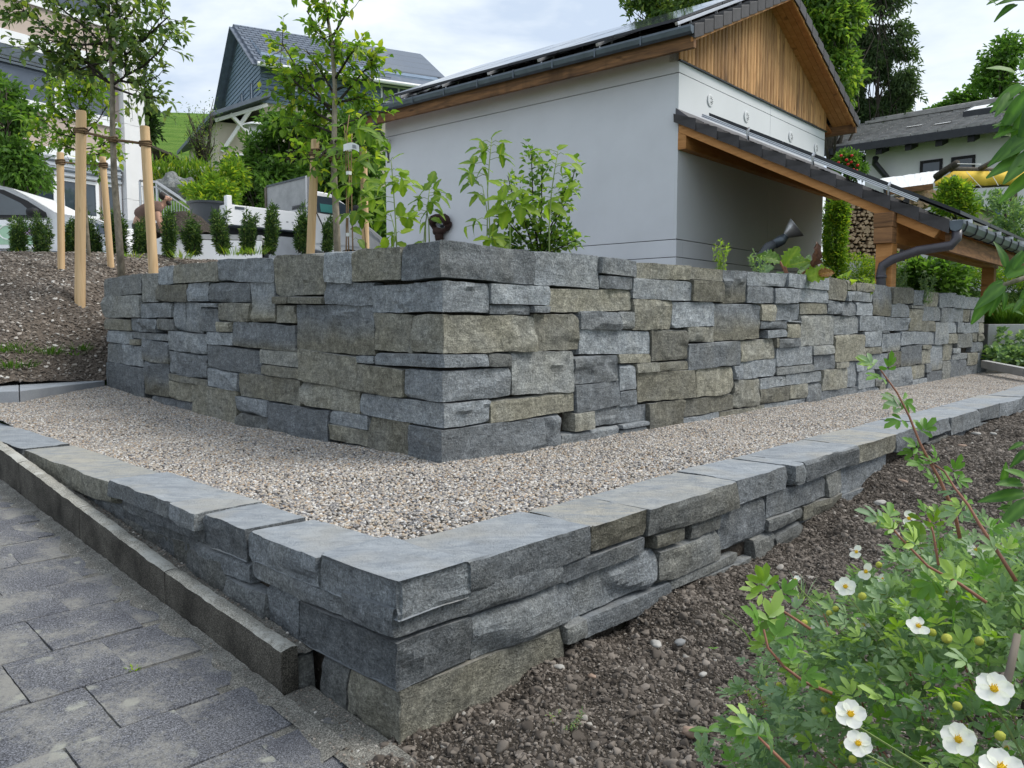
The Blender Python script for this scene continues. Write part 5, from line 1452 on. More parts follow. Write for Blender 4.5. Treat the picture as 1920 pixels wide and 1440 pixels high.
def place_leaf(me, parent, p, d, n, s=1.0, name='leaf'):
    d = Vector(d).normalized(); n = Vector(n); y = n.cross(d)
    if y.length < 1e-4: y = Vector((0, 1, 0)).cross(d)
    y.normalize(); n = d.cross(y)
    o = bpy.data.objects.new(name, me); COL.objects.link(o); o.parent = parent
    M = Matrix((d, y, n)).transposed().to_4x4(); p = np.asarray(p) - base_of(parent)
    o.matrix_basis = Matrix.Translation(p.tolist()) @ M @ Matrix.Scale(s, 4)
    return o
def cane_plant(label, Y, stems, leaves, m, cat='berry canes', group='raspberry canes on the wall', size=.1, name='raspberry_plant', cane=None, seed=1):
    rng = np.random.RandomState(seed)
    b = aty(stems[0][0][0], stems[0][0][1], Y)
    t = thing(name, b, label, cat, group)
    var = [cup_leaf('leaf', 1, .72, m, q, .25, .2, rng.uniform(.15, .5)) for q in range(4)]
    L3 = []
    for st in stems:
        pts = [aty(x, y, Y + rng.uniform(-.04, .04)) for x, y in st]; pts[0] = pts[0] - UP * .15
        mb = MB().tube(pts, list(np.linspace(.006, .003, len(pts))), 6); mb.out('cane', cane or M_STEM, t, smooth=True)
    pet = MB()
    for (x, y, ang, sz) in leaves:
        p = aty(x, y, Y + rng.uniform(-.12, .12))
        # attach by a petiole to the nearest stem point
        best = min(((abs(sx - x) + abs(sy - y) * 1.3, sx, sy) for st in stems for sx, sy in [(a[0] + (b_[0] - a[0]) * k / 6, a[1] + (b_[1] - a[1]) * k / 6) for a, b_ in zip(st[:-1], st[1:]) for k in range(7)]))
        q = aty(best[1], best[2], Y)
        pet.tube([q, (p + q) / 2 + UP * .015, p], .0022, 4)
        a = rad(ang); d0 = np.array([math.cos(a), rng.uniform(-.6, .6), math.sin(a)])
        s = sz / F * Y
        nn = np.array([rng.uniform(-.4, .4), -.55, 1.0])
        if sz > 26:
            for da, k in ((0, 1.0), (75, .8), (-75, .8)):
                a2 = a + rad(da); d2 = np.array([math.cos(a2), d0[1] + rng.uniform(-.3, .3), math.sin(a2) * .8])
                place_leaf(var[rng.randint(4)], t, p, d2, nn, s * k)
        else: place_leaf(var[rng.randint(4)], t, p, d0, nn, s)
    pet.out('leaf_stalks', M_STEM, t)['kind'] = 'stuff'
    return t
def rl(rng, spec):
    out = []
    for x, y, a, s in spec: out.append((x + rng.uniform(-3, 3), y + rng.uniform(-3, 3), a + rng.uniform(-15, 15), s))
    return out
rg = np.random.RandomState(4)
tied = cane_plant('raspberry canes bundled upright with white ties and a paper tag', 5.9, [[(655, 475), (652, 420), (655, 330), (650, 250), (655, 215)], [(662, 475), (660, 400), (658, 320), (660, 250)], [(648, 475), (650, 380), (648, 280), (646, 235)], [(690, 470), (682, 420), (676, 370)]],
    rl(rg, [(640, 280, 160, 34), (625, 290, 200, 28), (632, 240, 170, 26), (672, 240, 10, 34), (690, 245, -10, 30), (670, 262, 20, 26), (676, 300, -20, 36), (640, 320, 200, 30), (668, 330, -10, 30), (690, 345, 0, 34), (655, 345, 190, 28), (632, 355, 200, 28), (678, 365, -15, 36), (690, 358, 20, 28), (645, 375, 190, 24), (670, 395, -25, 34), (655, 400, 200, 26), (682, 405, -30, 28), (640, 405, 190, 20), (660, 425, -20, 24), (670, 450, -40, 26), (650, 300, 150, 30), (662, 283, 60, 26), (645, 262, 150, 24)]), LF_YOUNG, cane=M_CANE, seed=3)
for y in (273, 280, 325, 405, 440):
    MB().lathe([(.02, -.012), (.022, .012)], aty(654, y, 5.88), 10).out('plastic_tie', M_PLASTW, tied)
lb = MB(); n_ = 8
pts = [aty(644 + 4.2 * k, 277 - 10 * math.sin(k / 7 * 2.2) + k * 1.4, 5.8) for k in range(n_)]
lb.add([p + UP * .022 for p in pts] + [p - UP * .026 for p in pts], [(k, k + 1, n_ + k + 1, n_ + k) for k in range(n_ - 1)])
tagp = lb.out('paper_tag', M_PLASTW, tied); tagp.modifiers.new('thick', 'SOLIDIFY').thickness = .001
tb = MB()
for k in (4.2, 4.6, 5.0, 5.4):
    p = aty(644 + 4.2 * k, 278 - 10 * math.sin(k / 7 * 2.2) + k * 1.4, 5.79); tb.beam(p + UP * .012, p - UP * .012, .008, .002, (0, 1, 0))
tb.out('tag_print', M_PRINT, tagp)
cane_plant('bright raspberry cane with layered leaves in front of the garage downpipe', 5.7, [[(745, 472), (742, 420), (738, 360), (735, 320), (733, 300)], [(735, 472), (740, 430), (732, 400)]],
    rl(rg, [(728, 302, 150, 22), (738, 300, 30, 22), (732, 318, 180, 24), (744, 318, 0, 24), (752, 330, -10, 32), (768, 340, -20, 24), (742, 345, 190, 30), (716, 345, 170, 32), (705, 350, 200, 26), (700, 375, 190, 30), (718, 380, 200, 28), (755, 350, -30, 28), (712, 413, 160, 32), (722, 405, 140, 28), (750, 405, 20, 36), (765, 412, -30, 28), (735, 440, 200, 30), (722, 462, 190, 32), (748, 455, -10, 26), (752, 438, 30, 26)]), LF_BRIGHT, seed=5)
cane_plant('short raspberry cane with drooping leaves left of the knotted cloth', 5.9, [[(797, 460), (798, 420), (802, 385), (806, 350)], [(806, 460), (804, 420), (800, 390)], [(792, 460), (797, 415)]],
    rl(rg, [(808, 345, 60, 26), (795, 360, 150, 28), (815, 358, 10, 28), (785, 375, 180, 28), (808, 378, -20, 30), (826, 368, -40, 26), (840, 365, -60, 16), (778, 388, 210, 26), (800, 395, 220, 26), (815, 395, -30, 26), (782, 405, 200, 22), (795, 415, -150, 22), (812, 412, -20, 22), (790, 452, 180, 16), (774, 398, 190, 18)]), LF_YOUNG, seed=6)
cane_plant('tall raspberry cane standing against the middle of the garage wall', 5.6, [[(916, 468), (918, 420), (914, 360), (918, 300), (922, 262)], [(912, 468), (914, 400), (905, 350)]],
    rl(rg, [(922, 262, 60, 24), (906, 266, 170, 22), (936, 264, 10, 24), (915, 275, 190, 26), (930, 272, -20, 22), (935, 292, 10, 28), (908, 285, 170, 28), (892, 280, 190, 22), (948, 296, -10, 24), (890, 308, 180, 30), (905, 318, -60, 30), (882, 325, 200, 28), (895, 330, 210, 26), (880, 345, 190, 22), (895, 365, 220, 28), (890, 412, 230, 28), (872, 425, 250, 22), (925, 445, 0, 34), (938, 450, -30, 28), (900, 350, 140, 26)]), LF_YOUNG, seed=7)
cane_plant('yellow green raspberry cane rising through the currant bush', 5.4, [[(1030, 478), (1030, 420), (1034, 360), (1040, 320), (1046, 285)], [(958, 470), (956, 420), (952, 395)]],
    rl(rg, [(1048, 284, 40, 24), (1034, 290, 150, 24), (1060, 292, 0, 26), (1025, 308, 180, 26), (1052, 312, -10, 28), (1070, 308, -20, 26), (1015, 282, 170, 22), (1038, 335, 190, 26), (1068, 355, -10, 30), (1045, 352, 30, 26), (1012, 375, 190, 28), (1030, 385, -30, 40), (1055, 330, 20, 22), (952, 390, 170, 44), (975, 385, -10, 40), (940, 375, 160, 34), (960, 372, 60, 34), (970, 360, 20, 28), (930, 390, 200, 26), (945, 462, 200, 34), (920, 450, 170, 30), (938, 350, 140, 26)]), LF_BRIGHT, seed=8)
# currant bush: many dark stems, small leaves
def currant():
    rng = np.random.RandomState(9); Y = 5.85
    t = thing('currant_bush', aty(1010, 475, Y), 'currant bush with many dark stems and small leaves behind the corner stones', 'bush')
    stems = [[(1003, 478), (985, 420), (965, 380), (952, 330)], [(1008, 478), (1000, 400), (998, 330), (995, 275)], [(1012, 478), (1015, 400), (1016, 340), (1018, 300)], [(1018, 478), (1040, 420), (1065, 370), (1080, 310)], [(1015, 478), (1030, 430), (1050, 390), (1062, 350)], [(1005, 478), (975, 440), (950, 415), (930, 405)], [(1020, 478), (1050, 445), (1072, 430)], [(1010, 478), (1005, 430), (985, 390), (975, 350)], [(1022, 478), (1060, 460), (1080, 450)], [(1000, 478), (965, 460), (935, 455)]]
    lines = [([aty(x, y, Y + dy * i / 3) for i, (x, y) in enumerate(s)], .007, .003) for s, dy in zip(stems, rng.uniform(-.25, .25, 20))]
    limbs('stems', t, lines, M_DBARK, 5)
    P, D = [], []
    for pts, _, _ in lines:
        pts = np.array(pts)
        for q in range(105):
            f = (rng.rand() ** .8) * (len(pts) - 1); i = min(int(f), len(pts) - 2); d = unit(1, rng)[0] + np.array([0, 0, .2])
            P.append(pts[i] + (pts[i + 1] - pts[i]) * (f - i) + d * rng.uniform(.01, .075)); D.append(d)
    n = len(P); V, T, r_ = leaf_mesh(np.array(P), np.array(D), unit(n, rng) * .6 + UP, rng.uniform(.03, .06, n), rng.uniform(.028, .05, n), True, .2, rnd=rng.rand(n))
    obj('foliage', V, T, LF_CURR, t, attrs={'rnd': r_}, smooth=True)
currant()
def sprig_herb(name, label, Y, px, yb, h, n, m, L, Wd, cat='herb', sp=14, seed=1, per=34):
    rng = np.random.RandomState(seed)
    t = thing(name, aty(px, yb, Y), label, cat)
    lines, P, D = [], [], []
    for k in range(n):
        b = aty(px + rng.uniform(-sp * .4, sp * .4), yb + 4, Y + rng.uniform(-.06, .06)) - UP * .1; e = aty(px + rng.uniform(-sp, sp), yb - h * rng.uniform(.6, 1.05), Y + rng.uniform(-.08, .08))
        pts = wig(b, e, 5, .04, rng); lines.append((pts, .004, .0015))
        for q in range(per):
            f = rng.rand() * 4; i = min(int(f), 3); d = unit(1, rng)[0] + UP * .5
            P.append(pts[i] + (pts[i + 1] - pts[i]) * (f - i)); D.append(d)
    limbs('stems', t, lines, M_STEM, 4)['kind'] = 'stuff'
    q = len(P); V, T, r_ = leaf_mesh(np.array(P), np.array(D), unit(q, rng) + UP, L * rng.uniform(.6, 1.2, q), Wd * rng.uniform(.7, 1.2, q), False, .1, rnd=rng.rand(q))
    obj('foliage', V, T, m, t, attrs={'rnd': r_})
    return t
sprig_herb('herb_plant', 'upright pale green herb standing alone before the lean to wall', 7.4, 1352, 502, 50, 9, LF_BRIGHT, .04, .012, seed=1)
sprig_herb('herb_plant', 'low straggly herb just left of the rhubarb', 7.8, 1425, 512, 42, 8, LF_BLUE, .04, .014, sp=22, seed=2)
sprig_herb('herb_plant', 'rosemary sprigs close to the right of the first timber post', 10.3, 1690, 545, 48, 10, LF_BLUE, .05, .012, sp=16, seed=3)
sprig_herb('herb_plant', 'rosemary sprigs farther right on the wall before the dark bush', 10.6, 1737, 552, 46, 10, LF_BLUE, .05, .012, sp=18, seed=4)
sprig_herb('herb_plant', 'tiny pale herb on the wall left of the big downpipe', 9.2, 1628, 538, 18, 8, LF_BRIGHT, .04, .01, sp=16, seed=5)
sprig_herb('herb_plant', 'small yellow green leafy sprout right of the rhubarb', 8.8, 1583, 530, 16, 3, LF_BRIGHT, .12, .06, sp=8, seed=6, per=5)
def rhubarb():
    Y = 7.9; rng = np.random.RandomState(3)
    t = thing('rhubarb', aty(1480, 520, Y), 'rhubarb with big crinkled leaves, one of them browned, on top of the wall', 'plant')
    for x, y, a, s, m, nn, lab in ((1462, 490, 160, 60, LF_YOUNG, (-.2, -.75, .6), None), (1472, 500, 60, 62, LF_BRIGHT, (.1, -.75, .6), None), (1482, 498, 20, 52, LF_YOUNG, (.3, -.7, .6), None), (1495, 512, -10, 50, LF_BLUE, (0, -.5, .8), None), (1450, 500, 200, 46, LF_BLUE, (0, -.5, .8), None), (1500, 520, 62, 62, LF_BLUE, (.5, -.6, .5), None), (1522, 500, 70, 62, LF_DEAD, (.6, -.6, .5), 'browned withered rhubarb leaf'), (1512, 521, 22, 68, LF_BRIGHT, (-.2, -.9, .4), None), (1535, 515, 15, 40, LF_RUST, (-.1, -.8, .5), 'yellow and rusty rhubarb leaf'), (1475, 515, 180, 40, LF_BLUE, (0, -.4, .9), None)):
        me = cup_leaf('leaf', 1, .72, m, x, .35, .3, .25, crinkle=.05)
        o = place_leaf(me, t, aty(x, y, Y + rng.uniform(-.1, .1)), (math.cos(rad(a)), -.15, math.sin(rad(a))), nn, s * .72 / F * Y)
        if lab: o['label'] = lab
    st = MB()
    for x, y in ((1462, 490), (1472, 500), (1500, 520), (1522, 500)): st.tube([aty(1482, 530, Y), aty(x, y, Y)], .012, 6)
    st.out('stalks', M_REDSTEM, t)
rhubarb()

# ---- hedges and shrubs beyond the lean-to
def shrub(name, label, px, yb, Y, blobs, m, L, Wd, cat='bush', group=None, full=False, gap=0.0, seed=1, trunk=True, up=.3, shell=.45, hang=0, gs=1.5, zbase=None):
    rng = np.random.RandomState(seed)
    b = aty(px, yb, Y)
    if zbase is not None: b[2] = zbase
    t = thing(name, b, label, cat, group)
    bl = [(aty(x, y, Y + dy), (rx / F * Y, ry_, rz / F * Y), n) for x, y, dy, rx, ry_, rz, n in blobs]
    if trunk: limbs('stem', t, [([b - UP * .2, bl[0][0]], .05 * Y / 15, .02 * Y / 15)], M_DBARK, 6)
    foliage('foliage', t, m, bl, L, Wd, full, .2, up, shell, gap, gs, rng, hang)
    return t
shrub('thuja', 'narrow bright green columnar conifer right of the garage wall', 1568, 560, 17.5, [(1566, 440, 0, 24, .28, 78, 2600), (1576, 400, 0, 16, .2, 40, 900), (1562, 510, 0, 24, .28, 40, 900)], LF_YOUNG, .10, .035, 'hedge plant', seed=2)
shrub('yew_hedge', 'clipped yew hedge with golden top running behind the timber posts', 1640, 600, 18, [(x, 540, 0, 34, .45, 48, 1500) for x in (1625, 1670, 1790, 1840, 1890, 1940, 1990)], LF_YEW, .09, .025, 'hedge', seed=3, trunk=False)
shrub('yew_hedge', 'freshly sprouted yellow green hedge top below the firewood stack', 1620, 560, 17.4, [(x, y, 0, 34, .4, 26, 900) for x, y in ((1605, 500), (1645, 512), (1690, 500), (1850, 510), (1910, 512))], LF_YOUNG, .08, .022, 'hedge', seed=4, trunk=False)
shrub('round_bush', 'big round dark leaved bush between the two timber posts', 1760, 600, 16.5, [(1752, 530, 0, 60, .6, 48, 2600), (1720, 520, 0, 26, .4, 26, 700)], LF_MID, .13, .075, seed=5, full=True)
def blades(name, label, p, n, h, sp, m, cat='grass tuft', group=None, wd=.006, seed=1, droop=.7):
    rng = np.random.RandomState(seed)
    a = rng.uniform(0, 6.28, n); r = np.sqrt(rng.rand(n)) * sp * .35
    P = np.asarray(p) + np.stack([np.cos(a) * r, np.sin(a) * r, -.01 + 0 * a], 1)
    D = np.stack([np.cos(a) * rng.uniform(.1, .9, n), np.sin(a) * rng.uniform(.1, .9, n), np.ones(n)], 1)
    V, T, r_ = leaf_mesh(P, D, np.stack([-np.cos(a), -np.sin(a), 0 * a + .6], 1), h * rng.uniform(.5, 1.15, n), wd * rng.uniform(.7, 1.3, n), True, droop * .6, .1, rnd=rng.rand(n))
    return tag(obj(name, V, T, m, attrs={'rnd': r_}, smooth=True, org=p), label, cat, group)
blades('ornamental_grass', 'dense mound of long green ornamental grass above the concrete wall', aty(1888, 612, 14.6), 1600, .58, 1.5, LF_GRASS, 'grass', wd=.012, seed=2)
shrub('ground_cover', 'light green ground cover plants at the foot of the concrete wall', 1890, 688, 12.9, [(x, 668, 0, 22, .3, 16, 260) for x in (1862, 1890, 1915, 1945, 1980)] + [(1880, 640, .2, 12, .1, 24, 90), (1920, 640, .2, 10, .1, 22, 70)], LF_BLUE, .10, .07, 'plant', seed=6, full=True, trunk=False)

# ---- trees in the distance
def far_tree(name, label, Y, trunk, blobs, m, L, Wd, gap=.35, gs=.8, seed=1, group='trees in the distance', r0=.25, hang=0, shell=.2, br=10, up=.2, bark=None, dz=None):
    rng = np.random.RandomState(seed)
    tp = [aty(x, y, Y) for x, y in trunk]
    base = tp[0].copy(); base[2] = max(base[2] - 3, 1.0) if dz is None else dz
    t = thing(name, base, label, 'tree', group)
    lines = [([base] + tp, r0, r0 * .15)]
    bl = [(aty(x, y, Y + dy), (rx / F * Y, ry_, rz / F * Y), n) for x, y, dy, rx, ry_, rz, n in blobs]
    for c, r, n in bl:
        for k in range(br):
            tpts = np.array(lines[0][0]); i = rng.randint(1, len(tpts)); s = tpts[i]
            e = c + unit(1, rng)[0] * r * rng.uniform(.3, .95); lines.append((wig(s, e, 5, .06, rng), r0 * .22, .01))
    limbs('trunk', t, lines[:1], bark or M_DBARK, 9)
    limbs('branches', t, lines[1:], bark or M_DBARK, 4)['kind'] = 'stuff'
    foliage('crown', t, m, bl, L, Wd, False, .25, up, shell, gap, gs, rng, hang, 1.1)
    return t
far_tree('larch', 'tall dark larch with drooping twigs right of the timber gable', 33, [(1640, 330), (1645, 200), (1648, 90), (1650, -40)],
    [(1640, 230, 0, 62, 1.4, 75, 9000), (1690, 200, 0, 40, 1.0, 45, 3200), (1600, 170, 0, 46, 1.0, 60, 3600), (1655, 130, 0, 62, 1.2, 45, 4200), (1645, 60, 0, 70, 1.0, 40, 2400), (1655, 10, 0, 55, .9, 40, 1700), (1700, 100, 0, 30, .5, 14, 260), (1610, 100, 0, 40, .8, 22, 500), (1640, 300, 0, 60, 1.4, 40, 2200)], LF_CONIF, .24, .07, .5, 1.1, 3, r0=.12, hang=.5, br=5)
far_tree('leafy_tree', 'sunlit leafy tree directly behind the gable ridge', 29, [(1560, 330), (1550, 120), (1545, -30)], [(1545, 60, 0, 52, 1.2, 75, 2600), (1575, 140, 0, 40, 1.0, 60, 1700), (1525, -10, 0, 60, 1.2, 55, 1900), (1590, 30, 0, 36, .9, 40, 900)], LF_CURR, .26, .13, .45, 1.2, 4, hang=.2)
far_tree('leafy_tree', 'broad green tree rising behind the solar roof', 33, [(1290, 300), (1285, 60)], [(1290, 20, 0, 110, 2.2, 62, 4600), (1200, 30, 0, 42, 1.2, 40, 1100), (1230, -20, 0, 60, 1.4, 40, 1600), (1370, 10, 0, 60, 1.4, 40, 1600)], LF_TREE, .28, .13, .42, .9, 5)
far_tree('leafy_tree', 'loose green tree behind the white house roof at the right edge', 46, [(1888, 330), (1885, 150)], [(1885, 120, 0, 40, 1.2, 52, 1500), (1860, 150, 0, 34, 1, 32, 800), (1915, 165, 0, 40, 1.2, 45, 1300)], LF_MID, .34, .20, .5, .7, 6)
far_tree('leafy_tree', 'small distant tree over the ridge of the white house', 50, [(1800, 330), (1798, 210)], [(1800, 190, 0, 26, 1, 22, 700), (1770, 208, 0, 18, .8, 14, 300), (1828, 185, 0, 26, 1, 28, 700), (1745, 214, 0, 12, .6, 9, 120)], LF_MID, .32, .18, .5, .7, 7)
far_tree('leafy_tree', 'bushy green tree in front of the cream storey of the grey house', 24, [(540, 480), (535, 340)], [(480, 320, 0, 60, 1.2, 62, 3000), (545, 270, 0, 62, 1.2, 62, 3000), (610, 320, 0, 62, 1.2, 85, 3600), (450, 370, 0, 46, 1, 44, 1800), (540, 370, 0, 80, 1.2, 60, 3200), (670, 300, 0, 56, 1.1, 110, 3600), (700, 400, 0, 40, 1.0, 80, 2000), (640, 420, 0, 60, 1.1, 60, 2200)], LF_MID, .20, .10, .38, 1.3, 8, shell=.35, dz=1.7)
far_tree('leafy_tree', 'dark conifer half hidden behind the white corner pier', 30, [(268, 330), (266, 230)], [(262, 190, 0, 20, .6, 40, 800), (268, 240, 0, 26, .7, 40, 1100), (255, 120, 0, 10, .4, 30, 250)], LF_DARK, .26, .10, .45, 1.2, 9)
far_tree('maple_tree', 'drooping green maple in front of the office building at the left edge', 15.5, [(10, 480), (5, 350)], [(10, 240, 0, 70, .8, 60, 2600), (25, 300, 0, 62, .8, 42, 2200), (-10, 180, 0, 60, .8, 40, 1400), (45, 335, 0, 40, .6, 24, 900)], LF_MID, .14, .07, .36, 2.2, 10, r0=.07, hang=.4, dz=1.72)
# sparse upright willow
def willow():
    rng = np.random.RandomState(5); Y = 27
    t = thing('bare_tree', aty(382, 345, Y), 'sparse upright young tree with hardly any leaves on the meadow slope', 'tree')
    lines = []
    for k in range(34):
        e = (382 + rng.uniform(-34, 22), 170 + abs(rng.normal()) * 45 + rng.uniform(0, 60)); s = (382 + rng.uniform(-3, 3), 345 - rng.uniform(0, 60))
        lines.append((wig(aty(*s, Y), aty(*e, Y + rng.uniform(-.8, .8)), 5, .03, rng), .045, .008))
    lines.append(([aty(383, 400, Y), aty(383, 330, Y), aty(380, 260, Y)], .09, .04))
    limbs('trunk', t, lines, M_DBARK, 5)
    P = np.concatenate([np.array(l[0])[1:] for l in lines]); P = np.repeat(P, 7, 0) + rng.normal(size=(len(P) * 7, 3)) * .12; n = len(P)
    V, T, r_ = leaf_mesh(P, unit(n, rng) + UP * .5, unit(n, rng) + UP, .11, .035, False, .1, rnd=rng.rand(n))
    obj('crown', V, T, LF_TREE, t, attrs={'rnd': r_})
willow()
shrub('slope_bush', 'yellow green bush on the slope beside the stair railing', 400, 400, 20, [(362, 358, .5, 18, .5, 10, 260), (385, 368, 0, 20, .5, 18, 500), (404, 350, .4, 20, .5, 22, 560), (425, 365, 0, 22, .5, 24, 600), (440, 330, .8, 24, .5, 34, 800), (395, 385, -.3, 34, .4, 14, 500)], LF_YOUNG, .15, .06, seed=7)
shrub('garden_bush', 'feathery green bush in front of the yellow awning', 1790, 420, 21, [(1792, 372, 0, 28, .5, 30, 1100), (1770, 385, 0, 20, .4, 24, 600), (1812, 392, 0, 20, .4, 22, 500), (1782, 352, 0, 16, .3, 16, 300)], LF_YOUNG, .16, .05, seed=8)
shrub('garden_bush', 'airy pale green bush before the blue shutter', 1890, 450, 19, [(1885, 400, 0, 26, .4, 34, 420), (1905, 425, 0, 30, .5, 26, 600), (1850, 372, 0, 12, .2, 10, 60), (1872, 375, 0, 12, .2, 16, 90)], LF_BLUE, .16, .05, seed=9)
def rose_bush():
    Y = 19.5; t = shrub('rose_bush', 'climbing rose with red blossoms above the lean to roof', 1590, 330, Y, [(1588, 305, 0, 24, .35, 22, 700), (1608, 318, 0, 18, .3, 12, 300)], LF_MID, .12, .06, seed=10)
    rng = np.random.RandomState(2)
    for x, y in ((1577, 292), (1590, 308), (1596, 304), (1580, 313), (1608, 310), (1600, 318), (1587, 300), (1572, 305), (1597, 292), (1606, 320)):
        b = MB(); c = aty(x, y, Y - .35)
        for k in range(4): b.lathe([(.01, -.03), (.035 - .007 * k, -.012 + .01 * k), (.038 - .008 * k, .014 + .006 * k), (.02 - .004 * k, .03)], c, 8, unit(1, rng)[0] * .3 + UP)
        b.out('rose_flower', M_ROSE, t, org=c, smooth=True)
rose_bush()
# ---------------------------------------------------------------- vehicles, person and other things on the parking place
def wheel(t, c, r, ax, w=.2):
    b = MB().lathe([(r * .62, -w / 2), (r * .93, -w / 2), (r, -w * .35), (r, w * .35), (r * .93, w / 2), (r * .62, w / 2)], c, 22, ax); o = b.out('wheel', M_RUBBER, t, smooth=True)
    MB().lathe([(0, w * .36), (r * .2, w * .42), (r * .58, w * .3), (r * .63, w * .48), (r * .63, -w * .45), (0, -w * .45)], c, 18, ax).out('rim', M_ALU, o, smooth=False)
    return o
def build_car():
    Y = 14.2; g_ = 1.72
    o = aty(95, 480, Y); fr = Frame((o[0], o[1]), 88, -2)       # u forward to the right, v away
    t = thing('parked_car', fr(-1.5, .9, g_), 'white car with a printed door parked at the left edge behind the young yews', 'car')
    prof = [(-3.3, .35), (1.05, .30), (1.18, .55), (1.1, .85), (.85, .98), (.10, 1.10), (-.35, 1.36), (-.75, 1.56), (-1.3, 1.68), (-2.2, 1.68), (-3.0, 1.55), (-3.35, 1.0), (-3.4, .5)]
    wd = 1.75
    def sect(v, k, dz=0): return [fr(u * (1 - .02 * k) - .02 * k, v, g_ + z_ - (k * .06 if z_ > 1.2 else 0)) for u, z_ in prof]
    b = MB(); n = len(prof); rings = [(.10, 1.), (0.0, 0.), (wd, 0.), (wd - .1, 1.)]
    for v, k in rings:
        pts = sect(v + (0.14 if v < .5 else -.14) * 0, k); b.v += [tuple(p) for p in pts]
    # body side leans inward above the waist
    V = []
    for v, k in rings:
        for u, z_ in prof:
            tum = max(0, z_ - 1.0) * .28
            vv = (v + tum) if v < .9 else (v - tum)
            V.append(fr(u, vv, g_ + z_))
    f = []
    for r_ in range(3):
        for k in range(n): f.append((r_ * n + k, r_ * n + (k + 1) % n, (r_ + 1) * n + (k + 1) % n, (r_ + 1) * n + k))
    # near side: inset rounding ring, closed by the side face
    b2 = MB(); b2.add(V, f + [tuple(range(n))[::-1], tuple(range(3 * n, 4 * n))])
    b2.out('body', M_WPAINT, t, smooth=True, sharp=30)
    side = lambda u, z_, d=.006: fr(u, -d + max(0, z_ - 1.0) * .28, g_ + z_)
    def patch(pts, name, m, par, d=.006, th=.004):
        q = [side(u, z_, d) for u, z_ in pts]; MB().prism(q, fr.b * th).out(name, m, par)
    patch([(-2.1, 1.0), (-.02, 1.0), (-.06, 1.10), (-.42, 1.32), (-.86, 1.52), (-1.35, 1.60), (-2.1, 1.60)], 'window_frame', M_BLACK, t, .006)
    patch([(-2.0, 1.05), (-.25, 1.05), (-.52, 1.27), (-.92, 1.46), (-1.36, 1.55), (-2.0, 1.55)], 'side_window', M_GLASS, t, .014)
    patch([(-1.62, .45), (-.05, .45), (-.05, .96), (-1.62, .96)], 'door', M_WPAINT, t, .010)
    patch([(-1.25, .52), (-.18, .52), (-.18, .86), (-1.25, .86)], 'door_print', M_GREEN, t, .016)
    ring = MB(); c = [side(-.72 + .17 * math.cos(a), .74 + .13 * math.sin(a), .022) for a in np.linspace(0, 6.28, 18)]
    ring.tube(c, .012, 5); ring.out('door_print_ring', M_PLASTW, t)
    patch([(-.52, .62), (-.42, .70), (-.30, .68), (-.24, .78), (-.36, .82), (-.50, .74)], 'door_print_mark', M_VIOLET, t, .022)
    patch([(-3.2, .30), (.95, .27), (.95, .40), (-3.2, .42)], 'sill', M_GREYMET, t, .012)
    mb = MB().lathe([(0, -.1), (.07, -.08), (.09, 0), (.07, .09), (0, .1)], side(-.22, 1.08, .14), 12, fr.a); mb.out('wing_mirror', M_BLACK, t, smooth=True)
    MB().beam(side(-.2, 1.05, .0), side(-.21, 1.07, .1), .05, .04).out('mirror_arm', M_BLACK, t)
    for u in (.55, -2.55): wheel(t, fr(u, .08, g_ + .31), .31, -fr.b)
    patch([(.86, .72), (1.09, .70), (1.04, .84), (.82, .92)], 'headlight', M_GLASSBLUE, t, .01)
    MB().box((-.02 + -1.62, -.03, .78 + g_), (-1.45, -.008, .82 + g_), fr).out('door_handle', M_WPAINT, t)
build_car()
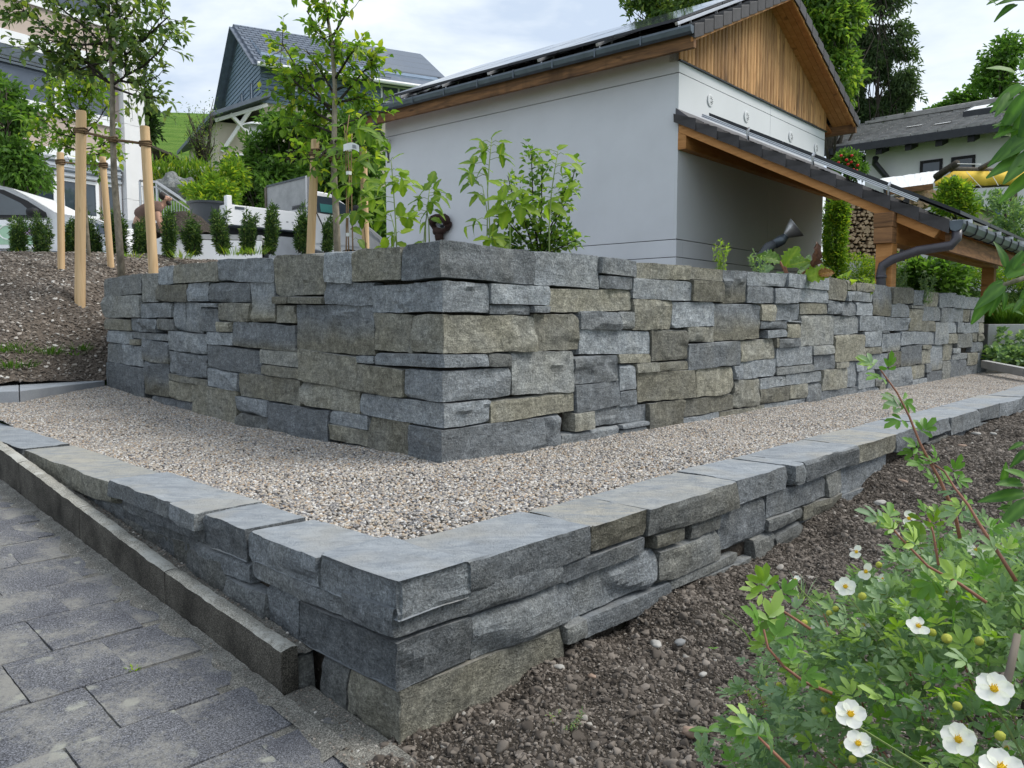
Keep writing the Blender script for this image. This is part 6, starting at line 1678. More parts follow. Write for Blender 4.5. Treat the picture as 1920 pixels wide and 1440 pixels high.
def build_truck():
    g_ = 1.72
    o = aty(427, 480, 15.5); fr = Frame((o[0], o[1]), 44, -46); nrm = np.cross(fr.a, UP)
    S = lambda px, py=400: fr.uv(onplane(px, py, nrm, fr(0, 0, 0)))[0]
    Z = lambda px, py: onplane(px, py, nrm, fr(0, 0, 0))[2]
    t = thing('tipper_truck', fr(1.5, .8, g_), 'small white tipper truck with drop sides and a grey headboard behind its cab', 'truck')
    w = 1.75; s0, s1 = 0, S(578)
    zt, zb = Z(427, 383), Z(442, 424)
    MB().box((s0, 0, zb), (s1, w, zb + .06), fr).out('bed', M_GREYMET, t)
    MB().box((s0 + .08, -.035, zb + .02), (s1 - .05, .0, zt), fr).out('drop_side', M_WPAINT, t, bev=.008)
    MB().box((s0 + .08, w, zb + .02), (s1 - .05, w + .035, zt), fr).out('drop_side', M_WPAINT, t, bev=.008)
    MB().box((s0, .02, zb + .02), (s0 + .035, w - .02, zt), fr).out('tailgate', M_WPAINT, t)
    MB().box((s0 - .02, -.06, zb), (s0 + .09, .06, zt + .17), fr).out('corner_post', M_WPAINT, t, bev=.01)
    MB().box((s0 + .16, -.045, zt - .08), (s0 + .36, -.036, zt - .03), fr).out('latch', M_GREYMET, t)
    # lettering band: faint marks on the drop side
    pb = MB()
    for a, l in ((.52, .02), (.55, .03), (.60, .025), (.70, .05), (.77, .05), (.84, .03), (.88, .04)): pb.box((s1 * a, -.038, zb + .17), (s1 * a + l, -.0365, zb + .20), fr)
    pb.out('side_print', M_PRINT, t)['kind'] = 'stuff'
    # chassis and wheels
    MB().box((s0 + .1, .35, g_ + .38), (s1 + 1.9, w - .35, zb - .005), fr).out('chassis', M_DARKMET, t)
    MB().box((s0 + .9, .02, g_ + .40), (s1 - .1, .2, zb - .12), fr).out('tool_box', M_ALU, t)
    for u in (s0 + .55, s1 + 1.05):
        wheel(t, fr(u, .14, g_ + .30), .30, -fr.b); wheel(t, fr(u, w - .14, g_ + .30), .30, fr.b)
    # headboard panel across the bed, behind the cab
    zh0, zh1 = Z(578, 385), Z(578, 333)
    nh = np.cross(fr.b, UP)
    MB().box((s1 - .01, .02, zt - .1), (s1 + .02, w * .98, zh1), fr).out('headboard', M_CONC, t)
    MB().box((s1 - .03, .02, zh1), (s1 + .04, w * .98, zh1 + .04), fr).out('headboard_rail', M_GREYMET, t)
    MB().box((s1 - .04, -.04, zb), (s1 + .05, .03, zh1 + .03), fr).out('headboard_post', M_ALU, t)
    MB().box((s1 - .04, w * .98, zb), (s1 + .05, w * 1.02, zh1), fr).out('headboard_post', M_GREYWOOD, t)
    mesh_ = MB()
    for k in range(12):
        v = .06 + k * .045
        mesh_.beam(fr(s1 - .035, v, zt + .0), fr(s1 - .035, v + .04, zt + .22), .006, .006); mesh_.beam(fr(s1 - .035, v + .04, zt + .0), fr(s1 - .035, v, zt + .22), .006, .006)
    mesh_.out('grille', M_DARKMET, t)['kind'] = 'stuff'
    MB().box((s1 - .20, .05, zt - .2), (s1 - .02, .62, zt + .08), fr).out('bed_box', M_ALU, t)
    # cab
    cprof = [(0.08, zb - .32), (0.08, Z(590, 360) - .05), (.22, Z(600, 357)), (.62, Z(612, 360)), (.95, Z(630, 378)), (1.35, Z(652, 410)), (1.75, Z(672, 430)), (2.02, Z(684, 446)), (2.12, Z(684, 462)), (2.12, g_ + .32)]
    cprof = [(s1 + a, z_) for a, z_ in cprof]
    n = len(cprof)
    V = []
    zw = zt + .04
    for v in (0., w):
        for u, z_ in cprof:
            tum = max(0, z_ - zw) * .2; V.append(fr(u, v + tum if v == 0 else v - tum, z_))
    MB().add(V, [tuple(range(n))[::-1], tuple(range(n, 2 * n))] + [(k, (k + 1) % n, n + (k + 1) % n, n + k) for k in range(n)]).out('cab', M_WPAINT, t, bev=.025)
    sd_ = lambda u, z_, d: fr(s1 + u, -d + max(0, z_ - zw) * .2, z_)
    zr = Z(612, 362)
    win = [(.22, zw + .02), (1.28, zw - .02), (.98, zr - .20), (.66, zr - .07), (.25, zr - .07)]
    MB().prism([sd_(u, z_, .012) for u, z_ in win], fr.b * .01).out('side_window', M_GLASS, t)
    MB().prism([sd_(u, z_, .022) for u, z_ in [(.30, zr - .42), (.62, zr - .42), (.62, zr - .24), (.30, zr - .24)]], fr.b * .004).out('window_sticker', M_TEAL, t)
    MB().prism([sd_(u, z_, .010) for u, z_ in [(.16, zb - .2), (1.30, zb - .2), (1.30, zw - .04), (.16, zw)]], fr.b * .006).out('door', M_WPAINT, t)
    wsc = [fr(s1 + .99, .2, zr - .17), fr(s1 + 1.37, .1, Z(652, 412)), fr(s1 + 1.37, w - .1, Z(652, 412)), fr(s1 + .99, w - .2, zr - .17)]
    MB().prism([p + UP * .012 + fr.a * .012 for p in wsc], UP * .006).out('windscreen', M_GLASS, t)
    arch = [sd_(1.05 + .42 * math.cos(a), g_ + .32 + .42 * math.sin(a), .02) for a in np.linspace(0.1, 3.04, 10)]
    MB().tube(arch, .03, 6).out('wheel_arch', M_BLACK, t)
    MB().box((s1 + 1.95, -.03, g_ + .28), (s1 + 2.2, w + .03, g_ + .55), fr).out('bumper', M_BLACK, t, bev=.02)
    MB().lathe([(0, -.13), (.06, -.11), (.08, 0), (.06, .11), (0, .13)], sd_(1.1, zw + .12, .2), 10).out('wing_mirror', M_BLACK, t, smooth=True)
    MB().tube([sd_(1.15, zw, .0), sd_(1.1, zw + .05, .18)], .015, 5).out('mirror_arm', M_BLACK, t)
    MB().tube([sd_(.12, zw + .12, .05), sd_(.3, zw - .25, .06), sd_(.42, zb - .25, .05)], .014, 5).out('hose', M_BLACK, t)
    return fr
build_truck()

def skin_body(name, nodes, edges, m, parent, sub=2):
    """one continuous surface grown round a jointed skeleton"""
    me = bpy.data.meshes.new(name); pb = base_of(parent)
    keys = list(nodes); me.from_pydata([tuple(np.array(nodes[k][0]) - pb) for k in keys], [(keys.index(a), keys.index(b)) for a, b in edges], [])
    me.materials.append(m)
    o = bpy.data.objects.new(name, me); COL.objects.link(o); o.parent = parent
    md = o.modifiers.new('skin', 'SKIN'); md.use_smooth_shade = True
    sk = me.skin_vertices.new() if not me.skin_vertices else me.skin_vertices[0]
    sk = me.skin_vertices[0]
    for i, k in enumerate(keys):
        r = nodes[k][1]; sk.data[i].radius = r if isinstance(r, tuple) else (r, r); sk.data[i].use_root = (i == 0)
    sb = o.modifiers.new('sub', 'SUBSURF'); sb.levels = sub; sb.render_levels = sub
    return o
def build_person():
    Y = 12.75
    q = lambda x, y, dy=0: aty(x, y, Y + dy)
    gz_ = 1.72
    hip = q(262, 414); 
    t = thing('person', np.array([hip[0], hip[1], gz_]), 'person in a brown t-shirt and dark trousers bending over behind the young yews', 'person')
    ch, nk, hd = q(288, 391), q(306, 384), q(313, 371)
    nodes = {'pelvis': (hip, .14), 'waist': (q(272, 404), .125), 'chest': (ch, .14), 'neck': (nk, .055), 'chin': (q(311, 378), .052), 'head': (hd, (.085, .092)), 'crown': (q(314, 367), .07)}
    edges = [('pelvis', 'waist'), ('waist', 'chest'), ('chest', 'neck'), ('neck', 'chin'), ('chin', 'head'), ('head', 'crown')]
    for s, dy in (('n', -.2), ('f', .2)):
        nodes['sh' + s] = (q(293, 387, dy * .8), .062); nodes['el' + s] = (q(297 if s == 'n' else 301, 413, dy * 1.0), .036); nodes['wr' + s] = (q(303 if s == 'n' else 312, 430, dy * .8), .030); nodes['hand' + s] = (q(305 if s == 'n' else 314, 436, dy * .8), .036); nodes['tips' + s] = (q(307 if s == 'n' else 316, 442, dy * .8), .018)
        edges += [('chest', 'sh' + s), ('sh' + s, 'el' + s), ('el' + s, 'wr' + s), ('wr' + s, 'hand' + s), ('hand' + s, 'tips' + s)]
        kn = np.array([hip[0] + .10, hip[1] + dy * .5, gz_ + .50]); an = np.array([hip[0] + (.0 if s == 'n' else .12), hip[1] + dy * .6, gz_ + .09]); to = an + np.array([.17, 0, -.05])
        nodes['hip' + s] = (hip + np.array([0, dy * .45, -.06]), .10); nodes['kn' + s] = (kn, .062); nodes['an' + s] = (an, .042); nodes['to' + s] = (to, .04)
        edges += [('pelvis', 'hip' + s), ('hip' + s, 'kn' + s), ('kn' + s, 'an' + s), ('an' + s, 'to' + s)]
    skin_body('body', nodes, edges, M_SKIN, t)
    g2 = 1.13
    sh = {'pelvis': (nodes['pelvis'][0], .185), 'waist': (nodes['waist'][0], .178), 'chest': (ch, .195)}
    sh['collar'] = (ch * .4 + nk * .6, .088)
    se = [('pelvis', 'waist'), ('waist', 'chest'), ('chest', 'collar')]
    for s in 'nf':
        sh['sh' + s] = (nodes['sh' + s][0], .098); sh['sl' + s] = (nodes['sh' + s][0] * .42 + nodes['el' + s][0] * .58, .078); se += [('chest', 'sh' + s), ('sh' + s, 'sl' + s)]
    skin_body('t_shirt', sh, se, M_SHIRT, t)
    tr = {'pelvis': (hip - UP * .06, .180), 'belt': (hip - UP * .01, .165)}; te = [('pelvis', 'belt')]
    for s in 'nf':
        tr['hip' + s] = (nodes['hip' + s][0], .118); tr['kn' + s] = (nodes['kn' + s][0], .082); tr['an' + s] = (nodes['an' + s][0] + UP * .02, .068)
        te += [('pelvis', 'hip' + s), ('hip' + s, 'kn' + s), ('kn' + s, 'an' + s)]
    skin_body('trousers', tr, te, M_TROUSER, t)
    hr = {'a': (hd + np.array([-.004, 0, .050]), .108), 'b': (hd + np.array([-.055, 0, .01]), .098), 'c': (hd + np.array([-.075, 0, -.04]), .07)}
    skin_body('hair', hr, [('a', 'b'), ('b', 'c')], M_HAIR, t)
    bd = {'a': (hd + np.array([.05, 0, -.062]), .058), 'b': (hd + np.array([.025, 0, -.08]), .058), 'c': (hd + np.array([-.01, 0, -.075]), .05)}
    skin_body('beard', bd, [('a', 'b'), ('b', 'c')], M_HAIR, t)
    b = MB()
    nose = q(321.5, 374, -.01); b.lathe([(.0, .028), (.012, .014), (.016, 0)], nose - np.array([.012, 0, 0]), 8, (1, 0, -.15)); b.out('nose', M_SKIN, t, smooth=True)
    for dy in (-.035, .035):
        e = q(319.5, 370.5, dy); MB().lathe([(0, .008), (.008, .004), (.009, 0)], e - np.array([.004, 0, 0]), 8, (1, 0, 0)).out('eye', M_HAIR, t, smooth=True)
    MB().lathe([(0, .012), (.022, .008), (.026, 0)], q(311, 373, -.088), 10, (0, -1, 0)).out('ear', M_SKIN, t, smooth=True)
build_person()

# dark tub, soil heap on a pallet of white boards, stairs' railing, boulder
tubc = aty(397, 430, 16.0); b = MB().lathe([(0, 0), (.33, 0), (.36, .05), (.42, .42), (.46, .43), (.47, .47), (.44, .47), (.40, .42), (.35, .06), (0, .06)], tubc + UP * .05, 28)
tag(b.out('plastic_tub', M_TUB, smooth=True, sharp=40), 'dark grey round plastic tub standing behind the truck', 'tub')
def heap():
    c = aty(345, 428, 13.6); rng = np.random.RandomState(4)
    n = 26; u, v = np.meshgrid(np.linspace(-1, 1, n), np.linspace(-1, 1, n), indexing='ij'); u, v = u * np.sqrt(1 - v ** 2 / 2), v * np.sqrt(1 - u ** 2 / 2); r = np.sqrt(u ** 2 + v ** 2)
    P = np.stack([c[0] + u.ravel() * .62, c[1] + v.ravel() * .5, c[2] - .12 + .44 * np.clip(1 - r.ravel() ** 1.4, -.1, 1)], 1); P[:, 2] += .05 * fbm(P * 5, 2, 3)
    i = np.arange(n * n).reshape(n, n); f = np.stack([i[:-1, :-1], i[1:, :-1], i[1:, 1:], i[:-1, 1:]], -1).reshape(-1, 4)
    tag(obj('soil_heap', P, f, M_SOIL, smooth=True), 'heap of dark soil piled up between the person and the tub', 'heap')
    t = thing('trailer', aty(345, 485, 13.5), 'low white trailer bed under the soil heap', 'trailer')
    fr = Frame(aty(318, 440, 13.2)[:2], 82, -8)
    MB().box((-.1, 0, c[2] - .22), (1.5, .9, c[2] - .14), fr).out('bed', M_CONC, t)
    MB().box((-.1, -.03, c[2] - .6), (1.5, .0, c[2] - .24), fr).out('side_board', M_WPAINT, t)
    for u in (.3, 1.0): wheel(t, fr(u, .1, 1.72 + .2), .2, -fr.b, .14)
heap()
def railing():
    t = thing('stair_railing', aty(330, 420, 21), 'galvanised steel railing with thin bars descending beside white steps', 'railing')
    Y = 21; top = [aty(262, 339, Y), aty(293, 341, Y), aty(360, 386, Y - 1), aty(388, 384, Y - 1)]
    MB().tube(top, .035, 8).out('handrail', M_ALU, t, smooth=True)
    low_ = [p - UP * .85 for p in top]; MB().tube(low_, .025, 6).out('lower_rail', M_ALU, t)
    mid = [p - UP * .14 for p in top]; MB().tube(mid, .018, 6).out('upper_rail', M_ALU, t)
    k = 0
    for a, b_ in zip(top[:-1], top[1:]):
        m_ = max(2, int(np.linalg.norm((b_ - a)[:2]) / .12))
        for i in range(m_):
            p = a + (b_ - a) * (i + .5) / m_; MB().tube([p - UP * .85, p - UP * .14], .010, 5, False).out('baluster', M_ALU, t)
    for p in top: MB().tube([p - UP * 1.0, p], .028, 6).out('railing_post', M_ALU, t)
    # the white flank of the steps
    tt = thing('steps', aty(320, 430, 21.3), 'white flank of outdoor concrete steps under the steel railing', 'stairs')
    for i in range(7):
        a = np.array([top[1][0] + .32 * i, 21.25, 1.6]); h = top[1][2] - 1.0 - i * .13
        MB().box((a[0] - 1.2 if i == 0 else a[0], 21.1, 1.5), (a[0] + .318, 22.4, h)).out('step', M_WHITE, tt)
    MB().box((top[1][0] + 2.26, 21.1, 1.5), (top[1][0] + 3.6, 21.4, top[3][2] - 1.0)).out('flank_wall', M_WHITE, tt)
railing()
def boulder(px, py, Y, rx, rz, seed, label):
    c = aty(px, py, Y); P, Fq = lattice_box((9, 9, 9)); d = (P - .5); d = d / (np.linalg.norm(d, axis=1, keepdims=True) + 1e-9)
    r = 1 + .35 * fbm(d * 1.8, seed, 3); V = c + d * r[:, None] * np.array([rx / F * Y, rx / F * Y * .8, rz / F * Y])
    tag(obj('boulder', V, Fq, M_STONE, smooth=True, sharp=20, attrs={'olive': np.full(len(V), .3)}), label, 'rock')
boulder(323, 352, 24, 26, 22, 3, 'jagged grey boulder on the slope above the stair railing')
boulder(352, 350, 24.5, 16, 15, 5, 'smaller grey boulder right of the jagged boulder')
def cabin():
    t = thing('wooden_cabin', aty(302, 320, 34), 'small dark wooden hay shed on the meadow behind the pier', 'shed')
    fr = Frame(aty(288, 318, 34)[:2], 75, -15); z0, z1 = aty(290, 325, 34)[2], aty(290, 282, 34)[2]
    for k in range(5): MB().box((0, 0, z0 - .6 + (z1 - z0 + .6) * k / 5), (.72, 3, z0 - .6 + (z1 - z0 + .6) * (k + 1) / 5 - .03), fr).out('board', M_DBARK, t)
    MB().hexa([fr(-.3, -.3, z1 + .2), fr(1.05, -.3, z1 - .35), fr(1.05, 3.3, z1 - .35), fr(-.3, 3.3, z1 + .2), fr(-.3, -.3, z1 + .3), fr(1.05, -.3, z1 - .25), fr(1.05, 3.3, z1 - .25), fr(-.3, 3.3, z1 + .3)]).out('roof', M_GREYWOOD, t)
cabin()
# flowering strip on the slope
fp = [aty(RNG.uniform(285, 385), RNG.uniform(316, 345), 26 + RNG.uniform(-1, 1)) for _ in range(1500)]
V, T, r_ = leaf_mesh(np.array(fp), unit(1500) + UP * 2, unit(1500) + UP, .10, .07, False, .1)
tag(obj('meadow_flowers', V, T, M_PETAL, attrs={'rnd': r_}), kind='stuff')
V, T, r_ = leaf_mesh(np.repeat(np.array(fp), 3, 0) + RNG.normal(size=(4500, 3)) * .18 - UP * .15, unit(4500) + UP * 2.5, unit(4500) + UP, .26, .05, False, .3)
tag(obj('meadow_grass', V, T, LF_YOUNG, attrs={'rnd': r_}), kind='stuff')
def lamp():
    c = aty(481, 252, 25)
    t = thing('street_lamp', np.array([c[0], c[1], 1.7]), 'white street lamp with a wide flat cap in front of the grey house', 'street lamp')
    MB().tube([np.array([c[0], c[1], 1.7]), c - UP * .28], .06, 10).out('pole', M_WPAINT, t, smooth=True)
    MB().lathe([(.10, -.34), (.17, -.28), (.25, .22), (.2, .24)], c, 18).out('lantern', M_PLASTW, t, smooth=True)
    MB().lathe([(.42, .22), (.43, .26), (.25, .33), (.1, .37), (0, .38)], c, 20).out('lamp_cap', M_WPAINT, t, smooth=True)
lamp()

# ---------------------------------------------------------------- things around the garage
def firewood():
    Y = 19.5; rng = np.random.RandomState(7)
    x0, x1, y0, y1 = 1586, 1652, 396, 484
    a, b_ = aty(x0, y1, Y), aty(x1, y0, Y)
    t = thing('firewood_stack', a, 'tall stack of split firewood with pale cut ends behind the first timber post', 'firewood')
    mb = MB(); st = .105
    z_ = a[2]; row = 0
    while z_ < b_[2] + .35:
        x = a[0] + (row % 2) * .05
        while x < b_[0] + .5:
            s = st * rng.uniform(.6, 1.25); n = rng.choice([3, 4, 4, 5]); a0 = rng.uniform(0, 6.28)
            c = np.array([x + rng.uniform(-.02, .02), Y + rng.uniform(-.05, .04), z_ + rng.uniform(-.02, .02)])
            poly = [c + np.array([math.cos(a0 + 6.28 * k / n + rng.uniform(-.25, .25)) * s * .58, 0, math.sin(a0 + 6.28 * k / n) * s * .52]) for k in range(n)]
            mb.prism(poly, (0, .33, 0)); x += st * 1.02
        z_ += st * .92; row += 1
    o = mb.out('logs', M_LOGEND, t); o['kind'] = 'stuff'
    MB().box((a[0] - .2, Y + .2, a[2] - .3), (b_[0] + .8, Y + .5, b_[2] + .4)).out('back_row', M_BLACK, t)
    MB().box((a[0] - .5, Y - .3, a[2] - .55), (b_[0] + 1.0, Y + .6, a[2] - .1)).out('stone_base', M_CONC, t)
firewood()
def wood_shed():
    Y = 24
    t = thing('wood_shed', aty(1700, 420, Y), 'low wood shed with pale corrugated roof sheets left of the yellow awning', 'shed')
    n = 26; q0, q1, q2, q3 = aty(1648, 338, Y + 1.2), aty(1762, 322, Y + 1.2), aty(1748, 342, Y - .6), aty(1664, 353, Y - .6)
    for k in range(3):
        b = MB(); v, f = [], []
        for i in range(n + 1):
            s = i / n
            for j, tt in enumerate((k / 3 - .02, (k + 1) / 3)):
                p = (q0 * (1 - s) + q1 * s) * (1 - tt) + (q3 * (1 - s) + q2 * s) * tt
                v.append(p + UP * (.004 * math.sin(i * 2.4 + k) + .012 * vnoise(np.array([[i * .9, j + k * 3., 0]]))[0] - .03 * k + .04 * (j == 0)))
        f = [(2 * i, 2 * i + 1, 2 * i + 3, 2 * i + 2) for i in range(n)]
        o = b.add(v, f).out('roof_sheet', M_PLASTW, t); o.modifiers.new('thick', 'SOLIDIFY').thickness = .02
    MB().beam(q3 - UP * .12, q2 - UP * .12, .12, .16).out('eave_beam', M_OLDWOOD, t)
    lg = MB(); rng = np.random.RandomState(2)
    for _ in range(90):
        c = aty(rng.uniform(1690, 1756), rng.uniform(358, 384), Y - .3 + rng.uniform(-.1, .1)); s = .13
        lg.prism([c + np.array([math.cos(k * 1.57 + _) * s, 0, math.sin(k * 1.57 + _) * s]) for k in range(4)], (0, .3, 0))
    lg.out('logs', M_LOGEND, t)['kind'] = 'stuff'
    MB().box((q3[0], Y - .1, 1.5), (q2[0], Y + 1.2, q3[2] - .25)).out('back_wall', M_DBARK, t)
wood_shed()
def pergola():
    Y = 22
    t = thing('pergola', aty(1830, 450, Y), 'rustic round timber pergola frame in front of the white house', 'pergola')
    MB().tube([aty(1779, 317, Y), aty(1850, 319, Y), aty(1960, 322, Y)], .07, 8).out('rail', M_GREYWOOD, t, smooth=True)
    MB().tube([aty(1755, 332, Y + .4), aty(1775, 318, Y), aty(1795, 306, Y - .4)], .10, 8).out('rail', M_DBARK, t, smooth=True)
    MB().tube([aty(1835, 318, Y), aty(1875, 296, Y - .6)], .075, 8).out('rail', M_GREYWOOD, t, smooth=True)
    MB().tube([aty(1800, 352, Y + .05), aty(1960, 343, Y + .05)], .04, 8).out('rail', M_GREYWOOD, t, smooth=True)
    for x, y0, y1 in ((1803, 316, 470), (1900, 344, 480)):
        MB().beam(aty(x, y0, Y + .1), aty(x, y1, Y + .1), .15, .12, (0, 1, 0)).out('post', M_GREYWOOD, t)
    a = thing('awning', aty(1830, 350, Y - .15), 'yellow cloth awning with a small flower print stretched along the pergola', 'awning')
    n = 18; top = [aty(1752 + (1965 - 1752) * k / n, 321 + (0 if k > 2 else (3 - k) * 7), Y - .14 - .0 * k) for k in range(n + 1)]; bot = [aty(1752 + (1965 - 1752) * k / n, 349 - 4 * k / n + 1.2 * math.sin(k * 1.7), Y - .2 + .06 * math.sin(k * 2.3)) for k in range(n + 1)]
    mid = [(p + q) / 2 + np.array([0, -.05 - .04 * math.sin(k * 1.3), 0]) for k, (p, q) in enumerate(zip(top, bot))]
    m = n + 1
    o = MB().add(top + mid + bot, [(r_ * m + k, r_ * m + k + 1, (r_ + 1) * m + k + 1, (r_ + 1) * m + k) for r_ in range(2) for k in range(n)]).out('cloth', M_YELLOW, a, smooth=True)
    o.modifiers.new('thick', 'SOLIDIFY').thickness = .004
    b = MB(); c = aty(1789.5, 336, Y - .32)
    for k in range(5):
        an = k * 1.2566 + .3; b.lathe([(0, 0), (.052, 0), (.05, .006), (0, .008)], c + np.array([math.cos(an) * .075, 0, math.sin(an) * .075]), 10, (0, -1, 0))
    b.out('flower_print', M_BLUEPRINT, a)
    MB().lathe([(0, 0), (.05, 0), (.048, .01), (0, .012)], c, 10, (0, -1, 0)).out('flower_print_centre', M_PLASTW, a)
    lines = MB()
    for p, q in (((1812, 322), (1840, 352)), ((1855, 320), (1872, 348)), ((1795, 307), (1840, 308))): lines.tube([aty(*p, Y - .4), aty(*q, Y - .45)], .008, 4)
    tag(lines.out('clothes_line', M_PLASTW), 'thin white lines hanging from the pergola rail', 'line')
pergola()
def annex():
    Y = 21.5
    t = thing('lean_shed', aty(1830, 430, Y), 'low old shed with a thin dark roof in front of the blue shutter', 'shed')
    q = [aty(1815, 372, Y), aty(1862, 402, Y), aty(1862, 470, Y), aty(1800, 470, Y)]
    MB().prism(q, (0, 1.5, 0)).out('wall', M_CREAM, t)
    MB().hexa([aty(1800, 366, Y - .2), aty(1868, 405, Y - .2), aty(1868, 405, Y + 1.6), aty(1800, 366, Y + 1.6)] + [p + UP * .07 for p in (aty(1800, 366, Y - .2), aty(1868, 405, Y - .2), aty(1868, 405, Y + 1.6), aty(1800, 366, Y + 1.6))]).out('roof', M_DBARK, t)
annex()
def knotted_cloth():
    fr = Frame((2.52, 12.0), -51.4, 42.4); nrm = np.cross(fr.a, UP)
    c = onplane(831, 424, nrm, fr(0, 0, 0)) - fr.b * .08
    t = thing('knotted_cloth', c, 'dark brown cloth knotted in a ring and hanging on the garage wall', 'cloth')
    s = .012 * 13 / 12
    ring = [c + fr.a * (-.19 * math.cos(a)) + UP * (.15 * math.sin(a) + .03) - fr.b * (.03 * math.sin(3 * a)) for a in np.linspace(0, 2 * math.pi, 22)]
    MB().tube(ring, list(.07 + .022 * np.sin(np.linspace(0, 20, 22))), 9).out('cloth_ring', M_CLOTH, t, smooth=True)
    MB().tube([c - UP * .08, c - UP * .2 - fr.b * .03, c - UP * .36], [.06, .085, .075], 8).out('cloth_tail', M_CLOTH, t, smooth=True)
    MB().tube([c + fr.b * .08, c - fr.b * .02], .03, 8).out('wall_hook', M_GREYMET, t)
knotted_cloth()
def spot_lamp():
    Y = 11.2; q = lambda x, y, d=0: aty(x, y, Y + d)
    t = thing('garden_spotlight', q(1428, 500), 'grey funnel shaped garden spotlight on a bent arm in front of the lean to wall', 'spotlight')
    MB().tube([q(1424, 520), q(1428, 482), q(1440, 464), q(1455, 455)], [.06, .075, .075, .06], 12).out('arm', M_TUB, t, smooth=True)
    MB().tube([q(1452, 458), q(1466, 450), q(1474, 442)], [.07, .075, .05], 12).out('joint', M_GREYMET, t, smooth=True)
    MB().tube([q(1449, 462), q(1449, 500)], .012, 6).out('cable', M_BLACK, t)
    a, b_ = q(1472, 442), q(1494, 426, -.06); ax = b_ - a; ln = np.linalg.norm(ax)
    MB().lathe([(.035, 0), (.05, .015), (.085, ln * .35), (.125, ln * .7), (.155, ln), (.163, ln * 1.02), (.155, ln * 1.02), (.15, ln)], a, 22, ax).out('reflector', M_ALU, t, smooth=True)
    MB().lathe([(.152, ln * .98), (.12, ln * .7), (.08, ln * .36), (0, ln * .2)], a, 22, ax).out('inner_reflector', M_CLOTH, t, smooth=True)
spot_lamp()
cw = thing('concrete_wall', aty(1880, 690, 13.4), 'smooth grey concrete planter wall beyond the right end of the stone wall', 'wall'); cw['kind'] = 'thing'
MB().box((8.2, 13.35, -.1), (16, 13.55, .80)).out('wall_block', M_CONC, cw, bev=.01)
MB().box((8.2, 13.55, -.1), (16, 16, .74)).out('planter_soil', M_SOIL, cw)
ke = thing('gravel_edging', aty(1880, 690, 12), 'narrow pale concrete edging strip between gravel and ground cover', 'kerb')
q = [aty(1846, 678, 12.6), aty(1960, 700, 10.6)]
MB().beam(q[0] - UP * .04, q[1] - UP * .04, .10, .12).out('edging_block', M_CONC, ke)

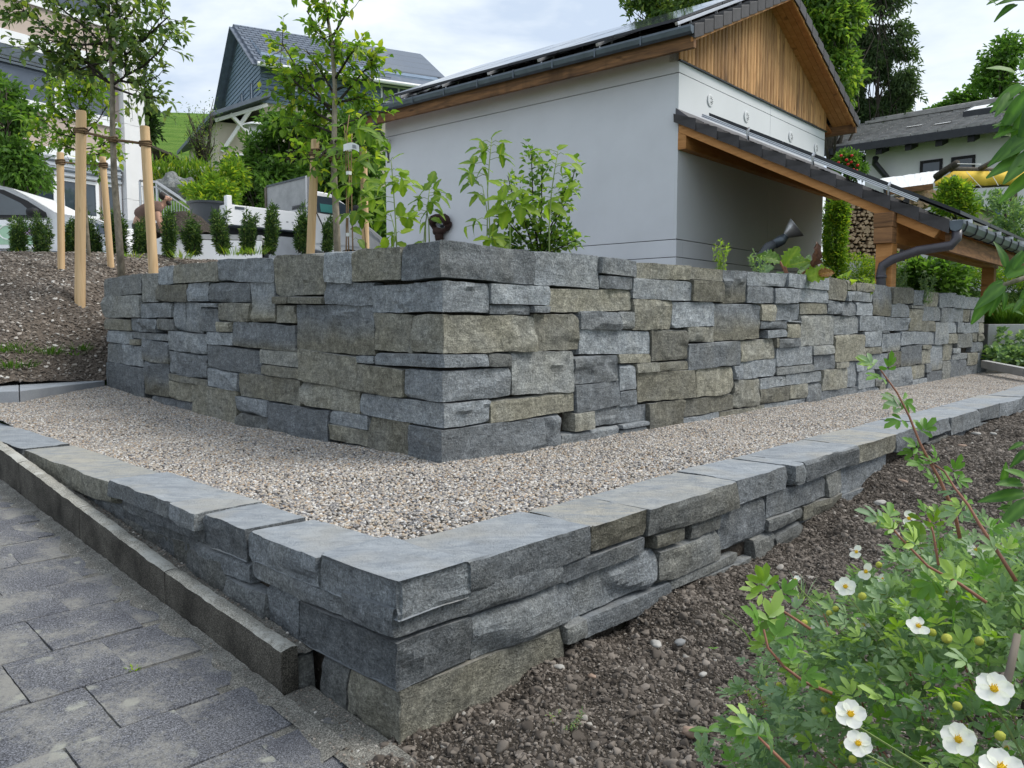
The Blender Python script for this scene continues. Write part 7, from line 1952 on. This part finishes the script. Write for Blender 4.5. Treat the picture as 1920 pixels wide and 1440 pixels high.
# ---------------------------------------------------------------- foreground: cinquefoil bush, broad-leaved shrub, weeds
def quinate(m, seed, full=True):
    """compound leaf of five narrow leaflets; base at origin, along +x"""
    rng = np.random.RandomState(seed); P, D, N, L = [], [], [], []
    for a, o, l in ((0, .42, .62), (38, .38, .52), (-38, .38, .52), (78, .30, .42), (-78, .30, .42)):
        d = np.array([math.cos(rad(a)), math.sin(rad(a)), rng.uniform(-.1, .35)]); P.append((o, 0, 0)); D.append(d); N.append((rng.uniform(-.3, .3), rng.uniform(-.3, .3), 1)); L.append(l * rng.uniform(.85, 1.1))
    V, T, r_ = leaf_mesh(np.array(P), np.array(D), np.array(N), np.array(L), np.array(L) * .40, True, rng.uniform(.05, .3), .22, rnd=np.full(5, rng.rand()) * .9 + rng.rand(5) * .1, rounded=True)
    return V, T, r_
def cinquefoil():
    rng = np.random.RandomState(21)
    base = np.array([.86, 1.12, -.46])
    t = thing('cinquefoil_bush', base, 'flowering bush with white five petalled blossoms and grey green leaves in the right foreground', 'bush')
    C, Rr = np.array([.84, 1.06, .02]), np.array([.50, .46, .43])
    def surf(d, k): return C + d * Rr * k
    # stems
    lines = []
    for k in range(70):
        d = unit(1, rng)[0]; d[2] = abs(d[2]) * 1.1 - .25; d /= np.linalg.norm(d)
        e = surf(d, rng.uniform(.85, 1.06)); m_ = (base + e) / 2 + np.array([0, 0, .10]) + rng.normal(size=3) * .03
        b = base + rng.normal(size=3) * np.array([.08, .08, 0])
        lines.append(([b, b * .4 + m_ * .6, m_, m_ * .45 + e * .55 + UP * .02, e], .0024, .0010))
    limbs('stems', t, lines, M_REDSTEM, 5)['kind'] = 'stuff'
    dk = [([base + rng.normal(size=3) * .05, C + rng.normal(size=3) * .12 - UP * .1, surf(unit(1, rng)[0], .7)], .006, .003) for _ in range(24)]
    limbs('old_wood', t, dk, M_DBARK, 5)['kind'] = 'stuff'
    # leaves as parts (the nearest), the rest one mass
    mats = [LF_BLUE, LF_BLUE, LF_YOUNG, LF_BLADE]
    var = [mesh_of('leaf', *quinate(mats[k % 4], k)[:2], mats[k % 4], True, attrs={'rnd': quinate(mats[k % 4], k)[2]}) for k in range(8)]
    n = 9000
    d = unit(n, rng); d[:, 2] = np.where(d[:, 2] < -.55, -d[:, 2], d[:, 2])
    k = rng.uniform(.62, 1.06, n) ** .7
    lump = 1 + .10 * fbm(d * 2.6, 5, 2)
    P = C + d * Rr * (k * lump)[:, None]
    D = d + unit(n, rng) * .8 + UP * .1; N = d * .9 + UP * 1.0 + unit(n, rng) * .5
    dist = np.linalg.norm(P - CAM0, axis=1); vis = (d * (CAM0 - C)).sum(1) > -.1
    px = 960 + F * P[:, 0] / P[:, 1]; inside = (px < 1930) & (P[:, 1] > .45)
    score = dist - k * 1.2 + np.where(vis & inside, 0, 5)
    order = np.argsort(score); near = set(order[:285].tolist())
    Vs, Ts, Rs, off = [], [], [], 0
    protoV = [quinate(None, q) for q in range(8)]
    for i in range(n):
        s = rng.uniform(.026, .043)
        if i in near: place_leaf(var[rng.randint(8)], t, P[i], D[i], N[i], s)
        else:
            pv_, pt_, pr_ = protoV[i % 8]; dd = D[i] / np.linalg.norm(D[i]); y = np.cross(N[i], dd); y /= np.linalg.norm(y); nn = np.cross(dd, y)
            Vs.append(P[i] + s * (pv_ @ np.stack([dd, y, nn]))); Ts.append(pt_ + off); Rs.append(np.clip(pr_ * .6 + .3 * rng.rand(), 0, 1)); off += len(pv_)
    o = obj('foliage', np.concatenate(Vs), np.concatenate(Ts), LF_BLUE, t, attrs={'rnd': np.concatenate(Rs)}, smooth=True); o['kind'] = 'stuff'
    # long red shoots
    sh = []
    def shoot(pxs, Ya, Yb, r0=.0026):
        pts = [aty(x, y, Ya + (Yb - Ya) * i / (len(pxs) - 1)) for i, (x, y) in enumerate(pxs)]
        MB().tube(pts, list(np.linspace(r0, .0011, len(pts))), 7).out('shoot', M_REDSTEM, t, smooth=True); return pts
    A = shoot([(1800, 1010), (1791, 966), (1761, 897), (1744, 868), (1724, 829), (1705, 781), (1682, 736), (1650, 692)], 1.05, 1.12)
    B = shoot([(1905, 1090), (1874, 1040), (1837, 984), (1816, 948), (1790, 915), (1771, 884), (1744, 866)], .95, 1.08)
    C2 = shoot([(1760, 1060), (1750, 1000), (1738, 960)], 1.05, 1.1, .002)
    C3 = shoot([(1520, 1180), (1490, 1160), (1462, 1142), (1446, 1118)], .85, .88, .0018)
    C4 = shoot([(1560, 1300), (1510, 1280), (1470, 1250), (1440, 1215), (1432, 1180)], .75, .78, .0018)
    C5 = shoot([(1480, 1440), (1440, 1400), (1420, 1380)], .72, .74, .0018)
    C6 = shoot([(1850, 1130), (1800, 1095), (1740, 1062), (1690, 1010), (1668, 985)], .9, .98, .0022)
    for pts, us in ((A, (.25, .4, .5, .6, .72, .85, .95, 1.0)), (B, (.15, .3, .45, .6, .75, .9)), (C2, (.5, .8, 1)), (C3, (.5, .9, 1)), (C4, (.4, .7, .95)), (C5, (.6, .95, 1)), (C6, (.2, .4, .6, .8, 1))):
        pts = np.array(pts)
        for u in us:
            for _ in range(2):
                f = u * (len(pts) - 1); i = min(int(f), len(pts) - 2); p = pts[i] + (pts[i + 1] - pts[i]) * (f - i); ax = pts[i + 1] - pts[i]; ax /= np.linalg.norm(ax)
                dd = unit(1, rng)[0] * np.array([1, .5, .7]) + ax * .5
                place_leaf(var[3 if rng.rand() < .45 else rng.randint(8)], t, p, dd, np.array([rng.uniform(-.4, .4), -.7, .8]), rng.uniform(.032, .046))
    # blossoms
    def petal_mesh(which):
        V, Fc = [], []
        for k in which:
            a = k * 2 * math.pi / 5 + .13 * math.sin(k * 5 + len(which)); o_ = len(V); nu, nv = 5, 5
            for i in range(nu):
                u = i / (nu - 1); w = .43 * math.sin(math.pi * min(1, .10 + .80 * u)) ** .62 * (1 if u < .95 else .84)
                for j in range(nv):
                    s = (j / (nv - 1) - .5) * 2; x, y = .06 + u * .44, s * w * .62
                    z_ = .06 * u * u - .05 * u + .05 * s * s * u + .012 * math.sin(5 * s + k)
                    V.append((x * math.cos(a) - y * math.sin(a), x * math.sin(a) + y * math.cos(a), z_))
            Fc += [(o_ + i * nv + j, o_ + (i + 1) * nv + j, o_ + (i + 1) * nv + j + 1, o_ + i * nv + j + 1) for i in range(nu - 1) for j in range(nv - 1)]
        return mesh_of('flower', V, Fc, M_PETAL, True, attrs={'rnd': rng.rand(len(V))})
    pms = [petal_mesh(k) for k in ((0, 1, 2, 3, 4), (0, 1, 2, 3, 4), (0, 1, 2, 3), (0, 2, 3), (0, 1, 3))]
    cb = MB().lathe([(.10, 0), (.11, .03), (.07, .07), (0, .08)], (0, 0, -.01), 10)
    for k in range(18):
        a = k * 2.4; r = .07 + .06 * (k % 3) / 2; cb.tube([(r * .7 * math.cos(a), r * .7 * math.sin(a), .03), (r * math.cos(a), r * math.sin(a), .10)], [.008, .014], 5)
    cm = mesh_of('flower_centre', cb.v, cb.f, M_POLLEN, True)
    FL = [(1595, 1339, 68, 0), (1609, 1394, 62, 0), (1585, 1100, 46, .4), (1624, 1072, 40, .9), (1606, 1035, 34, 1.0), (1618, 1172, 40, .9), (1656, 1170, 26, .8), (1536, 1266, 36, 1.2), (1488, 1379, 34, 1.0), (1641, 1432, 48, .5), (1722, 1174, 52, 1.0),
          (1864, 1292, 80, .2), (1797, 1387, 76, .4), (1888, 1404, 46, .9), (1878, 1440, 92, .5), (1830, 1031, 38, .5), (1740, 1416, 48, .7), (1704, 972, 36, 1.0), (1491, 1087, 26, 1.0), (1645, 1125, 24, .9), (1520, 1180, 22, 1.1), (1655, 1085, 24, .7), (1905, 1150, 40, .8), (1770, 1260, 44, .9), (1690, 1300, 34, 1.0), (1900, 1225, 36, 1.0), (1560, 1210, 26, .9), (1775, 1110, 28, .9), (1660, 1235, 30, 1.0)]
    for x, y, s, tilt in FL:
        dd = 1450 * .034 / s; dd = min(max(dd, .56), 1.25); p = aty(x, y, dd)
        to = CAM0 - p; to /= np.linalg.norm(to)
        nrm = to * (1 - .55 * tilt) + UP * .55 + np.array([rng.uniform(-1, 1), rng.uniform(-.3, .3), rng.uniform(-.7, .5)]) * tilt * .8
        nrm /= np.linalg.norm(nrm); xx = np.cross(nrm, unit(1, rng)[0]); xx /= np.linalg.norm(xx)
        f = place_leaf(pms[0 if s > 60 else rng.randint(5)], t, p, xx, nrm, s / F * dd * .84, 'flower')
        c = bpy.data.objects.new('flower_centre', cm); COL.objects.link(c); c.parent = f
        q = surf((p - C) / np.linalg.norm((p - C)), .75)
        MB().tube([p - nrm * .004, p - nrm * .02, (p + q) / 2, q], .0012, 4).out('flower_stalk', M_STEM, t)
    bm_ = MB().lathe([(.0, -.5), (.35, -.35), (.5, 0), (.36, .35), (0, .55)], (0, 0, 0), 10); bud = mesh_of('bud', bm_.v, bm_.f, M_BUD, True)
    for x, y, s in ((1657, 1110, 12), (1690, 1212, 14), (1748, 1186, 16), (1775, 1197, 20), (1836, 1202, 18), (1508, 1168, 13), (1555, 1150, 10), (1543, 1172, 10), (1441, 1285, 12), (1461, 1285, 12), (1648, 1059, 12), (1617, 1118, 16), (1596, 1110, 12), (1640, 1120, 13), (1795, 1324, 18), (1812, 1366, 16), (1856, 1321, 17), (1875, 1380, 20), (1545, 1312, 14), (1547, 1333, 15), (1599, 1424, 16), (1520, 1382, 11), (1915, 1236, 16), (1664, 1212, 12), (1580, 1395, 12), (1700, 1020, 9), (1672, 958, 9), (1567, 1142, 10), (1659, 1255, 12)):
        dd = float(np.clip(1450 * .0105 / s, .56, 1.2)); p = aty(x, y, dd)
        place_leaf(bud, t, p, unit(1, rng)[0], unit(1, rng)[0], .0105, 'bud')
    # dead broken twig
    MB().tube([aty(1876, 1318, .75), aty(1893, 1260, .76), aty(1908, 1190, .78)], [.0045, .004, .0035], 7).out('dead_twig', M_GREYWOOD, t, smooth=True)
cinquefoil()

def broad_shrub():
    rng = np.random.RandomState(31)
    base = np.array([1.62, 1.75, -.4])
    t = thing('broad_leaved_shrub', base, 'fresh green shrub with long pointed leaves reaching in from the right edge', 'bush')
    nd = lambda x, y, Y: aty(x, y, Y)
    br = [[base, np.array([1.5, 1.7, .3]), nd(1990, 560, 1.55), nd(1925, 520, 1.5), nd(1870, 538, 1.48)], [base, np.array([1.45, 1.65, .6]), nd(2000, 330, 1.45), nd(1940, 240, 1.4), nd(1900, 210, 1.38)], [base, np.array([1.4, 1.6, .1]), nd(1990, 930, 1.35), nd(1925, 915, 1.3), nd(1885, 900, 1.28)], [np.array([1.45, 1.65, .6]), nd(1990, 60, 1.5), nd(1930, 0, 1.45), nd(1880, -40, 1.42)], [nd(1990, 330, 1.45), nd(1945, 300, 1.42), nd(1910, 290, 1.4)]]
    for pts in br: MB().tube(pts, list(np.linspace(.011, .0035, len(pts))), 8).out('stem', M_BARK, t, smooth=True)
    var = [cup_leaf('leaf', 1, w, LF_BLADE, q, 0, c_, d_, tip=.62) for q, (w, c_, d_) in enumerate(((.36, .25, .2), (.42, .2, .35), (.32, .3, .1), (.40, .15, .5)))]
    spec = [ # x, y, angle, length px, Y : base of the leaf and direction in the picture
        (1905, 138, 165, 60, 1.38), (1915, 160, 215, 70, 1.36), (1895, 175, 230, 62, 1.36), (1925, 175, 240, 85, 1.34), (1940, 190, 250, 90, 1.34), (1930, 230, 195, 80, 1.36), (1905, 235, 180, 54, 1.36), (1935, 255, 200, 84, 1.34), (1945, 280, 220, 100, 1.33), (1920, 262, 160, 44, 1.36), (1935, 295, 190, 90, 1.34), (1950, 320, 215, 84, 1.33), (1910, 215, 205, 50, 1.38), (1900, 190, 170, 40, 1.4), (1930, 150, 120, 50, 1.4), (1915, 130, 60, 60, 1.4), (1945, 215, 170, 70, 1.36), (1960, 245, 200, 100, 1.34), (1925, 205, 250, 66, 1.34),
        (1885, 500, 100, 48, 1.47), (1888, 520, 30, 62, 1.47), (1880, 528, 205, 36, 1.47), (1882, 535, 215, 74, 1.46), (1875, 540, 250, 56, 1.47), (1890, 520, 75, 55, 1.48), (1860, 552, 230, 62, 1.46), (1900, 505, 60, 50, 1.47), (1925, 540, 250, 46, 1.48), (1920, 560, 220, 40, 1.48), (1930, 500, 150, 40, 1.5), (1905, 570, 200, 26, 1.48), (1918, 590, 160, 30, 1.48), (1880, 545, 285, 36, 1.47),
        (1920, 925, 190, 84, 1.28), (1915, 905, 175, 68, 1.28), (1925, 940, 215, 84, 1.27), (1930, 900, 150, 60, 1.28), (1880, 905, 85, 40, 1.28), (1895, 950, 180, 24, 1.28), (1915, 960, 200, 34, 1.28), (1918, 830, 200, 34, 1.5), (1925, 845, 215, 40, 1.5),
        (1920, 0, 175, 48, 1.45), (1905, 8, 200, 44, 1.45), (1890, -8, 190, 40, 1.45), (1870, 10, 160, 28, 1.44)]
    for x, y, a, l, Y in spec:
        p = aty(x, y, Y); a = rad(a); d = np.array([math.cos(a), rng.uniform(-.45, .2), math.sin(a)])
        place_leaf(var[rng.randint(4)], t, p, d, np.array([rng.uniform(-.3, .3), -.75, .8]), l / F * Y * .98)
    for pts in br:   # leaves along the stems beyond the frame
        pts = np.array(pts)
        for _ in range(26):
            f = rng.uniform(.9, len(pts) - 1.01); i = int(f); p = pts[i] + (pts[i + 1] - pts[i]) * (f - i)
            if 960 + F * p[0] / p[1] < 1975: continue
            place_leaf(var[rng.randint(4)], t, p, unit(1, rng)[0] + np.array([0, -.2, .1]), np.array([rng.uniform(-.3, .3), -.6, .9]), rng.uniform(.06, .10))
    for k in range(34):   # the shrub goes on outside the frame
        p = np.array([1.35, 1.5, .7]) + rng.normal(size=3) * np.array([.16, .18, .4])
        if 960 + F * p[0] / p[1] < 1960: p[0] = (1985 - 960) / F * p[1] + rng.rand() * .3
        place_leaf(var[rng.randint(4)], t, p, unit(1, rng)[0] + np.array([-.4, -.2, -.2]), np.array([rng.uniform(-.3, .3), -.6, .9]), rng.uniform(.07, .11))
broad_shrub()

# weeds in the bed, the bank and the driveway
blades('grass_tuft', 'thin grass tuft with arching blades below the middle of the low wall', soil_at(1505, 1125), 26, .16, .10, LF_BLUE, 'weed', 'weeds in the bed', .004, 3)
blades('grass_tuft', 'larger grass tuft between the low wall and the flowering bush', soil_at(1425, 1205), 34, .17, .12, LF_GRASS, 'weed', 'weeds in the bed', .004, 4)
blades('grass_tuft', 'short yellow green tuft beside the long red shoot', soil_at(1660, 990), 46, .09, .12, LF_BRIGHT, 'weed', 'weeds in the bed', .008, 5, .4)
def ferny(name, label, p, seed, n, h, m):
    rng = np.random.RandomState(seed); t = thing(name, p, label, 'weed', 'weeds in the bed'); lines, P, D = [], [], []
    for k in range(n):
        a = rng.uniform(0, 6.28); e = p + np.array([math.cos(a) * h * .7, math.sin(a) * h * .7, h * rng.uniform(.4, 1)]); pts = wig(p - UP * .01, e, 6, .05, rng); lines.append((pts, .0018, .0008))
        for q in range(36):
            f = .25 + .75 * rng.rand(); j = f * 5; i = min(int(j), 4); P.append(pts[i] + (pts[i + 1] - pts[i]) * (j - i)); D.append(unit(1, rng)[0] + UP * .2)
    limbs('stems', t, lines, M_CANE, 4)['kind'] = 'stuff'
    q = len(P); V, T, r_ = leaf_mesh(np.array(P), np.array(D), unit(q, rng) + UP, h * .14 * rng.uniform(.7, 1.2, q), h * .04, False, .1, rnd=rng.rand(q)); obj('foliage', V, T, m, t, attrs={'rnd': r_})
    return t
w1_ = ferny('feathery_weed', 'feathery seedling with a rusty frond alone in the bed near the wall corner', soil_at(1058, 1375), 3, 7, .085, LF_BLUE)
V, T, r_ = leaf_mesh(np.array([W[w1_.name]] * 7) + np.random.rand(7, 3) * .01, np.array([[.9, -.3, .25 - .05 * k] for k in range(7)]), np.array([[0, 0, 1.]] * 7), .07, .012, True); obj('rusty_frond', V, T, LF_RUST, w1_, attrs={'rnd': r_})
ferny('feathery_weed', 'rust tinged feathery weed at the left foot of the flowering bush', soil_at(1425, 1335), 5, 8, .10, LF_YOUNG)
def sprout(label, p, s, dirs, seed):
    rng = np.random.RandomState(seed); t = thing('seedling', p, label, 'weed', 'weeds in the bed'); var = [cup_leaf('leaf', 1, .42, LF_BLADE, q, .1, .2, .2) for q in range(2)]
    for a in dirs: place_leaf(var[rng.randint(2)], t, p + UP * .012, (math.cos(rad(a)), math.sin(rad(a)) * .6, .3), (0, -.3, 1), s)
sprout('two leaved green seedling lying flat in the bed', soil_at(1330, 1378), .065, (35, 200), 2)
sprout('tiny round seedling in the middle of the bed', soil_at(1338, 1222), .02, (20, 160, 270), 3)
for i, (x, y, n, s, lab) in enumerate(((8, 660, 90, .15, 'grass tuft at the left edge of the bank'), (32, 655, 40, .11, 'small grass tuft second from the left edge of the bank'), (48, 662, 40, .10, 'thin grass tuft left of the middle of the bank foot'), (92, 664, 110, .15, 'fullest grass tuft in the middle of the bank foot'), (150, 656, 70, .12, 'grass tuft on the bank nearest to the wall end'), (22, 690, 110, .14, 'wide grass patch directly above the left slab'), (48, 688, 60, .11, 'grass patch beside the wide patch above the slab'), (138, 665, 30, .08, 'sparse grass left of the tuft nearest to the wall end'))):
    blades('grass_tuft', lab, bank_at(x, y), n, s, .34, LF_GRASS, 'grass tuft', 'grass tufts on the soil bank', .009, 20 + i, .5)
for i, (x, y) in enumerate(((60, 486), (250, 486), (340, 484), (440, 478), (478, 476))):
    blades('weed_tuft', ('weedy grass at the foot of the leftmost yews', 'weedy grass below the bending person', 'weedy grass below the soil heap', 'weedy grass under the yew next to the truck', 'weedy grass before the truck wheel')[i], aty(x, y, 10.9), 60, .16, .5, LF_YOUNG, 'grass tuft', 'weeds along the yews', .010, 40 + i, .5)
def drive_at(px, py):
    e1 = Ll + UP * DRVK; return onplane(px, py, np.cross(Rv, e1), LC + UP * DRV0)
blades('joint_weed', 'green weed rosette in the gap between kerb and driveway', drive_at(225, 1056), 30, .05, .10, LF_BLUE, 'weed', 'weeds in the driveway', .012, 60, .5)
blades('joint_weed', 'small green weed at the far part of the kerb', drive_at(113, 962), 20, .05, .08, LF_GRASS, 'weed', 'weeds in the driveway', .010, 61, .5)
blades('joint_weed', 'yellow moss tuft at a paver crossing', drive_at(252, 1252), 26, .022, .05, LF_BRIGHT, 'weed', 'weeds in the driveway', .006, 62, .4)
blades('joint_weed', 'rusty dry weed against the kerb foot', drive_at(415, 1205), 26, .035, .09, LF_RUST, 'weed', 'weeds in the driveway', .014, 63, .4)
blades('joint_weed', 'dry brown weed in the gap right of the kerb middle', drive_at(322, 1130), 22, .03, .09, LF_RUST, 'weed', 'weeds in the driveway', .008, 64, .4)
# single bigger stones in the bed
def pebble(p, s, col, label, seed):
    P, Fq = lattice_box((5, 5, 5)); d = P - .5; d = d / (np.linalg.norm(d, axis=1, keepdims=True) + 1e-9); r = 1 + .2 * fbm(d * 1.6, seed, 2)
    rng = np.random.RandomState(seed); a = rng.uniform(0, 3); q = d * r[:, None] * np.array([s, s * .65, s * .42]); q = q @ np.array([[math.cos(a), math.sin(a), 0], [-math.sin(a), math.cos(a), 0], [0, 0, 1]])
    tag(obj('field_stone', q + p, Fq, col, smooth=True), label, 'stone', 'loose stones in the bed')
M_PALE = plain('pale_stone', (.36, .35, .33), .8, .2, 20); M_WARM = plain('warm_stone', (.30, .215, .165), .8, .2, 20); M_GREYST = plain('grey_stone', (.20, .205, .21), .8, .2, 20)
for i, (x, y, s, mm, lab) in enumerate(((1230, 1211, .030, M_PALE, 'pale flat stone in the bed below the large wall block'), (1048, 1255, .024, M_PALE, 'pale upright stone against the olive base block'), (1275, 1208, .026, M_GREYST, 'grey stone right of the pale flat stone'), (1298, 1377, .034, M_WARM, 'brown flat stone in front in the bed'), (1650, 945, .040, M_PALE, 'large rounded pale stone before the long red shoot'), (1690, 905, .038, M_WARM, 'pinkish stone lying at the foot of the low wall'), (1185, 1345, .018, M_GREYST, 'small grey stone left of the brown flat stone'), (1110, 1272, .018, M_WARM, 'small reddish stone near the olive base block'), (1490, 1130, .026, M_GREYST, 'grey stone beside the thin grass tuft'), (1885, 930, .03, M_WARM, 'rosy stone under the leaves at the right edge'), (1830, 815, .04, M_PALE, 'pale flat stone near the far end of the bed'), (1862, 815, .035, M_PALE, 'rounded pale stone at the far right of the bed'), (1805, 838, .035, M_WARM, 'pink flat stone in the far part of the bed'), (1318, 1268, .018, M_PALE, 'small pale stone in the middle of the bed'))):
    p = soil_at(x, y); pebble(p + UP * .008, s, mm, lab, i + 3)
bpy.context.view_layer.update()
